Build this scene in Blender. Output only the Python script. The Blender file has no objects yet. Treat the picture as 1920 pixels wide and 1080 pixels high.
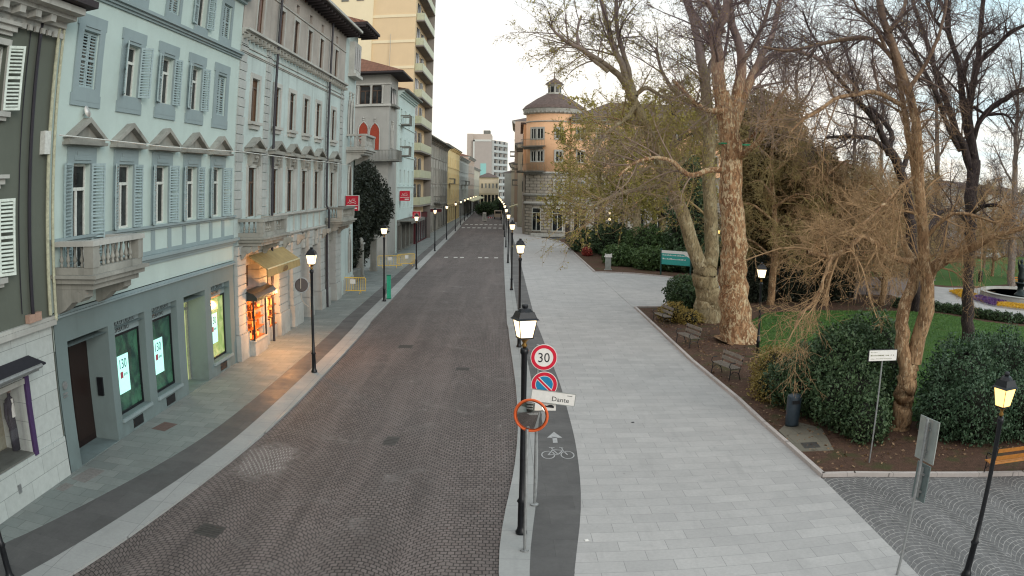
import bpy, math, random
import numpy as np
from mathutils import Vector, Matrix
RND = random.Random(11)
NR = np.random.default_rng(11)
scn = bpy.context.scene
COL = scn.collection
rad = math.radians

# ------------------------------------------------------------------ object helpers
def tag(o, label=None, cat=None, group=None, kind=None):
    if label: o['label'] = label
    if cat: o['category'] = cat
    if group: o['group'] = group
    if kind: o['kind'] = kind
    return o

def ent(name, label, cat, loc=(0, 0, 0), rz=0.0, group=None):
    o = bpy.data.objects.new(name, None)
    o.empty_display_size = .2
    COL.objects.link(o)
    o.location = loc
    o.rotation_euler = (0, 0, rz)
    return tag(o, label, cat, group)

def link(name, me, parent=None, loc=(0, 0, 0), rot=(0, 0, 0)):
    o = bpy.data.objects.new(name, me)
    COL.objects.link(o)
    if parent is not None: o.parent = parent
    o.location = loc
    o.rotation_euler = rot
    return o

def copy_tree(o, parent=None):
    c = o.copy()
    COL.objects.link(c)
    c.parent = parent
    for ch in list(o.children): copy_tree(ch, c)
    return c

class MB:
    """collects shapes; build() links them as one mesh object"""
    def __init__(s): s.v = []; s.f = []; s.m = []
    def add(s, vs, fs, mi=0):
        o = len(s.v)
        s.v += [tuple(p) for p in vs]
        s.f += [tuple(i + o for i in f) for f in fs]
        s.m += [mi] * len(fs)
        return s
    def box(s, x0, x1, y0, y1, z0, z1, mi=0):
        vs = [(x0, y0, z0), (x1, y0, z0), (x1, y1, z0), (x0, y1, z0), (x0, y0, z1), (x1, y0, z1), (x1, y1, z1), (x0, y1, z1)]
        return s.add(vs, [(0, 3, 2, 1), (4, 5, 6, 7), (0, 1, 5, 4), (1, 2, 6, 5), (2, 3, 7, 6), (3, 0, 4, 7)], mi)
    def fb(s, u0, u1, d0, d1, v0, v1, mi=0):      # facade box: along, outward, up
        return s.box(u0, u1, -d1, -d0, v0, v1, mi)
    def obox(s, c, ax, ay, az, mi=0):             # oriented box: centre and three half axes
        c, ax, ay, az = Vector(c), Vector(ax), Vector(ay), Vector(az)
        vs = [c - ax - ay - az, c + ax - ay - az, c + ax + ay - az, c - ax + ay - az, c - ax - ay + az, c + ax - ay + az, c + ax + ay + az, c - ax + ay + az]
        return s.add(vs, [(0, 3, 2, 1), (4, 5, 6, 7), (0, 1, 5, 4), (1, 2, 6, 5), (2, 3, 7, 6), (3, 0, 4, 7)], mi)
    def prism(s, pts, axis, t0, t1, mi=0):        # polygon in the two other axes, extruded along axis
        n = len(pts)
        def P(a, b, t): return {'x': (t, a, b), 'y': (a, t, b), 'z': (a, b, t)}[axis]
        vs = [P(a, b, t0) for a, b in pts] + [P(a, b, t1) for a, b in pts]
        fs = [tuple(range(n))[::-1], tuple(range(n, 2 * n))] + [(i, (i + 1) % n, (i + 1) % n + n, i + n) for i in range(n)]
        return s.add(vs, fs, mi)
    def lathe(s, prof, c=(0, 0, 0), seg=12, mi=0, a0=0.0, a1=2 * math.pi, sx=1, sy=1):
        full = abs(a1 - a0 - 2 * math.pi) < 1e-6
        k = seg if full else seg + 1
        vs = []
        for r, z in prof:
            for i in range(k):
                a = a0 + (a1 - a0) * i / seg
                vs.append((c[0] + sx * r * math.cos(a), c[1] + sy * r * math.sin(a), c[2] + z))
        fs = []
        for j in range(len(prof) - 1):
            for i in range(seg):
                i2 = (i + 1) % k
                fs.append((j * k + i, j * k + i2, (j + 1) * k + i2, (j + 1) * k + i))
        if full:
            if prof[0][0] > 1e-4: fs.append(tuple(range(k))[::-1])
            if prof[-1][0] > 1e-4: fs.append(tuple((len(prof) - 1) * k + i for i in range(k)))
        return s.add(vs, fs, mi)
    def tube(s, pts, r, seg=8, mi=0):
        pts = [Vector(p) for p in pts]
        rr = r if isinstance(r, (list, tuple)) else [r] * len(pts)
        vs = []
        for i, p in enumerate(pts):
            t = (pts[min(i + 1, len(pts) - 1)] - pts[max(i - 1, 0)]).normalized()
            a = t.orthogonal().normalized() if i == 0 else (a - t * a.dot(t)).normalized()
            b = t.cross(a)
            for k in range(seg):
                q = 2 * math.pi * k / seg
                vs.append(p + rr[i] * (math.cos(q) * a + math.sin(q) * b))
        fs = [(j * seg + i, j * seg + (i + 1) % seg, (j + 1) * seg + (i + 1) % seg, (j + 1) * seg + i) for j in range(len(pts) - 1) for i in range(seg)]
        fs += [tuple(range(seg))[::-1], tuple((len(pts) - 1) * seg + i for i in range(seg))]
        return s.add(vs, fs, mi)
    def each(s, name, mats, parent=None, loc=(0, 0, 0)):
        """one object per box collected (8 vertices, 6 faces each)"""
        for k in range(len(s.v) // 8):
            o = MB(); vs = s.v[8 * k:8 * k + 8]; c = Vector(vs[0]); o.add([tuple(Vector(p) - c) for p in vs], [tuple(i - 8 * k for i in f) for f in s.f[6 * k:6 * k + 6]], 0)
            o.build(name, mats, parent, tuple(c + Vector(loc)))
    def ring(s, c, R_, r, n=20, m=6, axis='y', mi=0, sq=1.0):   # torus
        pts = []
        vs = []
        for i in range(n):
            a = 2 * math.pi * i / n
            for k in range(m):
                b = 2 * math.pi * k / m
                q = R_ + r * math.cos(b); w = r * math.sin(b)
                x, z = q * math.cos(a), q * math.sin(a) * sq
                vs.append({'y': (c[0] + x, c[1] + w, c[2] + z), 'z': (c[0] + x, c[1] + z, c[2] + w), 'x': (c[0] + w, c[1] + x, c[2] + z)}[axis])
        fs = [(i * m + k, ((i + 1) % n) * m + k, ((i + 1) % n) * m + (k + 1) % m, i * m + (k + 1) % m) for i in range(n) for k in range(m)]
        return s.add(vs, fs, mi)
    def mesh(s, name, mats, smooth=False):
        me = bpy.data.meshes.new(name)
        me.from_pydata([tuple(p) for p in s.v], [], s.f)
        for m in (mats if isinstance(mats, (list, tuple)) else [mats]): me.materials.append(m)
        me.polygons.foreach_set('material_index', s.m)
        if smooth: me.polygons.foreach_set('use_smooth', [True] * len(s.f))
        me.update()
        return me
    def build(s, name, mats, parent=None, loc=(0, 0, 0), rot=(0, 0, 0), smooth=False):
        return link(name, s.mesh(name, mats, smooth), parent, loc, rot)

def np_mesh(name, V, F, mat_, smooth=False):
    """fast mesh from arrays; F is (n,3) or (n,4)"""
    me = bpy.data.meshes.new(name)
    k = F.shape[1]
    me.vertices.add(len(V)); me.vertices.foreach_set('co', V.astype(np.float32).ravel())
    me.loops.add(F.size); me.loops.foreach_set('vertex_index', F.astype(np.int32).ravel())
    me.polygons.add(len(F)); me.polygons.foreach_set('loop_start', np.arange(0, F.size, k, dtype=np.int32))
    me.polygons.foreach_set('loop_total', np.full(len(F), k, dtype=np.int32))
    if smooth: me.polygons.foreach_set('use_smooth', np.ones(len(F), dtype=bool))
    for m in (mat_ if isinstance(mat_, (list, tuple)) else [mat_]): me.materials.append(m)
    me.update(calc_edges=True)
    return me

# ------------------------------------------------------------------ material helpers
class NT:
    def __init__(s, name):
        s.m = bpy.data.materials.new(name); s.m.use_nodes = True
        s.t = s.m.node_tree; s.t.nodes.clear()
        s.out = s.t.nodes.new('ShaderNodeOutputMaterial')
        s.b = s.t.nodes.new('ShaderNodeBsdfPrincipled')
        s.t.links.new(s.b.outputs[0], s.out.inputs[0])
        s._pos = None
    def n(s, typ, **kw):
        x = s.t.nodes.new(typ)
        for k, v in kw.items(): setattr(x, k, v)
        return x
    def l(s, a, b): s.t.links.new(a, b)
    def pos(s):
        if s._pos is None: s._pos = s.n('ShaderNodeNewGeometry').outputs['Position']
        return s._pos
    def put(s, sock, v):
        if hasattr(v, 'type') and hasattr(v, 'links'): s.l(v, sock)
        elif isinstance(v, (tuple, list)) and len(v) == 3 and sock.type == 'RGBA': sock.default_value = (*v, 1)
        else: sock.default_value = v
    def math(s, op, a, b=None, c=None, clamp=False):
        x = s.n('ShaderNodeMath', operation=op, use_clamp=clamp)
        for i, q in enumerate((a, b, c)):
            if q is not None: s.put(x.inputs[i], q)
        return x.outputs[0]
    def sep(s, v):
        x = s.n('ShaderNodeSeparateXYZ'); s.l(v, x.inputs[0]); return x.outputs
    def comb(s, x_, y_, z_=0.0):
        x = s.n('ShaderNodeCombineXYZ')
        for i, q in enumerate((x_, y_, z_)): s.put(x.inputs[i], q)
        return x.outputs[0]
    def noise(s, scale=5, detail=4, rough=.55, vec=None, stretch=None, dist=0):
        v = vec if vec is not None else s.pos()
        if stretch:
            mp = s.n('ShaderNodeMapping'); mp.inputs['Scale'].default_value = stretch
            s.l(v, mp.inputs[0]); v = mp.outputs[0]
        x = s.n('ShaderNodeTexNoise'); x.inputs['Scale'].default_value = scale; x.inputs['Detail'].default_value = detail
        x.inputs['Roughness'].default_value = rough; x.inputs['Distortion'].default_value = dist
        s.l(v, x.inputs['Vector'])
        return x.outputs['Fac']
    def ramp(s, fac, lo, hi, a=0.0, b=1.0):
        x = s.n('ShaderNodeMapRange'); x.clamp = True
        s.l(fac, x.inputs[0])
        for i, q in enumerate((lo, hi, a, b)): x.inputs[i + 1].default_value = q
        return x.outputs[0]
    def mix(s, f, a, b, mode='MIX'):
        x = s.n('ShaderNodeMix', data_type='RGBA', blend_type=mode)
        s.put(x.inputs[0], f); s.put(x.inputs[6], a); s.put(x.inputs[7], b)
        return x.outputs[2]
    def bump(s, h, strength=.3, dist=.02):
        x = s.n('ShaderNodeBump'); x.inputs['Strength'].default_value = strength; x.inputs['Distance'].default_value = dist
        s.l(h, x.inputs['Height']); s.l(x.outputs[0], s.b.inputs['Normal'])
    def fin(s, col, rough=.8, metal=0, spec=.3):
        s.put(s.b.inputs['Base Color'], col); s.put(s.b.inputs['Roughness'], rough)
        s.b.inputs['Metallic'].default_value = metal
        s.b.inputs['Specular IOR Level'].default_value = spec
        return s.m
def dk(c, k): return tuple(min(1, x * k) for x in c)

def plaster(name, c, var=.12, streak=.25, rough=.9, bump=.15, grime=None, fine=9):
    t = NT(name)
    n1 = t.noise(.7, 5, .6); n2 = t.noise(fine, 4, .6); n3 = t.noise(1.0, 4, .6, stretch=(2.6, 2.6, .16))
    col = t.mix(t.ramp(n1, .35, .7), dk(c, 1 - var), dk(c, 1 + var * .6))
    col = t.mix(t.ramp(n2, .3, .75, 0, .35), col, dk(c, 1 - var * 1.5))
    g = grime or dk(c, .5)
    col = t.mix(t.ramp(n3, .54, .76, 0, streak), col, g)
    z = t.sep(t.pos())[2]
    low = t.math('MULTIPLY', t.ramp(z, 0, 1.3, 1, 0), t.ramp(t.noise(2.2, 4), .35, .7, 0, .55))
    col = t.mix(low, col, g)
    t.bump(n2, bump, .01)
    return t.fin(col, rough)

def ashlar(name, c, mort, bw, bh, axis='y', ms=.012, var=.2, streak=.2, bumpk=.6, zoff=0.0):
    """coursed stone on a vertical face; axis is the horizontal world axis that runs along the face"""
    t = NT(name)
    x, y, z = t.sep(t.pos())
    v = t.comb(x if axis == 'x' else y, t.math('ADD', z, zoff))
    b = t.n('ShaderNodeTexBrick'); t.l(v, b.inputs['Vector'])
    b.inputs['Scale'].default_value = 1; b.inputs['Brick Width'].default_value = bw; b.inputs['Row Height'].default_value = bh
    b.inputs['Mortar Size'].default_value = ms; b.inputs['Mortar Smooth'].default_value = .2; b.inputs['Bias'].default_value = 0
    t.put(b.inputs['Color1'], dk(c, 1 - var)); t.put(b.inputs['Color2'], dk(c, 1 + var * .5)); t.put(b.inputs['Mortar'], mort)
    n = t.noise(6, 5, .65)
    col = t.mix(t.ramp(n, .35, .75, 0, .4), b.outputs['Color'], dk(c, .6))
    st = t.noise(1.0, 4, .6, stretch=(2.6, 2.6, .16))
    col = t.mix(t.ramp(st, .52, .75, 0, streak), col, dk(c, .4))
    h = t.math('SUBTRACT', t.math('MULTIPLY', n, .4), b.outputs['Fac'])
    t.bump(h, bumpk, .02)
    return t.fin(col, .88)

def plain(name, c, rough=.6, metal=0, spec=.4, var=.15, scale=12, bump=0.0):
    t = NT(name)
    n = t.noise(scale, 4, .6)
    col = t.mix(t.ramp(n, .3, .7), dk(c, 1 - var), dk(c, 1 + var))
    if bump: t.bump(n, bump, .01)
    return t.fin(col, rough, metal, spec)

def emis(name, c, strength, base=None):
    t = NT(name)
    t.put(t.b.inputs['Base Color'], base or c); t.put(t.b.inputs['Emission Color'], c)
    t.b.inputs['Emission Strength'].default_value = strength; t.b.inputs['Roughness'].default_value = .4
    return t.m

def paved(name, c1, c2, mort, bw, bh, ms=.008, var=.5, rough=.7, patch=None, off=.5, swap=False, bumpk=.25, patchscale=.5):
    t = NT(name)
    x, y, z = t.sep(t.pos())
    a = t.math('ADD', x, t.math('MULTIPLY', y, .0244))
    wob = t.math('MULTIPLY', t.math('SUBTRACT', t.noise(.8, 2), .5), .04)
    v = t.comb(t.math('ADD', y, wob), a) if swap else t.comb(a, t.math('ADD', y, wob))
    b = t.n('ShaderNodeTexBrick'); t.l(v, b.inputs['Vector']); b.offset = off
    b.inputs['Scale'].default_value = 1; b.inputs['Brick Width'].default_value = bw; b.inputs['Row Height'].default_value = bh
    b.inputs['Mortar Size'].default_value = ms; b.inputs['Mortar Smooth'].default_value = .3
    t.put(b.inputs['Color1'], c1); t.put(b.inputs['Color2'], c2); t.put(b.inputs['Mortar'], mort)
    n = t.noise(1.1, 6, .65); n2 = t.noise(14, 4, .6)
    col = t.mix(t.ramp(n, .3, .75, 0, .38), b.outputs['Color'], dk(c1, .72))
    col = t.mix(t.ramp(n2, .35, .75, 0, .28), col, dk(c1, .6))
    st_ = t.noise(1.0, 5, .7, stretch=(2.2, .35, 1), dist=.5); col = t.mix(t.ramp(st_, .54, .7, 0, .3), col, dk(c1, .68))
    gum = t.n('ShaderNodeTexVoronoi'); gum.inputs['Scale'].default_value = 1.3; t.l(t.pos(), gum.inputs['Vector']); col = t.mix(t.ramp(gum.outputs['Distance'], .02, .045, .55, 0), col, dk(c1, .4))
    blot = t.noise(patchscale, 5, .7, dist=.6)
    col = t.mix(t.ramp(blot, .54, .7, 0, .5), col, patch or dk(c1, .62))
    t.bump(t.math('SUBTRACT', t.math('MULTIPLY', n2, .3), b.outputs['Fac']), bumpk, .01)
    return t.fin(col, t.ramp(n, .3, .7, rough - .12, rough + .15))

def fans(name, c1, c2, mdark, mlight, W, bw, bh, lightscale=.35, lo=.6, hi=.7, curve=1.05, base_light=0.0, straight=None, dirt=(.03, .028, .026), spread=None, ms=.014, joint=1.0, arcline=0, arccol=None, warp=.09):
    """small granite setts laid in arcs"""
    t = NT(name)
    x, y, z = t.sep(t.pos())
    a = t.math('ADD', x, t.math('MULTIPLY', y, .0244))
    nz = t.noise(3.0, 2)
    a2 = t.math('ADD', a, t.math('MULTIPLY', t.math('SUBTRACT', nz, .5), .07))
    col_i = t.math('DIVIDE', a2, W)
    fl = t.math('FLOOR', col_i)
    xl = t.math('MULTIPLY', t.math('SUBTRACT', t.math('SUBTRACT', col_i, fl), .5), W)
    arc = t.math('MULTIPLY', t.math('MULTIPLY', xl, xl), curve)
    if straight is not None:      # arcs flatten out to straight courses beside the kerb
        k = t.ramp(a, straight[0], straight[1], 1, 0)
        arc = t.math('MULTIPLY', arc, k)
    yy = t.math('ADD', y, t.math('ADD', arc, t.math('MULTIPLY', t.math('SUBTRACT', t.noise(2.1, 3), .5), warp)))
    v = t.comb(t.math('ADD', xl, t.math('MULTIPLY', fl, 7.31)), yy)
    b = t.n('ShaderNodeTexBrick'); t.l(v, b.inputs['Vector'])
    b.inputs['Scale'].default_value = 1; b.inputs['Brick Width'].default_value = bw; b.inputs['Row Height'].default_value = bh
    b.inputs['Mortar Size'].default_value = ms; b.inputs['Mortar Smooth'].default_value = .25; b.inputs['Bias'].default_value = -.1
    t.put(b.inputs['Color1'], c1); t.put(b.inputs['Color2'], c2)
    m1 = t.noise(lightscale, 6, .72, dist=.5)
    lm = t.math('ADD', t.ramp(m1, lo, hi), base_light, clamp=True)
    lm = t.math('MULTIPLY', lm, t.ramp(t.noise(4, 4, .7, stretch=(1.6, .6, 1)), .4, .62, .0, 1))
    if spread is not None:
        for (sx, sy, sr, sk) in spread:
            dx = t.math('SUBTRACT', x, sx); dy = t.math('MULTIPLY', t.math('SUBTRACT', y, sy), .5)
            dd = t.math('SQRT', t.math('ADD', t.math('MULTIPLY', dx, dx), t.math('MULTIPLY', dy, dy)))
            dd = t.math('ADD', dd, t.math('MULTIPLY', t.math('SUBTRACT', t.noise(1.6, 6, .75, dist=1.5), .5), 1.9 * sr))
            lm = t.math('MAXIMUM', lm, t.ramp(dd, sr * .6, sr, sk, 0))
    t.put(b.inputs['Mortar'], (0, 0, 0))
    fac = b.outputs['Fac']
    stone = t.mix(t.ramp(t.noise(9, 4), .3, .7, 0, .45), b.outputs['Color'], dk(c2, .62))
    big = t.noise(.28, 5, .6)
    stone = t.mix(t.ramp(big, .35, .68, 0, .5), stone, dk(c1, .74))
    tracks = t.noise(1.0, 5, .65, stretch=(.9, .06, 1), dist=.3)
    stone = t.mix(t.ramp(tracks, .47, .62, 0, .5), stone, dk(c1, 1.75))
    stone = t.mix(t.ramp(t.noise(1.0, 4, .6, stretch=(1.1, .1, 1)), .56, .7, 0, .5), stone, dk(c1, .55))
    mort = t.mix(lm, mdark, mlight)
    col = t.mix(t.math('MULTIPLY', fac, joint), stone, mort)
    if arcline:
        fr_ = t.math('FRACT', t.math('DIVIDE', yy, bh)); ln = t.math('ABSOLUTE', t.math('SUBTRACT', fr_, .5))
        col = t.mix(t.math('MULTIPLY', t.ramp(ln, .5 - arcline, .5), t.ramp(t.noise(2.5, 3), .3, .6, .2, .9)), col, arccol or mlight)
    col = t.mix(t.math('MULTIPLY', t.ramp(m1, lo - .1, hi), .1), col, dk(mlight, .6))
    col = t.mix(t.ramp(t.noise(.9, 6, .7, dist=1), .62, .75, 0, .5), col, dirt)
    t.bump(t.math('SUBTRACT', t.math('MULTIPLY', nz, .1), fac), .55, .02)
    return t.fin(col, .72)
# ------------------------------------------------------------------ camera (wide lens with barrel curvature)
cam_d = bpy.data.cameras.new('camera'); cam = bpy.data.objects.new('camera', cam_d); COL.objects.link(cam)
scn.camera = cam
cam_d.type = 'PANO'; cam_d.sensor_width = 36; cam_d.sensor_fit = 'HORIZONTAL'
cam_d.clip_start = .05; cam_d.clip_end = 3000
K1, K3 = .63335465, .06197497
q_ = 1920 / 1000 / 36
for holder in (cam_d, getattr(cam_d, 'cycles', None)):
    try:
        holder.panorama_type = 'FISHEYE_LENS_POLYNOMIAL'
        holder.fisheye_fov = rad(180)
        holder.fisheye_polynomial_k0 = 0
        holder.fisheye_polynomial_k1 = -K1 * q_
        holder.fisheye_polynomial_k2 = 0
        holder.fisheye_polynomial_k3 = -K3 * q_ ** 3
        holder.fisheye_polynomial_k4 = 0
    except Exception as e:
        pass
CM = Matrix(((.9998946, -.01304999, .0063632), (.00786515, .11847829, -.99292549), (.01220376, .99287088, .11856844)))
cam.matrix_world = Matrix.Translation((0, 0, 6.5)) @ CM.to_4x4()

# ------------------------------------------------------------------ light
SUN_EL, SUN_AZ = rad(16), rad(140)       # low sun behind thin cloud, behind the camera to the right
sd = bpy.data.lights.new('sun', 'SUN'); sd.energy = 1.4; sd.angle = rad(25); sd.color = (1, .93, .84)
so = bpy.data.objects.new('sun', sd); COL.objects.link(so)
sdir = Vector((math.sin(SUN_AZ) * math.cos(SUN_EL), math.cos(SUN_AZ) * math.cos(SUN_EL), math.sin(SUN_EL)))
so.rotation_euler = sdir.to_track_quat('Z', 'Y').to_euler()
so.location = (0, -20, 60)
w = bpy.data.worlds.new('World'); scn.world = w; w.use_nodes = True
nt = w.node_tree; nt.nodes.clear()
def wn(typ, **kw):
    x = nt.nodes.new(typ)
    for k, v in kw.items(): setattr(x, k, v)
    return x
wo = wn('ShaderNodeOutputWorld'); bg = wn('ShaderNodeBackground'); bg.inputs[1].default_value = .125
sky = wn('ShaderNodeTexSky', sky_type='NISHITA', sun_disc=False)
sky.sun_elevation = SUN_EL; sky.sun_rotation = SUN_AZ; sky.altitude = 50; sky.air_density = 1.0; sky.dust_density = 1.5; sky.ozone_density = 1.5
tc = wn('ShaderNodeTexCoord'); sp = wn('ShaderNodeSeparateXYZ'); nt.links.new(tc.outputs['Generated'], sp.inputs[0])
def wmath(op, a, b=None, clamp=False):
    x = wn('ShaderNodeMath', operation=op, use_clamp=clamp)
    for i, q in enumerate((a, b)):
        if q is None: continue
        if hasattr(q, 'links'): nt.links.new(q, x.inputs[i])
        else: x.inputs[i].default_value = q
    return x.outputs[0]
# thin high cloud: laid out on a flat layer above the town
zc = wmath('MAXIMUM', sp.outputs[2], .06)
cx = wmath('DIVIDE', sp.outputs[0], zc); cy = wmath('DIVIDE', sp.outputs[1], zc)
cb = wn('ShaderNodeCombineXYZ'); nt.links.new(cx, cb.inputs[0]); nt.links.new(cy, cb.inputs[1])
nz = wn('ShaderNodeTexNoise'); nz.inputs['Scale'].default_value = .55; nz.inputs['Detail'].default_value = 6; nz.inputs['Roughness'].default_value = .55; nz.inputs['Distortion'].default_value = .4
nt.links.new(cb.outputs[0], nz.inputs['Vector'])
mr = wn('ShaderNodeMapRange'); mr.inputs[1].default_value = .38; mr.inputs[2].default_value = .62
nt.links.new(nz.outputs['Fac'], mr.inputs[0])
side = wn('ShaderNodeMapRange'); side.inputs[1].default_value = .15; side.inputs[2].default_value = .62; side.inputs[3].default_value = .97; side.inputs[4].default_value = .4
nt.links.new(sp.outputs[0], side.inputs[0])        # thicker veil straight ahead, thinner to the right
lowv = wn('ShaderNodeMapRange'); lowv.inputs[1].default_value = .02; lowv.inputs[2].default_value = .22; lowv.inputs[3].default_value = .35; lowv.inputs[4].default_value = 0
nt.links.new(sp.outputs[2], lowv.inputs[0])
mk = wmath('MULTIPLY', mr.outputs[0], .45)
mk = wmath('ADD', wmath('SUBTRACT', side.outputs[0], .22), mk, clamp=True)
mk = wmath('ADD', mk, lowv.outputs[0], clamp=True)
warm = wn('ShaderNodeMapRange'); warm.inputs[1].default_value = 0; warm.inputs[2].default_value = .35
nt.links.new(sp.outputs[2], warm.inputs[0])
cc = wn('ShaderNodeMix', data_type='RGBA'); cc.inputs[6].default_value = (9.6, 9.0, 7.9, 1); cc.inputs[7].default_value = (9.0, 9.2, 9.3, 1)
nt.links.new(warm.outputs[0], cc.inputs[0])
blue = wn('ShaderNodeMix', data_type='RGBA', blend_type='MIX'); blue.inputs[0].default_value = .92
nt.links.new(sky.outputs[0], blue.inputs[6]); blue.inputs[7].default_value = (5.6, 8.3, 9.3, 1)
mx = wn('ShaderNodeMix', data_type='RGBA')
nt.links.new(mk, mx.inputs[0]); nt.links.new(blue.outputs[2], mx.inputs[6]); nt.links.new(cc.outputs[2], mx.inputs[7])
nt.links.new(mx.outputs[2], bg.inputs[0]); nt.links.new(bg.outputs[0], wo.inputs[0])
vs = scn.view_settings
vs.view_transform = 'Standard'; vs.look = 'None'; vs.exposure = 0.0; vs.gamma = 1; vs.use_curve_mapping = False
scn.render.film_transparent = False
try:
    scn.cycles.max_bounces = 5; scn.cycles.diffuse_bounces = 3; scn.cycles.glossy_bounces = 2; scn.cycles.transmission_bounces = 3
    scn.cycles.transparent_max_bounces = 6; scn.cycles.sample_clamp_indirect = 4; scn.cycles.caustics_reflective = False; scn.cycles.caustics_refractive = False
    scn.cycles.use_denoising = True; scn.cycles.denoiser = 'OPENIMAGEDENOISE'; scn.cycles.denoising_input_passes = 'RGB_ALBEDO_NORMAL'; scn.cycles.denoising_prefilter = 'ACCURATE'; scn.cycles.pixel_filter_type = 'BLACKMAN_HARRIS'; scn.cycles.filter_width = 1.2; scn.cycles.blur_glossy = .5; scn.cycles.use_adaptive_sampling = True; scn.cycles.adaptive_threshold = .012
except Exception: pass

# ------------------------------------------------------------------ ground and paving
def curve(pts, ys):
    a = np.array(sorted(pts, key=lambda p: p[1]), float)
    y = np.linspace(a[0, 1], a[-1, 1], 400)
    out = np.interp(ys, a[:, 1], a[:, 0])
    return out
def smooth(v, k=3):
    for _ in range(k): v = np.concatenate([[v[0]], (v[:-2] + 2 * v[1:-1] + v[2:]) / 4, [v[-1]]])
    return v
YS = np.concatenate([np.arange(-12, 40, 1.0), np.arange(40, 150, 5.0), np.arange(150, 421, 15.0)])
def line(pts, k=4): return smooth(curve(pts, YS), k)
X_ROADL = line([(-11.2, -12), (-9.6, 4), (-8.5, 8), (-7.8, 10.6), (-7.55, 12.4), (-7.25, 14.8), (-7.0, 17.4), (-6.8, 20), (-6.72, 24), (-6.85, 33), (-7.3, 47), (-8.0, 73), (-9.3, 130), (-11.4, 200), (-13.3, 312), (-16, 420)])
X_STRIPL = line([(-12.2, -12), (-10.4, 4), (-9.3, 8), (-8.6, 10.6), (-8.3, 12.4), (-7.95, 14.8), (-7.6, 17.4), (-7.42, 20), (-7.4, 24), (-7.5, 33), (-7.95, 47), (-8.6, 73), (-9.9, 130), (-11.9, 200), (-13.8, 312), (-16.5, 420)])
X_DARKL = line([(-14.5, -12), (-12.5, 4), (-11.2, 8), (-10.0, 10.6), (-9.6, 12.4), (-9.1, 14.8), (-8.6, 17.4), (-8.3, 20), (-8.22, 24), (-8.3, 33), (-8.75, 47), (-9.3, 73), (-10.6, 130), (-12.5, 200), (-14.2, 312), (-17, 420)])
X_ROADR = line([(.6, -12), (.1, 4), (0, 8), (-.15, 11), (-.28, 13), (-.28, 14.2), (-.2, 15.8), (0, 18.6), (.08, 22.2), (0, 27), (-.3, 35.3), (-.7, 49.1), (-1.35, 80), (-2.2, 132), (-4.2, 200), (-7, 312), (-10, 420)], 2)
X_LANEL = line([(1.3, -12), (.8, 4), (.45, 8), (.28, 11), (.27, 13), (.3, 14.3), (.45, 16), (.55, 18.6), (.62, 22.2), (.55, 27), (.3, 35.3), (-.1, 49), (-.75, 80), (-1.6, 132), (-3.6, 200), (-6.4, 312), (-9.4, 420)], 2)
X_LANER = line([(2.2, -12), (1.6, 4), (1.05, 8), (.95, 11), (1.0, 12.8), (1.15, 13.7), (1.38, 15.8), (1.5, 17.8), (1.58, 21), (1.5, 27), (1.22, 34), (.85, 43), (.5, 61), (.1, 80), (-.9, 120), (-2.9, 200), (-5.8, 312), (-9, 420)], 2)

def strip(name, XL, XR, z, m, skirt=.12, ymax=None, ymin=None):
    idx = [i for i, y in enumerate(YS) if (ymax is None or y <= ymax) and (ymin is None or y >= ymin)]
    V, F = [], []
    for i in idx:
        V += [(XL[i], YS[i], z), (XR[i], YS[i], z), (XL[i], YS[i], z - skirt), (XR[i], YS[i], z - skirt)]
    for j in range(len(idx) - 1):
        a, b = 4 * j, 4 * j + 4
        F += [(a, a + 1, b + 1, b), (a + 2, a, b, b + 2), (a + 1, a + 3, b + 3, b + 1)]
    F += [(2, 3, 1, 0)]
    o = MB().add(V, F).build(name, m)
    return tag(o, kind='structure')

def sheet(name, pts, z, m, thick=.1):
    o = MB().prism(pts, 'z', z - thick, z).build(name, m)
    return tag(o, kind='structure')

M = {}
t = NT('asphalt'); n = t.noise(3, 6, .7); n2 = t.noise(60, 3)
M['asphalt'] = t.fin(t.mix(t.ramp(n, .3, .7), t.mix(n2, (.05, .05, .05), (.09, .088, .085)), (.11, .105, .1)), .85)
M['road'] = fans('granite_setts', (.135, .11, .102), (.22, .184, .172), (.034, .029, .027), (.62, .58, .55), 1.7, .13, .135, lightscale=.55, lo=.6, hi=.72, straight=(-1.1, -.5), curve=.85, ms=.013, joint=.75, arcline=.13, arccol=(.03, .025, .024), warp=.2,
                 spread=[(-6.15, 18.5, .8, 1)])
M['plaza'] = fans('plaza_setts', (.115, .112, .112), (.17, .168, .168), (.06, .06, .06), (.46, .44, .42), 1.25, .14, .19, lo=.3, hi=.5, curve=1.3, base_light=.5, ms=.012, joint=.7, arcline=.11)
M['slab'] = paved('grey_slabs', (.435, .422, .412), (.51, .495, .48), (.22, .22, .215), .92, .46, ms=.006, rough=.62, patch=(.32, .315, .31))
M['slabl'] = paved('sidewalk_slabs', (.2, .225, .215), (.27, .29, .275), (.08, .09, .085), .82, .48, ms=.007, rough=.6, patch=(.17, .175, .165), off=.37)
M['dark_lane'] = paved('dark_lane', (.1, .098, .097), (.125, .122, .12), (.07, .07, .07), 1.1, .8, ms=.004, rough=.6, patch=(.07, .068, .066))
M['kerbstone'] = paved('kerb_stone', (.35, .355, .345), (.4, .4, .39), (.15, .15, .15), .9, 1.35, ms=.006, rough=.65, patch=(.3, .3, .29), off=0)
M['kerbrim'] = paved('kerb_rim', (.5, .45, .42), (.56, .5, .47), (.2, .18, .17), 1.2, 1.2, ms=.008, off=0)
t = NT('soil'); n = t.noise(5, 6, .75); n2 = t.noise(26, 5, .7); n3 = t.noise(1.1, 4)
c_ = t.mix(t.ramp(n, .3, .7), (.055, .03, .02), (.14, .075, .05)); c_ = t.mix(t.ramp(n2, .55, .75), c_, (.24, .15, .09))
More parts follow.
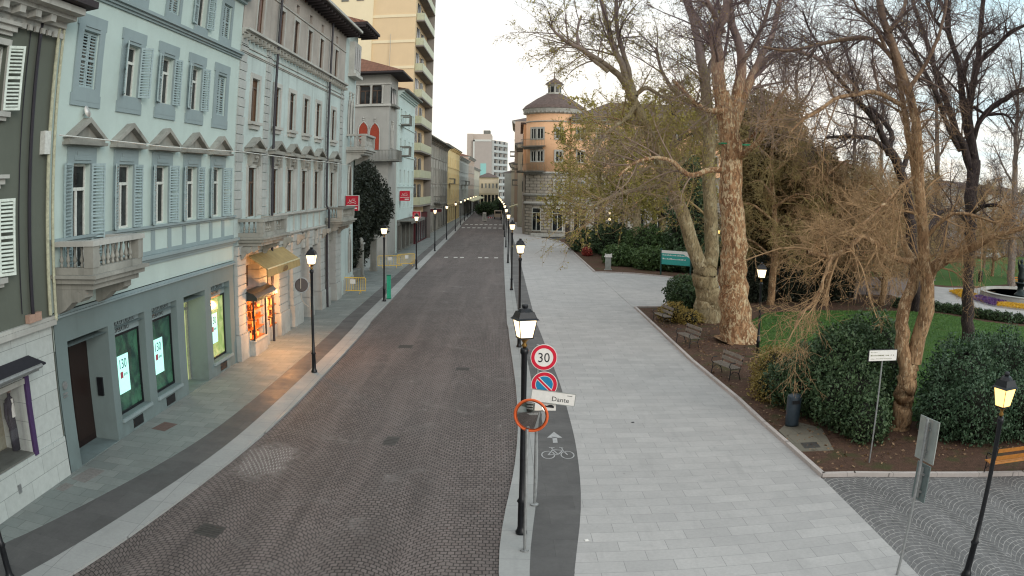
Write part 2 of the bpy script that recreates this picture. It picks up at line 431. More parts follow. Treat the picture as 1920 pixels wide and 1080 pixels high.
c_ = t.mix(t.ramp(n3, .52, .68, 0, .75), c_, (.06, .07, .022)); t.bump(n2, 1, .05); M['soil'] = t.fin(c_, .95)
t = NT('lawn'); n = t.noise(1.2, 5, .6); n2 = t.noise(30, 4, .7)
c_ = t.mix(t.ramp(n, .3, .7), (.045, .115, .022), (.08, .165, .03)); c_ = t.mix(t.ramp(n2, .35, .75, 0, .5), c_, (.03, .075, .014))
c_ = t.mix(t.ramp(t.noise(.5, 4), .58, .7, 0, .6), c_, (.09, .075, .03)); t.bump(n2, 1, .06); M['lawn'] = t.fin(c_, .95)

tag(MB().box(-700, 700, -40, 900, -.35, -.075).build('ground', M['asphalt']), kind='structure')
strip('road', X_ROADL, X_ROADR, -.055, M['road'], .015)
strip('kerb_left', X_STRIPL, X_ROADL, 0, M['kerbstone'])
strip('cycle_path_left', X_DARKL, X_STRIPL, -.004, M['dark_lane'])
strip('pavement_left', np.full(len(YS), -24.0), X_DARKL, 0.0, M['slabl'])
strip('kerb_right', X_ROADR, X_LANEL, 0, M['kerbstone'])
strip('cycle_path_right', X_LANEL, X_LANER, -.004, M['dark_lane'])
XP = line([(7.6, -12), (7.35, 11), (7.3, 17.3), (7.1, 22), (7.05, 25), (6.75, 31), (6.5, 46), (6.0, 66), (5.2, 108), (3.2, 109.5), (3.0, 113), (2.6, 120), (.4, 200), (-3, 312), (-6, 420)], 0)
strip('promenade', X_LANER, XP, 0, M['slab'])
# cobbled forecourt at the bottom right
pl = [(7.28, 17.2), (7.35, 11), (7.7, -12), (60, -12), (60, 12), (30, 11.6), (13, 15.5), (10.1, 16.5), (8.2, 17.1)]
sheet('forecourt', pl, -.004, M['plaza'])
# park ground
soil = [(7.3, 17.3), (8.2, 17.2), (10.1, 16.6), (13, 15.6), (30, 11.7), (60, 12), (120, 30), (120, 260), (20, 260), (12, 112.5), (5.25, 108), (6.05, 66), (6.5, 46), (6.78, 31), (7.1, 24)]
sheet('park_soil', soil, .012, M['soil'])
lawn1 = [(10.8, 21.5), (9.6, 25), (9.2, 28.5), (9.6, 31), (10.4, 33.5), (11.2, 37), (12, 41), (14, 44.2), (18, 45.2), (24, 45), (26.5, 43.5), (28, 40.4), (31, 37.4), (37, 34.6), (48, 30), (48, 21), (22, 20.2)]
sheet('lawn', lawn1, .024, M['lawn'])
sheet('lawn_far', [(33, 62), (36.5, 60), (41, 60), (48, 63.5), (80, 75), (90, 110), (64, 96), (40, 74)], .024, M['lawn'])
sheet('lawn_side', [(20, 68), (32, 63.5), (36, 74), (60, 96), (40, 96), (24, 86)], .024, M['lawn'])
M['parkpath'] = paved('park_path', (.33, .31, .3), (.35, .33, .32), (.32, .3, .29), 4, 4, ms=.001, rough=.8, patch=(.26, .24, .23))
path = [(6.47, 45.8), (9, 46), (12, 46.8), (14, 50), (17, 54), (23, 56.5), (27, 54), (26.5, 47), (27.8, 45), (29.5, 41.6), (33, 38.6), (40, 36), (70, 34), (70, 60), (46, 61), (40, 58.5), (35.5, 58.6), (32, 61.5), (22, 66), (17, 62), (13, 60.2), (11.4, 62.6), (9.1, 64.6), (6.0, 65.5)]
sheet('park_path', path, .018, M['slab'])
def edging(name, pts, m, wd=.12, h=.1, z0=0):
    mb = MB()
    for a, b in zip(pts[:-1], pts[1:]):
        a, b = Vector((*a, 0)), Vector((*b, 0)); t_ = (b - a).normalized(); nrm = Vector((-t_.y, t_.x, 0)) * wd / 2
        mid = (a + b) / 2; mb.obox((mid.x, mid.y, z0 + h / 2), t_ * ((b - a).length / 2 + .02), nrm, (0, 0, h / 2))
    return tag(mb.build(name, m), kind='structure')
yy = [17.3, 20, 22, 25, 28, 31, 36, 41, 45.8]
edging('kerb_park', [(float(np.interp(y, YS, XP)) + .06, y) for y in yy], M['kerbrim'])
yy = [65.6, 72, 80, 90, 100, 108]
edging('kerb_park_far', [(float(np.interp(y, YS, XP)) + .06, y) for y in yy], M['kerbrim'])
edging('kerb_forecourt', [(7.36, 17.3), (8.2, 17.15), (10.1, 16.55), (13, 15.55), (30, 11.65)], M['kerbrim'], .14)
edging('kerb_path_near', [(6.6, 45.8), (9, 46), (12, 46.8), (14, 50)], M['kerbrim'])
edging('kerb_path_far', [(6.05, 65.5), (9.1, 64.6), (11.4, 62.6), (13, 60.2), (17, 62), (22, 66)], M['kerbrim'])
# ------------------------------------------------------------------ materials for buildings
M['white'] = plaster('pale_green_plaster', (.49, .585, .55), .07, .16, grime=(.34, .4, .36), bump=.06)
M['bankgrey'] = plaster('blue_grey_plaster', (.175, .225, .225), .08, .18, grime=(.1, .12, .12), bump=.06)
M['trimblue'] = plaster('blue_grey_trim', (.27, .335, .345), .08, .15, bump=.05, grime=(.17, .2, .2))
M['shutterblue'] = plain('shutter_paint', (.30, .38, .39), .6)
M['greywall'] = plaster('dark_olive_plaster', (.125, .137, .112), .1, .25, grime=(.09, .1, .085), bump=.08)
M['bluewall'] = plaster('weathered_plaster', (.5, .58, .56), .14, .5, grime=(.2, .23, .215))
M['beige'] = plaster('painted_frieze', (.42, .38, .34), .2, .45, grime=(.24, .2, .18))
M['stone'] = plaster('grey_stone', (.34, .335, .3), .25, .75, bump=.3, grime=(.12, .12, .105))
M['stonew'] = plaster('pale_stone', (.48, .475, .44), .2, .6, bump=.25, grime=(.2, .2, .18))
M['stoned'] = plaster('dark_stone', (.2, .2, .18), .25, .5, bump=.35, grime=(.07, .07, .06))
M['quoin'] = plaster('quoin_stone', (.43, .445, .425), .18, .4, bump=.25, grime=(.2, .2, .18))
M['clad'] = ashlar('stone_cladding', (.5, .53, .51), (.22, .24, .23), 1.3, .43, 'y', .007, .07, .1, .15)
M['whiteframe'] = plain('white_joinery', (.6, .61, .57), .5)
M['shutterwhite'] = plain('white_shutter', (.62, .68, .62), .6)
M['wood'] = plain('dark_door_wood', (.014, .007, .006), .45, var=.4)
M['brownwood'] = plain('brown_joinery', (.09, .05, .03), .5, var=.3)
M['black'] = plain('black_iron', (.012, .013, .016), .38, .3, .5, var=.3)
M['pipe'] = plain('dark_pipe', (.02, .018, .026), .5)
M['copper'] = plain('cream_pipe', (.42, .42, .3), .5, var=.25)
M['roof'] = None
t = NT('roof_tiles'); x, y, z = t.sep(t.pos())
wv = t.math('SINE', t.math('MULTIPLY', t.math('ADD', x, y), 22)); n = t.noise(2.5, 5, .7)
c_ = t.mix(t.ramp(n, .3, .7), (.16, .075, .045), (.3, .14, .09)); c_ = t.mix(t.ramp(wv, -1, 1, 0, .5), c_, (.06, .03, .025))
t.bump(wv, .6, .05); M['roof'] = t.fin(c_, .9)
M['roofbrown'] = plain('brown_roof', (.12, .085, .075), .8, var=.3, scale=3)
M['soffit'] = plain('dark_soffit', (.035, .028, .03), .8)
t = NT('window_glass'); n = t.noise(1.7, 3)
M['glass'] = t.fin(t.mix(t.ramp(n, .4, .6), (.01, .011, .012), (.035, .04, .042)), .18, 0, .22)
t = NT('curtained_glass'); n = t.noise(1.0, 3, stretch=(9, 9, .3))
M['curtain'] = t.fin(t.mix(t.ramp(n, .35, .65), (.12, .13, .13), (.3, .31, .31)), .25, 0, .6)
M['glassgreen'] = None
t = NT('bank_glass'); x, y, z = t.sep(t.pos()); n = t.noise(1.3, 3, .5, dist=1)
c_ = t.mix(t.ramp(n, .4, .62), (.012, .03, .025), (.035, .1, .06))
t.put(t.b.inputs['Emission Color'], c_); t.b.inputs['Emission Strength'].default_value = .55
M['glassgreen'] = t.fin(c_, .08, 0, .7)
t = NT('lit_bank_glass'); n = t.noise(1.6, 3, .5, dist=1.4)
c_ = t.mix(t.ramp(n, .35, .65), (.2, .3, .08), (.42, .46, .2))
t.put(t.b.inputs['Emission Color'], c_); t.b.inputs['Emission Strength'].default_value = .75
M['glasslit'] = t.fin(dk(c_, 1) if isinstance(c_, tuple) else c_, .1, 0, .6)
M['poster'] = emis('backlit_poster', (.42, .92, .78), .85, (.5, .9, .8))
M['posterink'] = plain('poster_ink', (.03, .1, .12), .6)
M['posterred'] = plain('poster_red', (.45, .08, .12), .6)
M['ink'] = plain('black_lettering', (.015, .017, .02), .5)
M['lampglass'] = emis('lamp_glass', (1, .8, .5), 2.2)
M['lampwarm'] = emis('lamp_glass_warm', (1, .66, .2), 2.2)
M['brass'] = plain('worn_brass', (.35, .2, .06), .35, .8)
M['shoporange'] = emis('lit_shop_back', (1, .26, .03), .6)
M['shopyellow'] = emis('lit_shop_goods', (1, .5, .12), .75)
M['awny'] = plain('ochre_awning', (.36, .26, .11), .8, var=.15, scale=3)
M['awnedge'] = plain('pale_awning_edge', (.6, .56, .36), .8)
M['red'] = plain('red_sign', (.5, .015, .035), .4, var=.1)
M['maroon'] = plain('maroon_panel', (.09, .012, .018), .5, var=.3)
M['whitesign'] = plain('white_sign', (.8, .78, .74), .45, var=.05)
M['signred'] = plain('sign_red', (.62, .012, .04), .4, var=.08)
M['signblue'] = plain('sign_blue', (.012, .22, .42), .4, var=.08)
M['galv'] = plain('galvanised_steel', (.33, .34, .34), .45, .6, var=.2)
M['alu'] = plain('sign_back_aluminium', (.4, .43, .41), .4, .5, var=.15, scale=5)
M['purple'] = plain('purple_frame', (.06, .03, .1), .6)
M['darkcloth'] = plain('dark_awning_cloth', (.015, .014, .022), .8)
M['louvre'] = M['shutterwhite']

# ------------------------------------------------------------------ facade kit
def wall(mb, u0, u1, v0, v1, holes=(), d=0.0, depth=.25, mi=0):
    us = sorted({u0, u1} | {h[0] for h in holes} | {h[1] for h in holes})
    vs_ = sorted({v0, v1} | {h[2] for h in holes} | {h[3] for h in holes})
    us = [u for u in us if u0 <= u <= u1]; vs_ = [v for v in vs_ if v0 <= v <= v1]
    for a, b in zip(us[:-1], us[1:]):
        for c, e in zip(vs_[:-1], vs_[1:]):
            mu, mv = (a + b) / 2, (c + e) / 2
            if any(h[0] < mu < h[1] and h[2] < mv < h[3] for h in holes): continue
            mb.add([(a, -d, c), (b, -d, c), (b, -d, e), (a, -d, e)], [(0, 1, 2, 3)], mi)
    for h in holes:
        dd = h[4] if len(h) > 4 else depth
        a, b, c, e = h[:4]
        y0, y1 = -d, -d + dd
        mb.add([(a, y0, c), (a, y1, c), (a, y1, e), (a, y0, e)], [(0, 1, 2, 3)], mi)
        mb.add([(b, y0, c), (b, y0, e), (b, y1, e), (b, y1, c)], [(0, 1, 2, 3)], mi)
        mb.add([(a, y0, c), (b, y0, c), (b, y1, c), (a, y1, c)], [(0, 1, 2, 3)], mi)
        mb.add([(a, y0, e), (a, y1, e), (b, y1, e), (b, y0, e)], [(0, 1, 2, 3)], mi)
    return mb
def shell(mb, u0, u1, v0, v1, depth, mi=0, front=False):
    """side, back and top faces of a block whose front is a wall()"""
    y1 = depth
    mb.add([(u0, 0, v0), (u0, 0, v1), (u0, y1, v1), (u0, y1, v0)], [(0, 1, 2, 3)], mi)
    mb.add([(u1, 0, v0), (u1, y1, v0), (u1, y1, v1), (u1, 0, v1)], [(0, 1, 2, 3)], mi)
    mb.add([(u0, y1, v0), (u0, y1, v1), (u1, y1, v1), (u1, y1, v0)], [(0, 1, 2, 3)], mi)
    mb.add([(u0, 0, v1), (u1, 0, v1), (u1, y1, v1), (u0, y1, v1)], [(0, 1, 2, 3)], mi)
    if front: mb.add([(u0, 0, v0), (u1, 0, v0), (u1, 0, v1), (u0, 0, v1)], [(0, 1, 2, 3)], mi)
    return mb
CACHE = {}
def cached(key, fn):
    if key not in CACHE: CACHE[key] = fn()
    return CACHE[key]
def frame_mesh(w_, h_, transom, mull, fm, ft=.06):
    def f():
        mb = MB(); a = w_ / 2
        mb.fb(-a, -a + ft, -.05, .01, 0, h_); mb.fb(a - ft, a, -.05, .01, 0, h_)
        mb.fb(-a + ft, a - ft, -.05, .01, 0, ft); mb.fb(-a + ft, a - ft, -.05, .01, h_ - ft, h_)
        if transom: mb.fb(-a + ft, a - ft, -.05, .02, h_ * transom - .04, h_ * transom + .04)
        if mull: mb.fb(-.045, .045, -.048, .018, ft, (h_ * transom - .04) if transom else h_ - ft)
        return mb.mesh('window', fm)
    return cached(('fr', w_, h_, transom, mull, fm.name, ft), f)
def pane_mesh(w_, h_, gm):
    return cached(('pa', w_, h_, gm.name), lambda: MB().fb(-w_ / 2 + .03, w_ / 2 - .03, -.045, -.03, .03, h_ - .03).mesh('pane', gm))
def shutter_mesh(w_, h_, m, slats=True):
    def f():
        mb = MB(); e = .06
        mb.box(0, e, -.02, .02, 0, h_); mb.box(w_ - e, w_, -.02, .02, 0, h_)
        mids = [0, h_ * .5, h_]
        for q in (0, h_ * .48, h_ - e): mb.box(e, w_ - e, -.02, .02, q, q + e)
        if slats:
            n = max(6, int(h_ / .085))
            for i in range(n):
                z = e + (h_ - 2 * e) * (i + .5) / n
                if abs(z - h_ * .48 - e / 2) < .06: continue
                mb.obox((w_ / 2, 0, z), (w_ / 2 - e, 0, 0), (0, .017, .02), (0, -.004, .004))
        else: mb.box(e, w_ - e, -.006, .006, e, h_ - e)
        return mb.mesh('shutter', m)
    return cached(('sh', w_, h_, m.name, slats), f)
def window(root, u, v, w_, h_, d=0.0, rec=.18, fm=None, gm=None, transom=.68, mull=True, shut=None, sm=None, sa=18, surround=None, sill=None, ped=None, ft=.06, name='window'):
    fm = fm or M['whiteframe']; gm = gm or M['glass']
    o = link(name, frame_mesh(w_, h_, transom, mull, fm, ft), root, (u, -d + rec, v))
    link('pane', pane_mesh(w_, h_, gm), o)
    if shut == 'open':
        sw = w_ / 2
        for sgn in (-1, 1):
            a = rad(sa + RND.uniform(-9, 14))
            link('shutter', shutter_mesh(sw, h_, sm), o, (sgn * (w_ / 2 + .015), -rec - .05, 0), (0, 0, math.pi + a if sgn < 0 else -a))
    elif shut == 'closed':
        for sgn in (-1, 1):
            link('shutter', shutter_mesh(w_ / 2 - .01, h_ - .04, sm), o, (-w_ / 2 if sgn < 0 else .01, -rec * .6, .02))
    if surround: link('surround', surround, o, (0, -rec, 0))
    if sill: link('sill', sill, o, (0, -rec, 0))
    if ped: link('pediment', ped, o, (0, -rec, 0))
    return o
def surround_mesh(key, w_, h_, b, top, bot, m, d=.05, ears=0.0):
    """flat frame round an opening w_ x h_ (origin bottom middle of the opening)"""
    def f():
        mb = MB(); a = w_ / 2
        mb.fb(-a - b, -a - .002, 0, d, -bot, h_ + top); mb.fb(a + .002, a + b, 0, d, -bot, h_ + top)
        mb.fb(-a - .002, a + .002, 0, d, h_ + .002, h_ + top)
        if bot > .02: mb.fb(-a - .002, a + .002, 0, d, -bot, -.002)
        if ears:
            mb.fb(-a - b - ears, a + b + ears, 0, d * .9, h_ + top * .35, h_ + top + .12)
            mb.fb(-a - b - ears, a + b + ears, 0, d * .9, -bot - .12, -bot * .45)
            mb.fb(-a * .9, a * .9, d, d + .03, h_ + top * .3, h_ + top * .42)
        return mb.mesh('surround', m)
    return cached(('su', key), f)
def pediment_mesh(key, hw, m, base=.17, rise=.52, d=.27):
    def f():
        mb = MB()
        mb.fb(-hw, hw, 0, d, 0, base * .45); mb.fb(-hw + .07, hw - .07, 0, d - .07, base * .45, base)
        th = .13
        mb.prism([(-hw, base), (-hw + .22, base), (0, base + rise - th), (hw - .22, base), (hw, base), (0, base + rise)], 'y', -d, 0)
        mb.prism([(-hw + .2, base), (hw - .2, base), (0, base + rise - th)], 'y', -.07, 0)
        return mb.mesh('pediment', m)
    return cached(('pe', key), f)
def cornice(mb, u0, u1, v, steps, mi=0, caps=True):
    """steps: (height, depth) from the bottom up"""
    z = v
    for h, d in steps:
        mb.fb(u0, u1, .0, d, z, z + h - .002, mi); z += h
def baluster_mesh(h, m):
    p = [(.045, 0), (.045, .06), (.03, .08), (.03, .1), (.062, h * .3), (.062, h * .36), (.026, h * .6), (.03, h * .82), (.045, h * .86), (.045, h)]
    return cached(('ba', round(h, 3), m.name), lambda: MB().lathe(p, seg=8).mesh('baluster', m, True))
def console_mesh(h, d, w_, m):
    def f():
        pts = [(0, 0), (-.1, .05), (-d * .3, h * .2), (-d * .55, h * .5), (-d * .8, h * .55), (-d, h * .7), (-d, h), (0, h)]
        mb = MB().prism([(y, z) for y, z in pts], 'x', -w_ / 2, w_ / 2)
        mb.lathe([(.001, -w_ / 2 - .02), (h * .2, -w_ / 2 - .02), (h * .2, w_ / 2 + .02), (.001, w_ / 2 + .02)], seg=10)
        k = len(mb.v) - 40
        for i in range(k, len(mb.v)):      # turn the volute onto the side axis
            x, y, z = mb.v[i]; mb.v[i] = (z, y - d * .78, x + h * .72)
        return mb.mesh('console', m)
    return cached(('co', h, d, w_, m.name), f)
def balcony(root, u0, u1, d, vf, vt, m, mr=None, piers=(0, 1), nb=None, console=(.75, .9, .4), und=None, step=.24):
    mr = mr or m
    mb = MB()
    mb.fb(u0 - .15, u1 + .15, .002, d + .15, vf - .08, vf); mb.fb(u0 - .05, u1 + .05, .002, d + .05, vf - .2, vf - .082); mb.fb(u0 + .08, u1 - .08, .002, d - .08, vf - .34, vf - .202)
    mb.fb(u0, u1, d - .24, d, vf + .002, vf + .16)
    mb.fb(u0, u0 + .24, .002, d - .242, vf + .002, vf + .16); mb.fb(u1 - .24, u1, .002, d - .242, vf + .002, vf + .16)
    o = mb.build('balcony', m, root)
    mb = MB()
    mb.fb(u0 - .06, u1 + .06, d - .3, d + .06, vt - .12, vt); mb.fb(u0 - .06, u0 + .3, .002, d - .302, vt - .12, vt); mb.fb(u1 - .3, u1 + .06, .002, d - .302, vt - .12, vt)
    mb.build('handrail', mr, o)
    h = vt - .122 - (vf + .162)
    pm = cached(('pier', round(h, 3), m.name), lambda: MB().box(-.14, .14, -.14, .14, 0, h).mesh('pedestal', m))
    for f_ in piers: link('pedestal', pm, o, (u0 + .12 + (u1 - u0 - .24) * f_, -d + .12, vf + .161))
    bm_ = baluster_mesh(h, m)
    pu = [u0 + .12 + (u1 - u0 - .24) * f_ for f_ in piers]
    n = int((u1 - u0) / step)
    for i in range(1, n):
        u = u0 + (u1 - u0) * i / n
        if min(abs(u - p) for p in pu) < .2: continue
        link('baluster', bm_, o, (u, -d + .12, vf + .161))
    n = max(2, int((d - .2) / step))
    for uu in (u0 + .12, u1 - .12):
        for i in range(n): link('baluster', bm_, o, (uu, -(.12 + (d - .42) * (i + .5) / n), vf + .161))
    if console:
        ch, cd, cw = console
        for uu in (u0 + .3, u1 - .3): link('console', console_mesh(ch, cd, cw, m), o, (uu, 0, vf - .342 - ch))
    return o
def quoins(mb, u0, u1, v0, v1, d=.05, course=.36, mi=0):
    z = v0; i = 0
    while z < v1 - .1:
        s = .09 * (i % 2)
        mb.fb(u0 - 0 * s, u1 - s, 0, d, z + .015, min(z + course, v1) - .015, mi); z += course; i += 1
def text(root, s, size, loc, m, rot=(rad(90), 0, 0), ext=.003, align='LEFT', name='lettering', sx=1.0):
    cu = bpy.data.curves.new('lettering', 'FONT'); cu.body = s; cu.size = size; cu.extrude = ext; cu.align_x = align; cu.resolution_u = 3
    ob = bpy.data.objects.new('tmp_text', cu); COL.objects.link(ob)
    dg = bpy.context.evaluated_depsgraph_get(); me = bpy.data.meshes.new_from_object(ob.evaluated_get(dg))
    bpy.data.objects.remove(ob); me.materials.clear(); me.materials.append(m)
    o = link(name, me, root, loc, rot); o.scale = (sx, 1, 1)
    return o
def eave(root, u0, u1, v, d, depth, rise, m, sm, th=.16, name='roof', over=.3, brackets=None, hip=True):
    """projecting eaves with a low pitched roof above; facade frame"""
    mb = MB()
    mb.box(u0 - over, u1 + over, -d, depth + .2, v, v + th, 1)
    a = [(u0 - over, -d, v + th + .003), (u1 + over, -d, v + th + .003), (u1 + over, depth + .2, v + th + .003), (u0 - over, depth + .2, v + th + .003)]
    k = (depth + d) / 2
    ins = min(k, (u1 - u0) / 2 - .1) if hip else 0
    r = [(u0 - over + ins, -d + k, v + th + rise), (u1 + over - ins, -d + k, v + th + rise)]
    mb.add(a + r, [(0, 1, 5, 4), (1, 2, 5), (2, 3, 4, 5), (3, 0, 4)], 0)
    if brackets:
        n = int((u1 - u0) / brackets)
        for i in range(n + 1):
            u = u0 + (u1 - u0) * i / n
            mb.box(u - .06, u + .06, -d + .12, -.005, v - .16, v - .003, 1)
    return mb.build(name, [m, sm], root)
LX = -10.66
# ------------------------------------------------------------------ dark olive house at the far left
root = ent('corner_house', 'dark olive plastered house with white shutters over a stone clad shop, at the left edge', 'building', (LX, 0, 0), rad(90))
u0, u1 = -2.0, 15.62
holes = [(12.35, 13.3, 8.45, 9.85), (12.35, 13.3, 5.0, 6.6), (9.3, 10.25, 8.45, 9.85), (9.3, 10.25, 5.0, 6.6), (6.2, 7.15, 8.45, 9.85), (6.2, 7.15, 5.0, 6.6)]
mb = MB(); wall(mb, u0, u1, 3.86, 10.4, holes); shell(mb, u0, u1, 0, 10.4, 9); mb.build('wall', M['greywall'], root)
for h in holes:
    s_ = surround_mesh('grey', .95, round(h[3] - h[2], 2), .12, .14, .02, M['stonew'], .05)
    sl = cached(('greysill',), lambda: MB().fb(-.7, .7, 0, .16, -.14, -.03).fb(-.6, .6, 0, .1, -.22, -.142).mesh('sill', M['stonew']))
    o = window(root, (h[0] + h[1]) / 2, h[2], .95, round(h[3] - h[2], 2), rec=.15, shut='open', sm=M['shutterwhite'], sa=24, surround=s_, sill=sl, transom=None)
    lm = cached(('greylintel',), lambda: MB().fb(-.72, .72, 0, .22, .42, .5).fb(-.64, .64, 0, .14, .3, .418).fb(-.56, .56, 0, .06, .22, .298).mesh('lintel', M['stonew']))
    link('lintel', lm, o, (0, -.15, h[3] - h[2]))
mb = MB(); wall(mb, u0, u1 - .05, .98, 3.66, [(11.0, 14.02, .981, 2.68, .9)], depth=.9); mb.fb(u0, u1 - .05, -.3, .05, 0, .978); mb.build('shop_front', M['clad'], root)
MB().fb(u0, u1, 0, .16, 3.66, 3.78).fb(u0, u1, 0, .1, 3.782, 3.86).build('ledge', M['stonew'], root)
mb = MB(); cornice(mb, u0, u1, 10.4, [(.12, .1), (.14, .2), (.1, .5), (.16, .75)])
n_ = 60
for i in range(n_): mb.fb(u0 + (u1 - u0) * (i + .2) / n_, u0 + (u1 - u0) * (i + .75) / n_, .1, .17, 10.27, 10.398)
for i in range(24): mb.fb(u0 + .7 * i + .3, u0 + .7 * i + .55, .202, .48, 10.5, 10.658)
mb.build('cornice', M['stonew'], root)
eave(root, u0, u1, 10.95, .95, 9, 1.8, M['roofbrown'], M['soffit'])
o = MB().fb(11.0, 14.02, -.92, -.9, .98, 2.68).build('display_back', plain('display_back', (.3, .28, .2), .7), root)
t = NT('clear_pane'); tr = t.n('ShaderNodeBsdfTransparent'); gl = t.n('ShaderNodeBsdfGlossy'); gl.inputs['Roughness'].default_value = .03; mxs = t.n('ShaderNodeMixShader'); mxs.inputs[0].default_value = .1
t.l(tr.outputs[0], mxs.inputs[1]); t.l(gl.outputs[0], mxs.inputs[2]); t.l(mxs.outputs[0], t.out.inputs[0])
MB().fb(11.0, 14.0, -.1, -.09, 1.0, 2.66).build('shop_window', t.m, root)
MB().fb(14.02, 14.2, .0, .07, .94, 2.75).build('frame', M['purple'], o)
MB().fb(11.0, 14.02, -.08, .05, 2.6, 2.72).build('shop_lintel', M['stonew'], root)
MB().fb(11.0, 14.02, -.88, .03, .985, 1.02).build('sill', M['stoned'], o)
mb = MB(); mb.prism([(-.05, 3.18), (-.6, 3.06), (-.6, 3.02), (-.05, 3.1)], 'x', 9.5, 14.3)
aw = mb.build('awning', M['darkcloth'], root); MB().tube([(9.45, -.63, 3.04), (14.05, -.63, 3.04)], .05).tube([(9.45, -.55, 2.96), (14.0, -.55, 2.96)], .03).build('front_bar', M['galv'], aw)

MB().tube([(14.55, -.1, 10.6), (14.6, -.1, 4.2), (14.62, -.1, 3.9)], .05).tube([(14.18, -.04, 10.5), (14.2, -.04, 4.1)], .015, 5).build('downpipe', M['pipe'], root)
MB().tube([(15.42, -.1, 10.6), (15.42, -.1, 3.9)], .05).build('downpipe', M['copper'], root)
MB().fb(14.35, 14.62, .02, .16, 3.87, 4.05).fb(14.66, 14.95, .02, .14, 3.87, 4.06).build('utility_box', plain('box_terracotta', (.4, .26, .2), .6), root)
MB().fb(15.12, 15.4, .0, .16, 7.55, 8.08).build('junction_box', M['whiteframe'], root)
MB().fb(13.0, 13.16, .052, .06, .35, .55).build('small_plate', M['galv'], root)
# shop dummy in the window
dm = ent('shop_dummy', 'dressed shop dummy in a dark coat behind the purple framed shop window', 'mannequin', (LX - .5, 13.95, 1.02))
dm.rotation_euler[2] = rad(90)
mb = MB(); mb.lathe([(.16, .02), (.17, .5), (.13, .75), (.19, 1.12), (.17, 1.2), (.06, 1.26), (.05, 1.33)], seg=12, sx=1, sy=.6)
mb.tube([(.19, 0, 1.15), (.25, 0, .85), (.22, -.05, .6)], [.055, .045, .03]).tube([(-.19, 0, 1.15), (-.25, 0, .85), (-.22, -.05, .6)], [.055, .045, .03])
mb.build('coat', plain('dark_coat', (.03, .025, .04), .8), dm, smooth=True)
MB().lathe([(.01, 1.33), (.07, 1.37), (.085, 1.45), (.07, 1.54), (.01, 1.58)], seg=10).build('head', plain('dummy_skin', (.3, .2, .17), .6), dm, smooth=True)
MB().lathe([(.08, .8), (.07, 1.0), (.05, 1.22)], (0, -.09, 0), seg=8, sy=.4).build('shirt', M['whitesign'], dm)

# ------------------------------------------------------------------ pale green bank building
root = ent('bank_building', 'pale green plastered building with blue grey shutters and pediments above a bank', 'building', (LX, 0, 0), rad(90))
u0, u1 = 15.66, 29.42
CW = [17.25, 19.9, 22.5, 25.02, 27.55]
h1 = [(c - .5, c + .5, 5.62, 7.36) for c in CW[1:]] + [(CW[0] - .5, CW[0] + .5, 4.76, 7.36)]
h2 = [(c - .46, c + .46, 9.25, 10.72) for c in CW]
h3 = [(c - .45, c + .45, 12.15, 13.45) for c in CW]
mb = MB(); wall(mb, u0, u1, 3.9, 14.1, h1 + h2 + h3, depth=.2); shell(mb, u0, u1, 3.0, 14.1, 10); mb.build('wall', M['white'], root)
su1 = surround_mesh('b1', 1.0, 1.74, .28, .4, .0, M['trimblue'], .05)
su1d = surround_mesh('b1d', 1.0, 2.6, .28, .4, .0, M['trimblue'], .05)
su2 = surround_mesh('b2', .92, 1.47, .3, .3, .35, M['trimblue'], .05, ears=.06)
su3 = surround_mesh('b3', .9, 1.3, .2, .3, .25, M['trimblue'], .05)
pd = pediment_mesh('b', 1.05, M['stone'])
for i, c in enumerate(CW):
    hh = 2.6 if i == 0 else 1.74
    o = window(root, c, 7.36 - hh, 1.0, hh, rec=.16, shut='open', sm=M['shutterblue'], sa=14, surround=su1d if i == 0 else su1, gm=M['glass'], transom=.7 if i else .76)
    link('pediment', pd, o, (0, -.16, hh + .44))
    link('lintel_panel', cached(('lp',), lambda: MB().fb(-.45, .45, .052, .075, .08, .2).fb(-.32, .32, .052, .075, .202, .3).mesh('lintel_panel', M['trimblue'])), o, (0, -.16, hh))
    window(root, c, 9.25, .92, 1.47, rec=.16, shut='closed' if i in (0, 4) else 'open', sm=M['shutterblue'], sa=20, surround=su2, transom=.68)
    window(root, c, 12.15, .9, 1.3, rec=.16, shut='open' if i == 3 else 'closed', sm=M['shutterblue'], sa=14, surround=su3, transom=None)
mb = MB(); cornice(mb, u0, u1, 11.6, [(.07, .06), (.08, .12), (.1, .2)]); cornice(mb, u0, u1, 5.47, [(.06, .08), (.07, .14)])
cornice(mb, 18.75, u1 + .3, 4.46, [(.1, .05), (.08, .1), (.1, .18)]); cornice(mb, u0 + .02, u1, 3.76, [(.05, .1), (.07, .05)])
mb.build('string_course', M['trimblue'], root)
mb = MB()
for c in CW[1:]:
    for sgn in (-1, 1): mb.fb(c + sgn * .64 - .14, c + sgn * .64 + .14, 0, .03, 4.76, 5.46)
mb.fb(18.75, u1, 0, .025, 4.742, 4.86)
mb.build('band_panel', M['trimblue'], root)
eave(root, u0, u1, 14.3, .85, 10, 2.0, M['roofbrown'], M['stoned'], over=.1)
mb = MB(); cornice(mb, u0, u1, 13.85, [(.12, .15), (.12, .3), (.2, .55)]); mb.build('cornice', M['trimblue'], root)
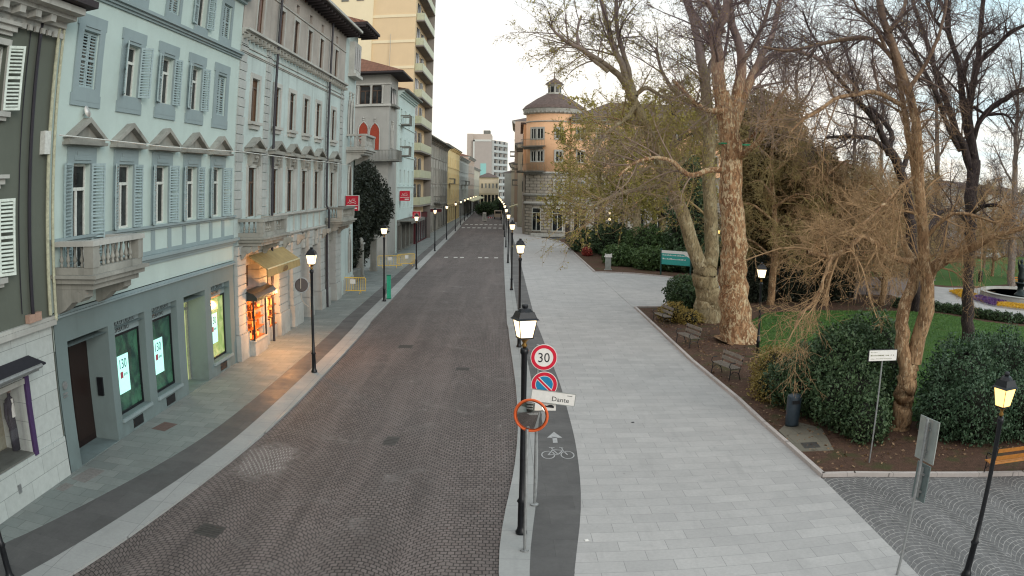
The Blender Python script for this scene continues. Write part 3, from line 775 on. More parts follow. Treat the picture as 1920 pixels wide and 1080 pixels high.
# ground floor
gd = (16.27, 18.6, .012, 3.14, .8); g1 = (19.0, 21.05, .5, 3.17, .3); g2 = (21.6, 23.58, .5, 3.17, .3); g3 = (24.2, 26.2, .012, 3.17, .8); g4 = (26.8, 28.82, .48, 3.2, .3)
mb = MB(); wall(mb, u0, u1, 0, 3.76, [gd, g1, g2, g3, g4], d=.02); shell(mb, u0, u1, 0, 2.99, 10); gf = mb.build('ground_floor', M['bankgrey'], root)
mb = MB()
for g in (g1, g2, g4): mb.fb(g[0] - .03, g[1] + .03, .022, .09, g[2] - .09, g[2])
mb.each('sill', M['trimblue'], gf)
o = MB().fb(16.27, 18.6, -.82, -.78, 0, 3.14).build('door', M['wood'], root)
MB().fb(16.4, 17.38, -.78, -.75, .2, 3.0).fb(17.5, 18.5, -.78, -.75, .2, 3.0).build('door_leaf', plain('door_panel_wood', (.02, .01, .008), .4), o)
o = MB().fb(24.2, 26.2, -.82, -.78, 0, 3.17).build('door', M['glasslit'], root)
MB().fb(24.2, 24.3, -.78, -.7, 0, 3.17).fb(26.1, 26.2, -.78, -.7, 0, 3.17).fb(25.16, 25.24, -.78, -.7, 0, 2.5).fb(24.3, 26.1, -.78, -.7, 2.5, 2.58).build('frame', M['galv'], o)
for g, gm_ in ((g1, M['glassgreen']), (g2, M['glassgreen']), (g4, M['glasslit'])):
    w_ = g[1] - g[0]
    o = MB().fb(g[0] + .05, g[1] - .05, -.29, -.27, g[2] + .05, 2.72).build('shop_window', gm_, root)
    MB().fb(g[0], g[0] + .06, -.27, -.22, g[2], 2.76).fb(g[1] - .06, g[1], -.27, -.22, g[2], 2.76).fb(g[0] + .06, g[1] - .06, -.27, -.22, g[2], g[2] + .07).fb(g[0] + .06, g[1] - .06, -.27, -.22, 2.69, 2.76).build('frame', M['black'], o)
    fa = MB().fb(g[0], g[1], -.28, -.2, 2.762, g[3]).build('fascia', M['trimblue'], o)
    text(fa, 'BANCA DI CREDITO', .185, (g[0] + .05, .195, 3.0), M['ink'])
    text(fa, 'COOPERATIVO', .185, (g[0] + .05, .195, 2.81), M['ink'])
    pw = .72
    px_ = g[0] + .52
    po = MB().fb(px_, px_ + pw, -.262, -.25, 1.05, 2.12).build('poster', M['poster'], o)
    text(po, '130', .38, (px_ + .05, .249, 1.75), M['posterink'], sx=.95)
    MB().fb(px_ + .12, px_ + .3, -.249, -.246, 1.48, 1.66).build('mark', M['posterred'], po)
    text(po, 'anni', .16, (px_ + .34, .249, 1.52), M['posterink'])
    MB().fb((g[0] + g[1]) / 2 - .35, (g[0] + g[1]) / 2 + .35, .022, .034, .07, .33).build('vent_grille', M['black'], root)
MB().tube([(15.9, -.03, 2.15), (15.9, -.07, 2.15)], .1, 14).build('house_number_plate', M['galv'], root)
MB().fb(15.8, 16.0, .022, .04, 1.92, 1.97).fb(15.8, 16.0, .022, .04, 1.86, 1.89).build('door_plate', M['galv'], root)
MB().box(18.52, 18.598, .3, .48, 1.25, 1.75).build('intercom', M['black'], root)
balcony(root, 15.78, 18.55, 1.28, 4.78, 5.54, M['stone'], M['stonew'], piers=(0, .02, 1), console=(.62, .95, .42))
# parcel of light from the doorway lamp
def point(name, loc, e, c, r=.08, spot=None):
    l_ = bpy.data.lights.new(name, 'POINT'); l_.energy = e; l_.color = c; l_.shadow_soft_size = r
    ob = bpy.data.objects.new(name, l_); COL.objects.link(ob); ob.location = loc; return ob
point('doorway_lamp_light', (LX - .45, 24.9, 2.9), 14, (1, .88, .4))
MB().tube([(15.62, -.12, 10.9), (15.66, -.12, 3.75)], .045).build('downpipe', M['copper'], root)
# satellite dish
ds = ent('satellite_dish', 'small white satellite dish on the pale green wall below the first closed shutter', 'satellite dish', (LX + .1, 17.2, 8.62))
MB().lathe([(.01, 0), (.1, .02), (.16, .06)], seg=14).build('bowl', M['whitesign'], ds, rot=(0, rad(70), 0), smooth=True)
MB().tube([(0, 0, 0), (-.1, 0, -.06)], .015, 5).build('bracket', M['galv'], ds)
# ------------------------------------------------------------------ weathered palace
root = ent('weathered_palace', 'weathered pale blue and grey stone palace with pediments, quoins and rusticated shop piers', 'building', (LX, 0, 0), rad(90))
u0, u1 = 29.46, 49.25
PC = [31.65, 34.88, 37.5, 40.2, 42.85, 46.65]
h1 = [(c - .52, c + .52, 5.46, 7.42) for c in PC]
h2 = [(c - .5, c + .5, 9.28, 11.08) for c in PC]
h3 = [(c - .45, c + .45, 13.05, 14.7) for c in PC]
h4 = [(c - .28, c + .28, 15.1, 15.55) for c in PC]
mb = MB(); wall(mb, u0, u1, 4.4, 12.88, h1 + h2, depth=.16); shell(mb, u0, u1, 4.0, 12.88, 12); mb.build('wall', M['bluewall'], root)
mb = MB(); wall(mb, u0, u1, 12.88, 16.1, h3 + h4, depth=.2, d=.01); shell(mb, u0, u1, 12.885, 16.1, 12); mb.build('attic_wall', M['beige'], root)
sp1 = surround_mesh('p1', 1.04, 1.96, .2, .16, 0, M['stonew'], .05)
sp2 = surround_mesh('p2', 1.0, 1.8, .2, .2, .12, M['stonew'], .05)
sp3 = surround_mesh('p3', .9, 1.65, .16, .16, 0, M['stonew'], .05)
pdp = pediment_mesh('p', 1.08, M['stone'], .16, .46, .34)
si2 = cached(('psill',), lambda: MB().fb(-.72, .72, 0, .18, -.12, 0).fb(-.6, .6, 0, .1, -.3, -.122).mesh('sill', M['stonew']))
carv = cached(('carv',), lambda: MB().fb(-.5, .5, 0, .1, 0, .42).fb(-.4, .4, .1, .15, .05, .36).lathe([(.01, -.02), (.13, 0), (.1, .08), (.01, .1)], (0, -.2, .2), 8).fb(-.62, -.5, 0, .2, -.1, .42).fb(.5, .62, 0, .2, -.1, .42).mesh('carved_panel', M['stone']))
for i, c in enumerate(PC):
    o = window(root, c, 5.46, 1.04, 1.96, rec=.09, fm=M['brownwood'], surround=sp1, transom=.7, gm=M['glass'])
    link('carved_panel', carv, o, (0, -.09, 2.13)); link('pediment', pdp, o, (0, -.09, 2.58))
    window(root, c, 9.28, 1.0, 1.8, rec=.09, fm=M['brownwood'], surround=sp2, sill=si2, transom=.8, gm=M['glass'] if i else plain('drawn_brown_blind', (.12, .06, .03), .6))
    window(root, c, 13.05, .9, 1.65, rec=.08, fm=M['brownwood'], surround=sp3, transom=None, gm=plain('rose_shutter', (.22, .14, .12), .7) if i < 2 else M['glass'])
    window(root, c, 15.1, .56, .45, rec=.16, fm=M['brownwood'], transom=None, mull=False)
mb = MB(); cornice(mb, u0, u1, 12.66, [(.08, .08), (.08, .16), (.1, .3)]); cornice(mb, u0, u1, 11.95, [(.05, .04), (.05, .08)]); cornice(mb, u0, u1, 12.2, [(.04, .05)])
cornice(mb, u0, u1, 8.0, [(.05, .05)]); cornice(mb, 34.3, 44.4, 5.3, [(.06, .12), (.08, .2)]); cornice(mb, 34.3, 44.4, 4.4, [(.07, .14), (.07, .22)]); cornice(mb, u0, u1, 14.95, [(.05, .06)])
mb.build('string_course', M['stonew'], root)
mb = MB()
for c in [35.6 + 1.33 * i for i in range(7)]: mb.fb(c - .06, c + .06, 0, .06, 4.56, 5.28)
for i in range(6): mb.fb(PC[i] + .85, PC[i] + 1.3, .0, .045, 5.5, 7.95)
mb.each('pilaster_strip', M['stonew'], root)
for a, b in ((29.5, 30.35), (33.0, 33.75), (44.7, 45.3), (48.45, 49.2)):
    mb = MB(); quoins(mb, a, b, 5.45, 12.6); mb.build('quoins', M['quoin'], root)
mb = MB()
for i in range(36): mb.fb(u0 + .55 * i + .1, u0 + .55 * i + .25, .01, .3, 12.5, 12.655)
mb.each('cornice_bracket', M['stone'], root)
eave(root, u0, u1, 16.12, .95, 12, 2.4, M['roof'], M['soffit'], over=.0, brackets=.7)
MB().fb(u0, u1, .952, 1.05, 16.16, 16.3).build('gutter', M['stonew'], root)
balcony(root, 30.0, 33.3, 1.05, 4.72, 5.42, M['stone'], M['stone'], piers=(0, .5, 1), console=(.5, .8, .35))
balcony(root, 45.1, 48.7, .95, 4.72, 5.46, M['stone'], M['stoned'], piers=(0, 1), console=(.5, .7, .35))
# ground floor: recessed shops behind rusticated piers
piers = [(29.5, 30.55, 0), (32.35, 33.35, 0), (35.3, 36.75, 0), (37.7, 39.3, 0), (40.9, 41.6, 0), (43.4, 44.35, 0), (44.75, 45.5, 0), (47.2, 48.6, 0)]
for a, b, _ in piers:
    mb = MB(); mb.fb(a - .04, b + .04, -.5, .2, .0, 1.0); z = 1.02
    while z < 3.75:
        mb.fb(a, b, -.5, .14, z, z + .34); mb.fb(a + .02, b - .02, -.5, .1, z + .34, z + .38); z += .38
    mb.fb(a - .02, b + .02, -.5, .17, z, 4.38)
    mb.build('pier', M['quoin'], root)
    if (b - a) > .8: link('capital', console_mesh(.5, .4, .28, M['stone']), root, ((a + b) / 2, -.17, 3.85))
MB().fb(u0, u1, -.5, -.02, 3.55, 4.39).build('lintel', M['stone'], root)
mb = MB()
for i in range(9): mb.fb(36.1 + i * .95, 36.5 + i * .95, -.02, .07, 3.6, 4.3).fb(36.2 + i * .95, 36.4 + i * .95, .07, .12, 3.9, 4.36)
mb.each('frieze_relief', M['stonew'], root)
MB().fb(35.3, u1, -.62, -.55, 0, 3.6).build('shop_back', plain('dark_shop_interior', (.02, .015, .018), .5), root)
for a, b in ((39.35, 40.85), (41.65, 43.35), (45.55, 47.15)):
    MB().fb(a, b, -.52, -.46, .62, 3.5).fb(a, b, -.46, -.42, 2.9, 3.5).build('maroon_shutter', M['maroon'], root)
    MB().fb(a, b, -.52, -.4, .0, .6).build('plinth', M['stoned'], root)
MB().fb(37.0, 37.6, -.54, -.48, .0, 3.4).build('door', plain('green_black_door', (.012, .018, .016), .5), root)
# lit shop
MB().fb(30.6, 35.25, -1.4, -1.35, .0, 3.5).build('shop_back_wall', M['shoporange'], root)
MB().fb(33.36, 35.28, -.36, -.32, .56, 2.34).build('shop_back_wall', M['shoporange'], root)
orsh = plain('orange_shelf', (.5, .16, .03), .5); rr = random.Random(3)
for z in (.62, 1.05, 1.48, 1.9):
    o = MB().fb(33.4, 35.25, -.31, -.02, z - .03, z).build('lit_shelf', orsh, root); mb = MB(); uu = 33.46
    while uu < 35.1:
        wd = rr.uniform(.05, .14); mb.fb(uu, uu + wd, -.25, -.1, z + .002, z + rr.uniform(.1, .32), rr.choice([0, 0, 1])); uu += wd + rr.uniform(.02, .1)
    mb.build('goods', [M['shopyellow'], plain('dim_goods', (.15, .05, .02), .5)], o)
MB().fb(33.36, 35.28, -.3, .02, .0, .56).build('shop_plinth', M['stonew'], root)
MB().fb(33.4, 35.2, -.42, -.38, 2.35, 3.5).fb(30.6, 32.3, -.42, -.38, 2.6, 3.5).each('upper_glazing', plain('dim_brown_glass', (.05, .035, .025), .15), root)
mb = MB(); prof = [(0, 2.2), (-.62, 2.2), (-.6, 2.32), (-.45, 2.48), (-.2, 2.56), (0, 2.58)]
mb.prism(prof, 'x', 30.5, 33.35)
mb.build('showcase_hood', plain('dark_hood', (.02, .03, .03), .3), root)
MB().fb(30.62, 32.3, -.1, .42, .0, .56).fb(30.58, 32.34, -.1, .46, .562, .62).build('showcase_base', M['stonew'], root)
MB().fb(30.62, 30.68, .36, .42, .622, 2.2).fb(32.24, 32.3, .36, .42, .622, 2.2).fb(30.62, 30.66, -.1, -.04, .622, 2.2).build('showcase_post', M['black'], root)
mb = MB(); rr = random.Random(5); mb.fb(30.66, 32.27, -.3, -.26, .62, 2.2, 2)
for z in (.64, 1.02, 1.4, 1.78):
    mb.fb(30.7, 32.22, -.25, .34, z, z + .025, 1); uu = 30.74
    while uu < 32.1:
        wd = rr.uniform(.04, .13); dd = rr.uniform(-.1, .2); mb.fb(uu, uu + wd, dd, dd + .08, z + .026, z + rr.uniform(.08, .3), rr.choice([0, 0, 1, 3])); uu += wd + rr.uniform(.01, .09)
mb.build('showcase_goods', [M['shopyellow'], plain('orange_shelf2', (.4, .12, .02), .5), M['shoporange'], plain('dark_goods', (.12, .04, .02), .5)], root)
point('showcase_light', (LX + 1.25, 31.3, 1.9), 300, (1, .42, .13), .15)
point('shop_light', (LX + .6, 33.9, 2.2), 220, (1, .48, .18), .2)
mb = MB(); mb.prism([(-.15, 3.95), (-.95, 3.42), (-.95, 3.38), (-.15, 3.88)], 'x', 30.9, 35.9, 0); mb.prism([(-.92, 3.4), (-.96, 3.4), (-1.0, 3.1), (-.96, 3.1)], 'x', 30.9, 35.9, 0); mb.box(30.9, 35.9, -.98, -.935, 3.4, 3.45, 1)
aw = mb.build('awning', [M['awny'], M['awnedge']], root)
text(aw, 'LEDA', .3, (33.0, -1.01, 3.14), M['brownwood'], (rad(98), 0, 0))
MB().tube([(34.02, -.2, 16.1), (34.02, -.2, 0)], .06).build('downpipe', M['pipe'], root)
MB().tube([(44.55, -.2, 16.1), (44.55, -.2, 5.6), (44.6, -.34, 5.3), (44.6, -.34, 4.3), (44.55, -.24, 4.1), (44.55, -.24, 0)], .06).build('downpipe', M['pipe'], root)
mb = MB().tube([(15.3, -.5, 7.95), (22, -.45, 7.88), (29.3, -.5, 7.95), (38, -.48, 7.9), (44, -.5, 7.93), (49.6, -.5, 7.9)], .018, 5)
tag(mb.build('overhead_cable', M['whiteframe'], None, (LX, 0, 0), (0, 0, rad(90))), 'pale overhead cable strung along the facades under the pediments', 'cable')

# projecting sign by the balcony
def cube_sign(name, label, x, y, z, w_, h_, m, mark=True):
    e = ent(name, label, 'sign', (x, y, z))
    MB().box(0, w_, -.09, .09, 0, h_).build('panel', m, e)
    MB().box(-.02, w_ + .02, -.1, .1, h_, h_ + .03).box(w_, w_ + .03, -.1, .1, 0, h_).box(-.3, 0, -.02, .02, h_ * .6, h_ * .68).build('frame', M['whiteframe'], e)
    if mark:
        mb = MB(); mb.box(.06 * w_, .94 * w_, -.098, -.092, h_ * .33, h_ * .37)
        mb.tube([(w_ * .15, -.095, h_ * .5), (w_ * .3, -.095, h_ * .62), (w_ * .28, -.095, h_ * .75), (w_ * .4, -.095, h_ * .6)], .015, 4)
        mb.tube([(w_ * .3, -.095, h_ * .5), (w_ * .6, -.095, h_ * .55), (w_ * .8, -.095, h_ * .47)], .018, 4)
        mb.tube([(w_ * .45, -.095, h_ * .62), (w_ * .5, -.095, h_ * .78), (w_ * .75, -.095, h_ * .78)], .015, 4)
        mb.tube([(w_ * .55, -.095, h_ * .7), (w_ * .7, -.095, h_ * .66), (w_ * .82, -.095, h_ * .56)], .013, 4)
        mb.box(w_ * .5, w_ * .9, -.098, -.092, h_ * .12, h_ * .2)
        mb.build('emblem', M['whitesign'], e)
    return e
cube_sign('projecting_sign', 'red square sign with a white emblem sticking out behind the palace balcony', -10.62, 50.6, 5.12, .82, .92, M['red'])
cube_sign('projecting_sign', 'red square sign with white lines on the pale blue apartment house', -11.9, 83.4, 5.2, 1.05, 1.0, M['red'])
cube_sign('projecting_sign', 'small dark red sign above the red shopfront under the tall tower', -11.6, 91.5, 3.1, .9, .8, M['red'])
cube_sign('projecting_sign', 'long flat dark red sign beyond the red shopfront', -11.4, 108.5, 3.35, 1.5, .4, M['maroon'], False)

# ------------------------------------------------------------------ venetian corner house
def gothic_mesh(w_, h_, m, fm, key):
    def f():
        a = w_ / 2; pts = [(-a, 0), (a, 0), (a, h_ * .62), (a * .9, h_ * .76), (a * .55, h_ * .88), (a * .2, h_ * .94), (0, h_), (-a * .2, h_ * .94), (-a * .55, h_ * .88), (-a * .9, h_ * .76), (-a, h_ * .62)]
        mb = MB().prism(pts, 'y', -.06, 0, 0)
        for p, q in zip(pts[1:], pts[2:] + pts[:1]):
            mb.tube([(p[0], -.06, p[1]), (q[0], -.06, q[1])], .06, 5, 1)
        mb.lathe([(.02, 0), (.1, .1), (.03, .2), (.12, .3), (.01, .42)], (0, -.06, h_), 6, 1)
        return mb.mesh('window', [m, fm])
    return cached(('go', key), f)
root = ent('venetian_house', 'narrow pale blue gothic house with a dark overhanging roof next to the ivy', 'building', (LX, 0, 0), rad(90))
u0, u1 = 49.3, 53.0
mb = MB(); wall(mb, u0, u1, 0, 16.8); shell(mb, u0, u1, 0, 16.8, 9); mb.build('wall', M['bluewall'], root)
go = gothic_mesh(.62, 2.4, M['glass'], M['stonew'], 'v')
for c in (51.0, 51.9): link('window', go, root, (c, 0, 9.9))
link('window', gothic_mesh(.9, 3.0, M['brownwood'], M['stonew'], 'v2'), root, (51.6, 0, 5.2)); link('window', gothic_mesh(.6, 2.4, M['glass'], M['stonew'], 'v3'), root, (51.8, 0, 1.2))
MB().fb(50.3, 52.7, 0, .5, 13.6, 13.8).fb(50.4, 52.6, .0, .35, 13.8, 15.9).build('bay', M['stonew'], root)
for c in (50.85, 51.5, 52.15): MB().fb(c - .22, c + .22, .35, .37, 14.1, 15.6).build('bay_pane', M['glass'], root)
balcony(root, 50.6, 54.0, 1.2, 8.95, 9.9, M['stonew'], M['stonew'], piers=(0, 1), console=(.6, .9, .4), step=.3)
eave(root, u0, u1 + 1, 16.8, 1.3, 9, 2.0, M['roof'], M['soffit'], over=.1, brackets=.6)
MB().fb(50, 53.02, -.2, .06, 0, .9).build('plinth', M['quoin'], root)
# garden front with ivy: pillars and low wall
for k, (y, l_) in enumerate(((58.7, 'stone gate pillar in front of the ivy, nearer to the pale wall'), (64.5, 'stone gate pillar under the ivy, nearer to the villa with red windows'))):
    e = ent('gate_pillar', l_, 'pillar', (-11.25, y, 0))
    MB().box(-.3, .3, -.3, .3, 0, .3).box(-.24, .24, -.24, .24, .3, 2.5).build('shaft', M['stone'], e)
    MB().box(-.32, .32, -.32, .32, 2.5, 2.62).lathe([(.2, 0), (.26, .14), (.18, .32), (.01, .4)], (0, 0, 2.62), 10).build('capital', M['stonew'], e)
tag(MB().box(-11.5, -11.1, 53.1, 58.2, 0, .75).box(-11.55, -11.05, 53.1, 58.2, .75, .85).build('garden_wall', M['stoned']), 'low dark stone garden wall at the foot of the ivy', 'wall')

# ------------------------------------------------------------------ villa with red gothic shutters
root = ent('gothic_villa', 'stone corner villa with red shuttered gothic windows and a tiled hipped roof', 'building', (0, 77, 0))
mb = MB()
hl = [(-15.1, -14.05, 14.55, 16.35), (-13.9, -12.95, 14.55, 16.35)]
wall(mb, -19, -12.15, 0, 17.4, hl, depth=.4)
mb.add([(-12.15, 0, 0), (-12.15, 5.2, 0), (-12.15, 5.2, 17.4), (-12.15, 0, 17.4)], [(0, 1, 2, 3)])
mb.add([(-19, 0, 0), (-19, 0, 17.4), (-19, 5.2, 17.4), (-19, 5.2, 0)], [(0, 1, 2, 3)]).add([(-19, 5.2, 0), (-19, 5.2, 17.4), (-12.15, 5.2, 17.4), (-12.15, 5.2, 0)], [(0, 1, 2, 3)])
mb.build('wall', plaster('greige_stone', (.36, .355, .33), .12, .3, bump=.15, grime=(.2, .2, .18)), root)
for a, b, c, e_ in hl: window(root, (a + b) / 2, c, round(b - a, 2), e_ - c, rec=.3, fm=M['brownwood'], transom=.72, gm=M['glass'])
mb = MB()
for x in (-15.25, -13.98, -12.85): mb.lathe([(.12, 0), (.09, .1), (.08, 1.5), (.16, 1.8)], (x, -.05, 14.55), 8)
mb.fb(-15.6, -12.0, 0, .25, 14.3, 14.5).fb(-15.6, -12.0, 0, .12, 16.4, 16.55); mb.build('loggia_columns', M['stonew'], root)
rw = plain('red_shutters', (.27, .035, .012), .6, var=.25)
link('window', gothic_mesh(.95, 2.3, rw, M['stonew'], 'h'), root, (-14.6, 0, 10.6)); link('window', gothic_mesh(1.0, 2.75, rw, M['stonew'], 'h2'), root, (-13.5, 0, 10.05))
for y in (1.4, 2.3): link('window', gothic_mesh(.6, 2.3, M['glass'], M['stonew'], 's'), root, (-12.15, y, 10.3), (0, 0, rad(90)))
mb = MB()
for y in (.7, 1.7, 2.7): mb.box(-12.14, -12.05, y, y + .7, 14.6, 16.2)
mb.each('side_window', M['glass'], root)
MB().box(-12.14, -11.7, .4, 3.8, 14.3, 14.5).build('side_ledge', M['stoned'], root)
mb = MB(); mb.box(-14.2, -11.2, -1.1, -.002, 9.0, 9.15).box(-12.148, -11.2, -.0, 2.6, 9.0, 9.15).box(-14.2, -11.2, -1.1, -1.04, 10.0, 10.06).box(-11.26, -11.2, -1.04, 2.6, 10.0, 10.06)
for i in range(22): mb.box(-14.15 + i * .135, -14.11 + i * .135, -1.09, -1.05, 9.15, 10.0)
for i in range(20): mb.box(-11.25, -11.21, -.9 + i * .175, -.86 + i * .175, 9.15, 10.0)
mb.build('iron_balcony', M['stoned'], root)
mb = MB(); ov = 1.4; A = [(-20, -ov, 17.4), (-12.15 + ov, -ov, 17.4), (-12.15 + ov, 6.2, 17.4), (-20, 6.2, 17.4)]
mb.add([(x, y, z + .18) for x, y, z in A] + [(-15.6, 2.6, 19.5), (-20, 2.6, 19.7)], [(0, 1, 4, 5), (1, 2, 4), (2, 3, 5, 4), (3, 0, 5)], 0)
mb.box(-20, -12.15 + ov, -ov, 6.2, 17.4, 17.56, 1); mb.build('roof', [M['roof'], M['soffit']], root)

# ------------------------------------------------------------------ generic town houses of the far rows
def townhouse(name, label, cat, face, X, ya, yb, h, mw, trim, rows, ncol, depth=10, roofm=None, shop=None, shopm=None, eav=.6, win=(.95, 1.6), blt=None, gm=None, group=None, pil=False, fm=None):
    """face 'L' looks to +x (left row), 'R' looks to -x (right row)"""
    L_ = yb - ya
    if face == 'L': r_ = ent(name, label, cat, (X, ya, 0), rad(90), group)
    elif face == 'R': r_ = ent(name, label, cat, (X, yb, 0), rad(-90), group)
    else: r_ = ent(name, label, cat, (X, ya, 0), 0, group); L_ = yb
    us = [L_ * (i + .5) / ncol for i in range(ncol)]
    ww, wh = win
    holes = [(u - ww / 2, u + ww / 2, z, z + wh) for u in us for z in rows]
    sh = shop if shop is not None else 3.4
    sw = L_ / ncol * .36
    sholes = [(u - sw, u + sw, .15, sh - .5) for u in us] if sh > 0 else []
    mb = MB(); wall(mb, 0, L_, sh, h, holes, depth=.2); shell(mb, 0, L_, 0, h, depth); mb.build('wall', mw, r_)
    if sh > 0:
        mb = MB(); wall(mb, 0, L_, 0, sh - .1, sholes, d=.04, depth=.35); mb.fb(0, L_, 0, .14, sh - .1, sh + .08); mb.build('ground_floor', shopm or trim, r_)
        for a, b, c, e_ in sholes: MB().fb(a, b, -.33, -.3, c, e_).fb(a, a + .08, -.3, -.26, c, e_).fb(b - .08, b, -.3, -.26, c, e_).build('shop_window', M['glass'], r_)
    su = surround_mesh(('t', ww, wh, trim.name), ww, wh, .16, .2, .1, trim, .05)
    for i, (u, _) in enumerate([(u, 0) for u in us]):
        for z in rows: window(r_, u, z, ww, wh, rec=.15, surround=su, transom=None, fm=fm or M['whiteframe'], gm=gm or (M['curtain'] if RND.random() < .35 else M['glass']))
    mb = MB()
    for z in rows[1:]: mb.fb(0, L_, 0, .09, z - .35, z - .22)
    mb.fb(0, L_, 0, .15, h - .5, h - .35).fb(0, L_, 0, .3, h - .35, h - .15).fb(0, L_, 0, .5, h - .15, h - .003)
    if pil:
        for i in range(ncol + 1): u = min(max(L_ * i / ncol, .15), L_ - .15); mb.fb(u - .14, u + .14, 0, .088, sh + .1, h - .502)
    mb.build('cornice', trim, r_)
    eave(r_, 0, L_, h, eav, depth, 1.6, roofm or M['roofbrown'], M['stoned'], over=0)
    if blt:
        for (ua, ub, z) in blt:
            mb = MB(); mb.fb(ua, ub, .002, 1.0, z, z + .14)
            n = int((ub - ua) / .18)
            for i in range(n + 1): q = ua + (ub - ua - .04) * i / n; mb.fb(q, q + .035, .95, .985, z + .14, z + 1.0)
            mb.fb(ua, ub, .94, 1.0, z + 1.0, z + 1.05).fb(ua, ua + .04, .02, .94, z + .9, z + 1.05).fb(ub - .04, ub, .02, .94, z + .9, z + 1.05)
            mb.build('balcony', M['stoned'], r_)
    return r_
M['paleblue'] = plaster('pale_blue_render', (.53, .64, .62), .06, .15, grime=(.3, .35, .35))
townhouse('apartment_house', 'pale blue apartment house between the gothic villa and the tall tower', 'building', 'L', -12.0, 82.2, 95.2, 16.4, M['paleblue'], M['paleblue'], [4.4, 6.9, 10.1, 13.2], 4, shop=3.2, win=(.95, 1.45), roofm=M['roof'], eav=.9, blt=[(1, 3.0, 9.7), (1, 3.0, 12.9)], shopm=M['stoned'])
tag(MB().box(-11.99, -10.7, 84, 96, 3.05, 3.15).box(-10.8, -10.7, 84, 96, 2.85, 3.05).build('shop_canopy', M['stoned']), 'long grey shop canopy under the pale blue apartment house', 'canopy')
# tower block
root = ent('tower_block', 'tall tan tower block with stacked green panelled balconies', 'building', (0, 0, 0))
tan = plaster('tan_render', (.7, .54, .34), .04, .05, bump=.02, grime=(.4, .32, .22)); cream = plaster('cream_render', (.78, .68, .47), .04, .05, bump=.02, grime=(.5, .45, .35))
MB().box(-17.5, -12.35, 95.5, 115, 3.4, 46).build('wall', tan, root); MB().box(-26, -17.502, 95.2, 115, 0, 46).build('end_wall', cream, root)
mb = MB()
for k in range(13): mb.box(-17.5, -12.3, 95.42, 95.498, 4.4 + 3.25 * k, 4.75 + 3.25 * k)
mb.each('floor_band', cream, root)
pan = plain('green_panel', (.46, .48, .34), .5, var=.12, scale=3); conc = plaster('concrete', (.25, .23, .21), .1, .3)
slabm = MB().box(-12.36, -11.35, 96.3, 108.3, 0, .18).mesh('balcony', conc)
panm = MB().box(-11.42, -11.36, 96.4, 101.9, .2, 1.1).box(-11.42, -11.36, 102.0, 108.2, .2, 1.1).box(-12.3, -11.43, 96.34, 96.39, .2, 1.1).mesh('parapet', pan)
winm = MB().box(-12.349, -12.3, 97, 100.4, .3, 2.6).box(-12.349, -12.3, 101.6, 105, .3, 2.6).mesh('window', M['glass'])
blm = MB().box(-12.34, -12.25, 98.6, 99.2, 1.5, 2.7).box(-12.34, -12.25, 103, 104.2, .9, 2.7).mesh('blind', M['curtain'])
for k in range(13):
    z = 4.3 + 3.2 * k
    o = link('balcony', slabm, root, (0, 0, z)); link('parapet', panm, o); w_ = link('window', winm, root, (0, 0, z)); link('blind', blm, w_)
MB().box(-12.35, -11.4, 108.31, 108.6, 0, 46).build('fin_wall', conc, root)
MB().tube([(-15.2, 95.2, 21), (-15.2, 95.2, 25)], .03, 4).build('antenna', M['galv'], root)
mb = MB()
for z in (26.2, 29.5): mb.box(-21.5, -20.6, 95.1, 95.19, z, z + .8).box(-19.6, -18.7, 95.1, 95.19, z, z + .8)
mb.each('small_window', M['stoned'], root)
MB().box(-17, -11.8, 95.6, 108.5, 0, 3.39).build('shop_base', M['maroon'], root)
for k in range(5): MB().box(-11.8, -11.74, 96 + 2.5 * k, 97.6 + 2.5 * k, .2, 2.7).build('shop_window', M['glass'], root)
greyc = plaster('grey_classical', (.47, .46, .42), .12, .3); yel = plaster('yellow_render', (.85, .68, .36), .06, .1, bump=.02)
ros = plaster('rose_render', (.5, .38, .3), .08, .15); crm = plaster('cream_house', (.6, .56, .45), .08, .15); gry2 = plaster('grey_house', (.52, .52, .48), .1, .2)
townhouse('classical_building', 'grey classical building with pilasters and a deep cornice beyond the tower', 'building', 'L', -12.5, 109, 146, 13.4, greyc, M['stone'], [4.6, 7.4, 11.2], 9, shop=3.9, pil=True, eav=1.1, win=(1.1, 1.9), blt=[(14, 24, 4.2)])
townhouse('yellow_house', 'bright yellow house with a plain side wall on the left row', 'building', 'L', -12.9, 146.2, 182, 14.2, yel, yel, [4.4, 7.6, 10.6], 8, roofm=M['roof'], blt=[(8, 12, 7.2)])
townhouse('row_house', 'grey row house with iron balconies after the yellow house', 'building', 'L', -12.9, 182.2, 215, 13.2, gry2, M['stonew'], [4.4, 7.4, 10.4], 8, blt=[(6, 10, 7.1), (18, 22, 7.1)])
townhouse('row_house', 'rose row house further down the left row', 'building', 'L', -13.0, 215.2, 245, 14.6, ros, M['stonew'], [4.4, 7.6, 10.8], 7, roofm=M['roof'])
townhouse('row_house', 'pale cream row house near the far end of the left row', 'building', 'L', -13.6, 245.2, 290, 12.6, crm, M['stonew'], [4.4, 7.4], 9)
townhouse('arcade_building', 'low ochre building closing the far end of the street', 'building', 'F', -14.6, 292, 7.6, 10.2, plaster('ochre_render', (.74, .64, .48), .06, .1), plaster('ochre_trim', (.7, .6, .42), .05, .1), [6.4], 6, depth=8, shop=4.6, roofm=M['roofbrown'], eav=.8, win=(.6, 1.7))
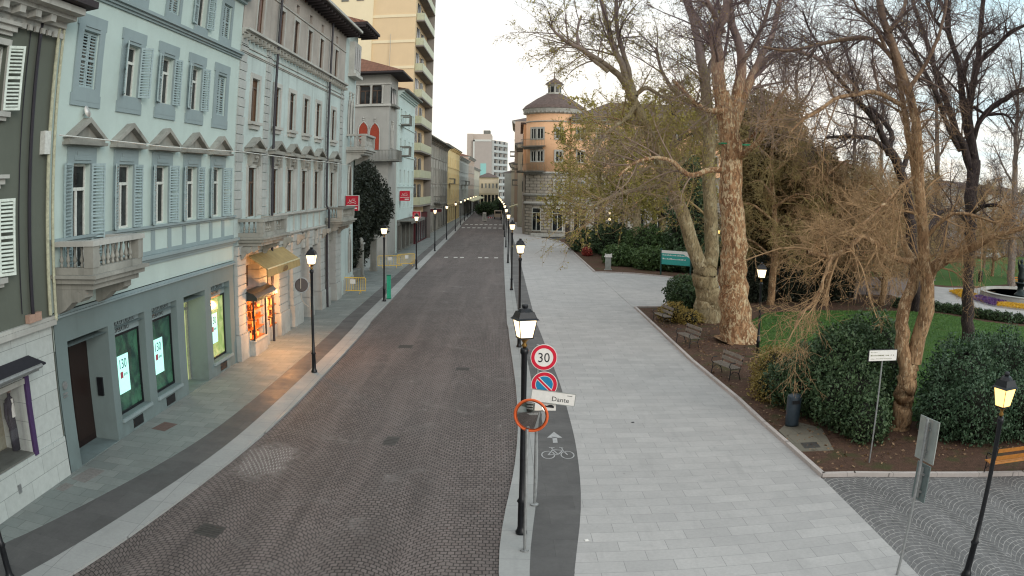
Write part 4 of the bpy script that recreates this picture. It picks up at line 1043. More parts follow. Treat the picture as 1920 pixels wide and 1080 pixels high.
# far tower
root = ent('far_apartment_block', 'pale grey ten storey apartment block far beyond the end of the street', 'building', (0, 0, 0))
k_ = 1.25
fp = [(-20.6, 375), (-12.4, 375), (-6.0, 392), (-14, 400)]
MB().prism(fp, 'z', 0, 28.3).build('wall', plaster('far_render', (.42, .375, .34), .04, .05), root)
MB().prism([(-23.4, 376), (-20.62, 376), (-20.62, 396), (-23.4, 396)], 'z', 0, 31.2).prism([(-20.6, 378), (-12.6, 378), (-12.6, 396), (-20.6, 396)], 'z', 28.31, 31.2).build('core', plaster('far_render2', (.5, .43, .37), .04, .05), root)
MB().box(-16.2, -13.2, 380, 388, 31.21, 33).build('plant_room', M['stoned'], root)
MB().box(-17.2, -14.6, 374.9, 374.98, 12, 17.6).build('banner', plain('turquoise_banner', (.28, .55, .52), .6), root)
MB().box(-20.6, -19.9, 374.85, 374.98, 0, 28.4).box(-20.6, -12.4, 374.85, 374.98, 27.6, 28.5).build('edge_band', M['whiteframe'], root)
ax = Vector((6.4, 17, 0)); L_ = ax.length; ax.normalize(); nx = Vector((ax.y, -ax.x, 0))
mb = MB(); mg = MB()
for k in range(9):
    z = 1.8 + 3.0 * k
    c = Vector((-12.4, 375, z)) + ax * L_ / 2 + nx * .5; mb.obox(c, ax * L_ * .46, nx * .5, (0, 0, .12)); mb.obox(c + nx * .45 + Vector((0, 0, .55)), ax * L_ * .46, nx * .04, (0, 0, .42))
    for j in range(3): mg.obox(Vector((-12.4, 375, z + 1.5)) + ax * L_ * (.2 + .3 * j) + nx * .04, ax * 1.6, nx * .03, (0, 0, .85))
for j in range(4): mb.obox(Vector((-12.4, 375, 14)) + ax * L_ * (.04 + .307 * j) + nx * .5, ax * .12, nx * .5, (0, 0, 14))
mb.build('balcony_grid', plain('far_balcony', (.5, .52, .5), .7), root); mg.build('window_band', M['glass'], root)

# ------------------------------------------------------------------ right row
RX = lambda y: .95 - .0244 * (y - 117)
townhouse('street_house', 'narrow stone house with red awnings behind the orange corner building', 'building', 'R', RX(158) - .1, 141, 160, 14, crm, M['stonew'], [4.4, 7.4, 10.4], 5, blt=[(12, 16, 7), (4, 8, 7), (4, 8, 10)])
townhouse('street_house', 'tall pink house rising behind the orange corner building', 'building', 'R', RX(185) - .1, 160.2, 186, 19.5, ros, M['stonew'], [4.4, 7.4, 10.4, 13.4, 16.2], 6, blt=[(3, 7, 10), (14, 18, 13)])
townhouse('street_house', 'white house with a dark red top floor on the far right row', 'building', 'R', RX(220) - .1, 186.2, 222, 12, crm, M['stonew'], [4.4, 7.4], 8)
townhouse('street_house', 'low grey house at the far end of the right row', 'building', 'R', RX(285) - .6, 222.2, 290, 10.5, gry2, M['stonew'], [4.4, 7.2], 12)

# ------------------------------------------------------------------ orange corner building with round tower
root = ent('orange_corner_building', 'orange plastered corner building with a round tower, lantern roof and rusticated stone base', 'building', (0, 0, 0))
org = plaster('orange_render', (.86, .52, .31), .07, .12, bump=.04, grime=(.5, .28, .14)); base_s = ashlar('rusticated_base', (.46, .42, .36), (.1, .09, .08), 1.0, .42, 'x', .05, .12, .3)
upst = plaster('brown_stone_storey', (.42, .36, .3), .15, .35)
cx_, cy_, Rr = 5.0, 119.3, 4.0
mb = MB(); mb.lathe([(Rr, 8.7), (Rr, 17.4)], (cx_, cy_, 0), 40); mb.build('tower_wall', org, root, smooth=True)
hb = []
mb = MB(); mb.lathe([(Rr + .1, .0), (Rr + .1, 4.3), (Rr + .02, 4.31), (Rr + .02, 8.69)], (cx_, cy_, 0), 40); mb.build('tower_base', base_s, root)
mb = MB(); mb.lathe([(Rr + .3, 4.3), (Rr + .35, 4.5), (Rr + .1, 4.7)], (cx_, cy_, 0), 40); mb.build('tower_cornice', M['stonew'], root); mb = MB(); mb.lathe([(Rr + .1, 5.4), (Rr + .4, 5.6), (Rr + .42, 5.75), (Rr + .05, 5.8)], (cx_, cy_, 0), 40)
mb.build('tower_cornice', M['stonew'], root); mb = MB(); mb.lathe([(Rr + .05, 8.5), (Rr + .3, 8.7), (Rr + .05, 8.9)], (cx_, cy_, 0), 40); mb.lathe([(Rr + .02, 15.9), (Rr + .12, 16.0), (Rr + .02, 16.1)], (cx_, cy_, 0), 40); mb.lathe([(Rr + .05, 17.1), (Rr + .35, 17.3), (Rr + .5, 17.75), (Rr + .5, 17.9)], (cx_, cy_, 0), 40)
for i in range(44): a = 2 * math.pi * i / 44; mb.obox((cx_ + (Rr + .25) * math.cos(a), cy_ + (Rr + .25) * math.sin(a), 17.35), (.2 * math.cos(a), .2 * math.sin(a), 0), (-.1 * math.sin(a), .1 * math.cos(a), 0), (0, 0, .12))
mb.build('tower_cornice', M['stonew'], root)
mb = MB(); mb.lathe([(Rr + .62, 17.9), (Rr + .2, 18.4), (2.6, 19.5), (1.35, 20.2)], (cx_, cy_, 0), 32); rf = mb.build('tower_roof', M['roofbrown'], root)
mb = MB(); mb.lathe([(1.2, 20.2), (1.2, 20.4), (.95, 20.42), (.95, 21.5), (1.2, 21.6), (1.25, 21.75)], (cx_, cy_, 0), 8); mb.build('lantern', M['stonew'], rf)
MB().lathe([(1.4, 21.75), (1.0, 22.1), (.1, 22.7), (.06, 23.4), (.14, 23.5), (.01, 23.7)], (cx_, cy_, 0), 8).build('lantern_cap', M['roofbrown'], rf)
mb = MB()
for i in range(8): a = 2 * math.pi * (i + .5) / 8; mb.obox((cx_ + .9 * math.cos(a), cy_ + .9 * math.sin(a), 20.95), (.03 * math.cos(a), .03 * math.sin(a), 0), (-.22 * math.sin(a), .22 * math.cos(a), 0), (0, 0, .42))
mb.build('lantern_window', M['glass'], rf)
# flat facade to the right of the tower, and the street side
F0, F1, FY = 7.2, 33.2, 115.6
cols = [8.5 + 2.75 * i for i in range(9)]
ho = [(c - .5, c + .5, z, z + 1.5) for c in cols for z in (10.3, 13.5)]
mb = MB(); mb2 = MB(); wall(mb2, F0, F1, 8.7, 16.4, ho, depth=.2); shell(mb2, F0, F1, 8.7, 16.4, 12)
mb2.build('wall', org, root, (0, FY, 0))
hm = [(c - .5, c + .5, 6.1, 7.6) for c in cols]
mb2 = MB(); wall(mb2, F0, F1, 5.6, 8.69, hm, depth=.25, d=.03); mb2.build('stone_storey', upst, root, (0, FY, 0))
hs = [(c - .85, c + .85, .75, 3.9) for c in cols]
mb2 = MB(); wall(mb2, F0, F1, 0, 5.58, hs, depth=.4, d=.1); shell(mb2, F0, F1, 0, 8.68, 12); mb2.build('rusticated_base', base_s, root, (0, FY, 0))
sof = surround_mesh('of', 1.0, 1.5, .16, .18, .12, M['stonew'], .05)
for c in cols:
    for z in (10.3, 13.5): o = window(root, c, z, 1.0, 1.5, rec=.15, surround=sof, transom=None); o.location.y += FY
    o = window(root, c, 6.1, 1.0, 1.5, rec=.2, surround=sof, transom=None, gm=M['curtain']); o.location.y += FY
    o = window(root, c, .75, 1.7, 3.15, rec=.3, transom=.78, fm=M['whiteframe'], ft=.09, name='shop_window'); o.location.y += FY
mb = MB(); cornice(mb, F0, F1, 4.9, [(.12, .15), (.12, .3)]); cornice(mb, F0, F1, 8.6, [(.1, .1), (.12, .22)]); cornice(mb, F0, F1, 15.7, [(.1, .08), (.1, .12)]); cornice(mb, F0, F1, 16.1, [(.1, .3), (.18, .55)])
for i in range(49): mb.fb(F0 + .5 + i * .52, F0 + .7 + i * .52, .0, .4, 15.9, 16.09)
for c in cols: mb.fb(c + 1.2, c + 1.55, .1, .2, .3, 4.88)
mb.build('cornice', M['stonew'], root, (0, FY, 0))
e_ = eave(root, F0, F1, 16.4, .8, 12, 3.0, M['roofbrown'], M['stoned']); e_.location.y = FY
# tower windows and doors, turned round the drum
def drum(angle, z, w_, h_, gm=None, nm='window', su=None, transom=None, Rr_=Rr, rec=-.03, ft=.06):
    a = rad(angle); o = window(root, 0, 0, w_, h_, rec=rec, surround=su, transom=transom, gm=gm, ft=ft, name=nm)
    o.location = (cx_ + (Rr_ + .04) * math.sin(a), cy_ - (Rr_ + .04) * math.cos(a), z); o.rotation_euler = (0, 0, a)
    return o
for ang in (-48, -31, 7, 45):
    drum(ang, 13.5, .95, 1.5, su=sof, transom=None); drum(ang, 10.3, .95, 1.5, su=sof, transom=None, gm=M['glass'])
for ang in (5, 50): drum(ang, 6.2, 1.0, 1.5, su=sof, transom=None, gm=M['curtain'], Rr_=Rr + .06)
for ang in (-37, 5, 52): drum(ang, .65, 1.5, 3.2, su=None, transom=.78, Rr_=Rr + .14, nm='shop_window', ft=.09)
mb = MB()
for z in (9.0, 12.5):
    mb.lathe([(Rr + 1.05, z - .15), (Rr + 1.05, z), (Rr, z)], (cx_, cy_, 0), 12, a0=rad(198), a1=rad(252)); mb.lathe([(Rr + .6, z - .5), (Rr + .9, z - .16), (Rr, z - .16)], (cx_, cy_, 0), 12, a0=rad(202), a1=rad(248))
    for i in range(22):
        a = rad(198 + 54 * i / 21); p = (cx_ + (Rr + 1.0) * math.cos(a), cy_ + (Rr + 1.0) * math.sin(a)); mb.tube([(p[0], p[1], z), (p[0], p[1], z + .9)], .02, 4)
    mb.lathe([(Rr + .97, z + .9), (Rr + 1.03, z + .9), (Rr + 1.03, z + .95), (Rr + .97, z + .95)], (cx_, cy_, 0), 12, a0=rad(198), a1=rad(252))
mb.build('balcony', M['stoned'], root)
mb = MB(); mb.box(.62, .9, 120, 141, 0, 8.6, 1); mb.box(.62, 12, 120, 141, 8.6, 15.8, 0); mb.box(.2, 12, 120, 141.2, 15.8, 16.1, 2)
for y in (123, 127, 131, 135, 139):
    for z in (6, 10, 13): mb.box(.55, .61, y, y + 1, z, z + 1.6, 3)
mb.build('street_wing', [org, upst, M['roofbrown'], M['glass']], root)
for y, z in ((122.5, 12.4), (122.5, 9), (130, 12.4), (130, 9)):
    MB().box(-.35, .61, y, y + 4.5, z, z + .14).box(-.35, -.3, y, y + 4.5, z + .14, z + 1).build('street_balcony', M['stoned'], root)
MB().box(1.7, 12, 113.6, 115.0, 0, .35).box(2.2, 6.6, 112.6, 113.6, 0, .15).build('step', M['stonew'], root)
# a few roofs behind the park
townhouse('park_house', 'white plastered house with a red roof glimpsed behind the evergreen', 'building', 'F', 26, 128, 14, 12.5, M['paleblue'], M['stonew'], [4, 7.2, 10], 5, depth=10, roofm=plain('brick_red_roof', (.3, .08, .05), .8), shop=0)
townhouse('park_house', 'pale cream house behind the bare trees of the park', 'building', 'F', 48, 150, 22, 13, crm, M['stonew'], [4, 7.2, 10], 7, depth=10, roofm=M['roof'], shop=0)
townhouse('park_house', 'grey house behind the park at the right edge', 'building', 'F', 84, 150, 34, 11, gry2, M['stonew'], [4, 7.2], 9, depth=10, roofm=M['roofbrown'], shop=0)
townhouse('park_house', 'rose coloured house far behind the fountain', 'building', 'F', 118, 135, 40, 12, ros, M['stonew'], [4, 7.2, 9.8], 9, depth=10, roofm=M['roof'], shop=0)

# unseen house added behind the camera: bands for the mirror, shade for the lower left
root = ent('added_house', 'unseen house with pale balcony bands, added behind the viewer for the round mirror', 'building', (-17, -5, 0))
MB().box(-9, 11.5, -8, 0, 0, 10).build('wall', M['stoned'], root)
for k in range(4): MB().box(-9, 11.5, .002, 1.3, 2.6 + 2.2 * k, 3.6 + 2.2 * k).build('balcony', M['whitesign'], root)
# ------------------------------------------------------------------ street lamps
def lamp_parts(H_):
    k = H_ - 4.46
    pole = MB().lathe([(.11, 0), (.115, .05), (.085, .1), (.075, .16), (.07, .66), (.095, .7), (.06, .76), (.052, 1.3), (.05, 2.6 + k), (.055, 3.55 + k), (.075, 3.58 + k), (.075, 3.64 + k), (.05, 3.68 + k)], seg=14).mesh('pole', M['black'], True)
    neck = MB().lathe([(.03, 3.68 + k), (.055, 3.72 + k), (.03, 3.76 + k), (.05, 3.8 + k), (.1, 3.84 + k), (.12, 3.86 + k)], seg=10).mesh('neck', M['brass'], True)
    def sq(a, z): return [(-a, -a, z), (a, -a, z), (a, a, z), (-a, a, z)]
    side = [(0, 1, 5, 4), (1, 2, 6, 5), (2, 3, 7, 6), (3, 0, 4, 7)]
    glass = MB().add(sq(.108, 3.87 + k) + sq(.162, 4.19 + k), side + [(3, 2, 1, 0)])
    fr = MB()
    for sx in (-1, 1):
        for sy in (-1, 1): fr.tube([(sx * .113, sy * .113, 3.86 + k), (sx * .168, sy * .168, 4.2 + k)], .008, 5)
    fr.box(-.125, .125, -.125, -.1, 3.85 + k, 3.875 + k).box(-.125, .125, .1, .125, 3.85 + k, 3.875 + k).box(-.125, -.1, -.1, .1, 3.85 + k, 3.875 + k).box(.1, .125, -.1, .1, 3.85 + k, 3.875 + k)
    cap = MB().add(sq(.205, 4.19 + k) + sq(.17, 4.225 + k), side + [(3, 2, 1, 0)]).add(sq(.17, 4.225 + k) + sq(.13, 4.33 + k), side)
    cap.lathe([(.14, 4.325 + k), (.1, 4.38 + k), (.05, 4.4 + k), (.06, 4.43 + k), (.045, 4.46 + k), (.001, 4.47 + k)], seg=10)
    return pole, neck, glass, fr.mesh('lantern_frame', M['black']), cap.mesh('lantern_cap', M['black'])
LP, LPW = {}, {}
def lamp(label, x, y, H_=4.46, warm=False, group=None, rz=None, detail=True):
    key = (H_, warm)
    if key not in LP:
        a = lamp_parts(H_); LP[key] = (a[0], a[1], a[2].mesh('lantern_glass', M['lampwarm' if warm else 'lampglass']), a[3], a[4])
    a = LP[key]
    e = ent('street_lamp', label, 'street lamp', (x, y, 0), RND.uniform(-.15, .15) if rz is None else rz, group)
    link('pole', a[0], e); link('neck', a[1], e); ln = link('lantern_glass', a[2], e); link('lantern_frame', a[3], ln); link('lantern_cap', a[4], e)
    return e
ORD = ['first', 'second', 'third', 'fourth', 'fifth', 'sixth', 'seventh', 'eighth', 'ninth', 'tenth', 'eleventh', 'twelfth', 'thirteenth']
lamp('cut off lamp post at the bottom left corner of the view', -8.9, 9.9, group='lamps along the left kerb')
yl = [28.3, 47.2, 66.1, 85.3, 104.5, 125.5, 145, 164, 183.5, 203, 222, 241]
LL = {0: 'lit lantern on the left kerb opposite the lit shop, with a round traffic mirror', 1: 'lit lantern on the left kerb beside the green pillar box', 2: 'lit lantern on the left kerb just past the long yellow barrier'}
for i, y in enumerate(yl): lamp(LL.get(i, '%s lit lantern along the left kerb counting away from the camera' % ORD[i]), float(np.interp(y, [28.3, 127, 200, 312], [-7.2, -9.42, -11.5, -13.4])), y, group='lamps along the left kerb')
yr = [14.71, 34, 53.3, 72.6, 91.9, 111.2, 130.5, 150, 169, 188, 207, 226]
LR = {0: 'nearest lit lantern at the right kerb, behind the orange rimmed mirror', 1: 'second lit lantern on the right kerb, directly above the nearest one'}
for i, y in enumerate(yr): lamp(LR.get(i, '%s lit lantern along the right kerb counting away from the camera' % ORD[i]), .14 if i == 0 else .1 - .0244 * (y - 34) - max(0, y - 130) * .008, y, group='lamps along the right kerb', rz=.35 if i == 0 else None)
PL = [(8.3, 11.0, 'warm lit park lamp at the right edge in front of the orange slatted bench', True), (9.69, 31.6, 'lit park lamp on the lawn right of the big mottled plane tree', False), (16.1, 65.5, 'yellowish lit park lamp seen between the two plane trunks', True),
      (14.9, 53.4, 'small lit park lamp just right of the mottled plane trunk', False), (30.9, 64.7, 'small lit park lamp glowing through the twigs over the lawn', False), (9.7, 88.5, 'lit park lamp rising behind the long dark shrubbery', False),
      (7.5, 112.0, 'lit lamp in front of the tall windows of the orange building', False), (54.9, 92.4, 'distant lit park lamp beside the parked cars', False), (12.2, 111.5, 'lit lamp by the stone base further right on the orange building', False)]
for x, y, l_, wm in PL: lamp(l_, x, y, 3.87, wm, 'lamps of the park', rz=.25 if y < 12 else None)

# ------------------------------------------------------------------ traffic signs
def disc(mb, c, r0, r1, y0, y1, mi=0, n=40):
    for i in range(n):
        a, b = 2 * math.pi * i / n, 2 * math.pi * (i + 1) / n
        P = lambda r, t_, y: (c[0] + r * math.cos(t_), y, c[1] + r * math.sin(t_))
        if r0 > 0: mb.add([P(r0, a, y0), P(r1, a, y0), P(r1, b, y0), P(r0, b, y0), P(r0, a, y1), P(r1, a, y1), P(r1, b, y1), P(r0, b, y1)], [(0, 1, 2, 3), (7, 6, 5, 4), (1, 5, 6, 2), (0, 3, 7, 4)], mi)
        else: mb.add([P(0, 0, y0), P(r1, a, y0), P(r1, b, y0), P(0, 0, y1), P(r1, a, y1), P(r1, b, y1)], [(0, 1, 2), (5, 4, 3), (1, 4, 5, 2)], mi)
    return mb
e = ent('sign_post', 'grey pole carrying the 30 disc, the no parking disc and the Dante plate', 'traffic sign', (.42, 16.25, 0))
MB().lathe([(.03, 0), (.03, 3.45)], seg=10).lathe([(.09, 0), (.09, .03), (.04, .05)], seg=10).build('pole', M['galv'], e, smooth=False)
s1 = disc(MB(), (0, 0), 0, .262, -.012, 0).build('speed_disc', M['whitesign'], e, (.12, -.045, 3.2))
disc(MB(), (0, 0), .185, .25, -.016, -.0125).build('red_ring', M['signred'], s1)
text(s1, '30', .27, (-.002, -.0135, -.095), M['ink'], ext=.002, align='CENTER', sx=.92)
s2 = disc(MB(), (0, 0), 0, .262, -.012, 0).build('no_parking_disc', M['whitesign'], e, (.14, -.045, 2.65))
disc(MB(), (0, 0), .18, .25, -.016, -.0125).build('red_ring', M['signred'], s2)
disc(MB(), (0, 0), 0, .168, -.0155, -.0125).build('blue_field', M['signblue'], s2)
v = Vector((.7071, 0, -.7071)); n_ = Vector((.7071, 0, .7071))
MB().obox((0, -.018, 0), v * .19, (0, .001, 0), n_ * .034).build('white_edge', M['whitesign'], s2); MB().obox((0, -.0205, 0), v * .195, (0, .001, 0), n_ * .02).build('red_bar', M['signred'], s2)
pl_ = ent('street_name_plate', 'white street name plate reading Dante below the no parking disc', 'sign', (.3, 16.12, 2.34), 0)
pl_.rotation_euler = (0, rad(6.2), rad(-4))
MB().box(0, .86, -.02, .02, 0, .235).build('plate', M['whitesign'], pl_)
MB().box(-.01, .87, -.024, -.0, -.012, -.001).box(-.01, .87, -.024, 0, .236, .247).box(.861, .872, -.024, 0, 0, .235).box(-.011, -.001, -.024, 0, 0, .235).build('rim', M['alu'], pl_)
text(pl_, 'Dante', .135, (.4, -.0215, .05), M['ink'], ext=.001, sx=1.05); MB().box(.7, .8, -.022, -.02, .185, .195).build('small_line', M['ink'], pl_)
e2 = ent('tow_plate', 'small white plate with a tow truck symbol half hidden by the round mirror', 'sign', (.42, 16.17, 2.12))
MB().box(-.02, .38, -.01, .01, 0, .22).build('plate', M['whitesign'], e2)
MB().prism([(.12, .08), (.34, .05), (.34, .09), (.3, .12), (.24, .12), (.2, .1), (.12, .12)], 'y', -.013, -.0105).build('symbol', M['ink'], e2)
MB().prism([(.05, .15), (.15, .17), (.15, .185), (.05, .18)], 'y', -.013, -.0105).build('jib', M['ink'], e2)
# convex mirrors
mirm = NT('mirror_glass').fin((.6, .58, .56), .05, 1.0, .5)
orange = plain('orange_rim', (.7, .12, .03), .4)
def mirror(label, base, c, r, tilt, h, rim):
    e = ent('traffic_mirror', label, 'traffic mirror', base)
    MB().lathe([(.028, 0), (.028, h)], seg=8).lathe([(.08, 0), (.08, .03)], seg=8).build('pole', M['galv'], e)
    md = MB().lathe([(.001, -.075), (r * .3, -.08), (r * .6, -.095), (r * .85, -.115), (r, -.13)], seg=36).build('mirror', mirm, e, c, tilt, smooth=True)
    g = MB(); g.ring((0, 0, -.12), r, .022, 36, 8, 'z'); g.build('rim', rim, md)
    MB().lathe([(.001, -.16), (r * .9, -.15), (r, -.13)], seg=24).build('back_shell', rim, md)
    return e
mirror('round convex traffic mirror with an orange rim in front of the nearest right lamp', (.2, 13.87, 0), (.04, -.1, 2.64), .285, (rad(92), 0, rad(-12)), 2.4, orange)
# zebra crossing behind the camera, seen in the mirror
mb = MB()
for i in range(5): mb.box(-7, -.2, -4 + i * 1.6, -3.2 + i * 1.6, -.052, -.046)
tag(mb.build('road_marking', plain('road_paint', (.62, .61, .58), .7, var=.2)), kind='structure')
e = ent('traffic_mirror', 'round traffic mirror seen from behind on a curved arm at the first left lamp', 'traffic mirror', (-7.26, 28.3, 0))
MB().lathe([(.001, 0), (.15, .03), (.25, .1), (.26, .13), (.2, .131)], seg=28).build('back_shell', plain('mirror_back', (.06, .045, .04), .5), e, (-.29, -.12, 3.12), (rad(75), 0, rad(12)), smooth=True)
g = MB(); g.ring((0, 0, .12), .255, .018, 28, 6, 'z'); g.build('rim', M['galv'], e, (-.29, -.12, 3.12), (rad(75), 0, rad(12)))
MB().tube([(-.05, -.05, 2.35), (-.18, -.2, 2.5), (-.27, -.26, 2.68), (-.29, -.27, 3.0), (-.29, -.25, 3.4)], .017, 6).build('arm', plain('pale_arm', (.4, .34, .28), .5), e)
# signs seen from behind
e = ent('sign_post', 'leaning looking grey pole with two sign plates seen from behind, bottom right', 'traffic sign', (6.93, 11.6, 0))
MB().lathe([(.03, 0), (.03, 3.0)], seg=10).build('pole', M['galv'], e)
def backplate(z0, z1, w_, dx, rz, m):
    o = MB().box(-w_ / 2, w_ / 2, -.01, .01, 0, z1 - z0).build('plate', m, e, (dx, .05, z0), (0, 0, rz))
    MB().box(-.03, .03, -.035, -.011, .06, z1 - z0 - .06).box(-.09, .09, -.04, -.012, z1 - z0 - .2, z1 - z0 - .16).box(-.09, .09, -.04, -.012, .16, .2).build('bracket', M['galv'], o)
    return o
backplate(2.22, 2.98, .6, .09, rad(-80), M['alu']); backplate(1.48, 2.16, .42, .12, rad(-80), plain('dark_plate_back', (.16, .2, .2), .5, .3))
e = ent('name_sign', 'white garden name sign on a slim pole in front of the big dark shrub', 'sign', (9.0, 17.98, 0))
MB().lathe([(.022, 0), (.022, 2.7)], seg=8).build('pole', M['galv'], e)
o = MB().box(-.42, .42, -.035, -.01, 2.68, 2.94).build('plate', M['whitesign'], e)
MB().box(-.44, .44, -.01, .01, 2.66, 2.96).build('backing', M['black'], o)
rr = random.Random(2); fink = plain('faded_ink', (.2, .2, .12), .6)
for z, x0, x1, h in ((2.885, -.38, -.2, .012), (2.8, -.38, .37, .03), (2.725, -.38, .28, .014)):
    x = x0; mb = MB()
    while x < x1: ww = rr.uniform(.015, .04); mb.box(x, x + ww, -.037, -.0352, z, z + h * rr.uniform(.6, 1)); x += ww + (.012 if rr.random() < .8 else .05)
    mb.build('lettering', fink, o)
# green information board
e = ent('information_board', 'turquoise information board on two posts in front of the long shrubbery', 'sign', (11.2, 64.4, 0), rad(-36))
mb = MB(); mb.box(-.05, .05, -.05, .05, 0, 2.1).box(2.55, 2.65, -.05, .05, 0, 2.1); mb.build('post', plain('dark_green_post', (.02, .07, .06), .5), e)
o = MB().box(.05, 2.55, -.03, .03, .85, 1.95).build('board', plain('turquoise_board', (.04, .36, .32), .5, var=.1), e)
MB().box(.05, 2.55, -.036, -.031, 1.72, 1.95).prism([(1.95, 1.72), (2.55, 1.45), (2.55, 1.72)], 'y', -.036, -.031).build('white_band', M['whitesign'], o)
mb = MB(); rr = random.Random(8)
for z, h in ((1.55, .1), (1.25, .12)):
    x = .15
    while x < 2.2: ww = rr.uniform(.04, .12); mb.box(x, x + ww, -.037, -.0312, z, z + h * rr.uniform(.5, 1)); x += ww + rr.uniform(.02, .06)
mb.build('lettering', M['whitesign'], o)

# ------------------------------------------------------------------ bins, barriers, boxes, benches
e = ent('litter_bin', 'dark blue grey oval litter bin on a pale slab by the big shrub', 'litter bin', (7.95, 21.72, 0))
bm_ = plain('slate_bin', (.03, .045, .06), .45)
MB().lathe([(.21, .04), (.22, .1), (.225, .9), (.2, .95), (.1, .97), (.001, .97)], seg=20, sx=1, sy=.8).build('body', bm_, e, smooth=True)
MB().box(-.12, .12, -.2, -.17, .72, .82).build('slot', M['black'], e)
tag(sheet('bin_slab', [(7.4, 21.3), (8.1, 22.3), (8.8, 21.3), (8.4, 19.2), (7.4, 19.3)], .03, paved('old_slab', (.17, .155, .12), (.2, .18, .14), (.08, .07, .05), .8, .8), .02), kind='structure')
tag(sheet('inspection_cover', [(7.65, 20.0), (8.15, 20.0), (8.1, 19.5), (7.62, 19.5)], .036, plain('cover_steel', (.06, .055, .05), .6), .005), kind='structure')
e = ent('litter_bin', 'pale grey litter bin with a hooded top on the path corner', 'litter bin', (7.35, 67.7, 0))
MB().box(-.22, .22, -.2, .2, .05, 1.05).build('body', M['alu'], e); MB().box(-.3, .3, -.3, .3, 1.05, 1.12).prism([(-.28, 1.12), (.28, 1.12), (.28, 1.36), (.15, 1.3), (-.15, 1.3), (-.28, 1.36)], 'y', -.25, -.1).build('hood', M['whitesign'], e); MB().box(-.3, .3, -.3, .3, 0, .05).build('base', M['stonew'], e)
tag(MB().lathe([(.26, 0), (.26, 2.2), (.22, 2.3), (.001, 2.35)], (5.95, 101.4, 0), 14).build('advertising_pillar', plain('brown_pillar', (.07, .05, .04), .6)), 'slim dark brown pillar at the corner of the park by the orange building', 'pillar')
e = ent('pillar_box', 'narrow bright green pillar box beside the second left lamp', 'pillar box', (-7.52, 48.3, 0))
MB().box(-.11, .11, -.11, .11, .06, 1.35).build('body', plain('bright_green', (.03, .42, .25), .45), e); MB().box(-.13, .13, -.13, .13, 0, .06).box(-.12, .12, -.12, .12, 1.351, 1.42).build('cap', plain('deep_green', (.02, .2, .13), .5), e)
def barrier(label, x, y, rz, L_=1.75, n=15):
    e = ent('crowd_barrier', label, 'barrier', (x, y, 0), rz, 'yellow barriers on the left pavement')
    ym = M.setdefault('yb', plain('yellow_barrier', (.85, .55, .08), .5, var=.1))
    mb = MB(); mb.tube([(0, 0, .2), (0, 0, .95), (.06, 0, 1.0), (L_ - .06, 0, 1.0), (L_, 0, .95), (L_, 0, .2), (0, 0, .2)], .028, 6)
    mb.build('frame', ym, e); mb = MB()
    for i in range(1, n): mb.tube([(L_ * i / n, 0, .2), (L_ * i / n, 0, 1.0)], .014, 4)
    mb.build('bars', ym, e)
    mb = MB().tube([(L_ * .2, -.25, .02), (L_ * .2, 0, .2), (L_ * .2, .25, .02)], .018, 5); f = mb.mesh('foot', ym)
    link('foot', f, e); link('foot', f, e, (L_ * .6, 0, 0))
    MB().box(L_ * .42, L_ * .62, -.03, -.024, .62, .9).build('notice', M['whitesign'], e)
    return e
barrier('yellow crowd barrier with a white notice near the pale wall corner', -11.0, 50.4, rad(-2), 1.7)
barrier('yellow crowd barrier further along, left end of the far pair', -11.3, 66.8, rad(10), 1.9)
barrier('yellow crowd barrier further along, right end of the far pair', -9.9, 68.4, rad(35), 1.6)
irn = M['black']
def bench(label, x, y, rz, wood, L_=1.5, group='park benches'):
    e = ent('park_bench', label, 'bench', (x, y, .01), rz, group)
    mb = MB()
    for i in range(4): mb.box(0, L_, .06 + .115 * i, .06 + .115 * i + .075, .43, .455)
    mb.build('seat', wood, e)
    mb = MB()
    for i in range(2): z = .6 + .2 * i; mb.obox((L_ / 2, .5 + .05 * i, z), (L_ / 2, 0, 0), (0, .012, .003), (0, .015, .055))
    mb.build('backrest', wood, e)
    def fr():
        mb = MB(); mb.tube([(0, .02, 0), (0, .05, .2), (0, .08, .42), (0, .0, .5), (0, .05, .62), (0, .25, .63)], .018, 6).tube([(0, .5, 0), (0, .42, .25), (0, .48, .42), (0, .58, .88)], .018, 6).tube([(0, .05, .41), (0, .48, .41)], .015, 5).tube([(0, .06, .2), (0, .2, .32), (0, .36, .28), (0, .44, .2)], .012, 5)
        return mb.mesh('leg_frame', irn)
    fm_ = cached(('benchleg',), fr)
    for q in (.08, L_ - .08): link('leg_frame', fm_, e, (q, 0, 0))
    return e
gw = plain('weathered_slats', (.2, .17, .14), .8, var=.35); ow = plain('orange_slats', (.5, .2, .04), .5, var=.2)
bench('weathered grey bench beside the yellow flowering bush', 7.05, 29.0, rad(-74), gw); bench('weathered grey bench among the fallen twigs, middle of three along the edge', 6.85, 35.1, rad(-76), gw); bench('weathered grey bench nearest to the side path corner', 6.75, 41.0, rad(-78), gw)
bench('orange slatted bench cut by the right edge behind the warm lit lamp', 13.6, 15.9, rad(177), ow, 1.9)
bench('orange bench by the far lawn beyond the fountain', 47.3, 61.6, rad(186), ow, 1.9); bench('dark bench beyond the lawn under the trailing twigs', 26.0, 52.0, rad(180), gw, 1.9); bench('dark bench across the path behind the trailing twigs, further left', 22.6, 51.6, rad(180), gw, 1.9)
e = ent('litter_bin', 'small dark litter bin across the path beyond the fountain', 'litter bin', (43.2, 64.0, 0)); MB().lathe([(.25, 0), (.27, 1.0), (.2, 1.05), (.001, 1.06)], seg=12).build('body', M['black'], e)
e = ent('stone_pedestal', 'pale grey stone pedestal standing behind the dark shrubbery', 'pedestal', (14.2, 76, 0)); MB().box(-.6, .6, -.5, .5, 0, .5).box(-.45, .45, -.4, .4, .5, 2.5).box(-.52, .52, -.46, .46, 2.5, 2.65).build('block', M['stonew'], e)
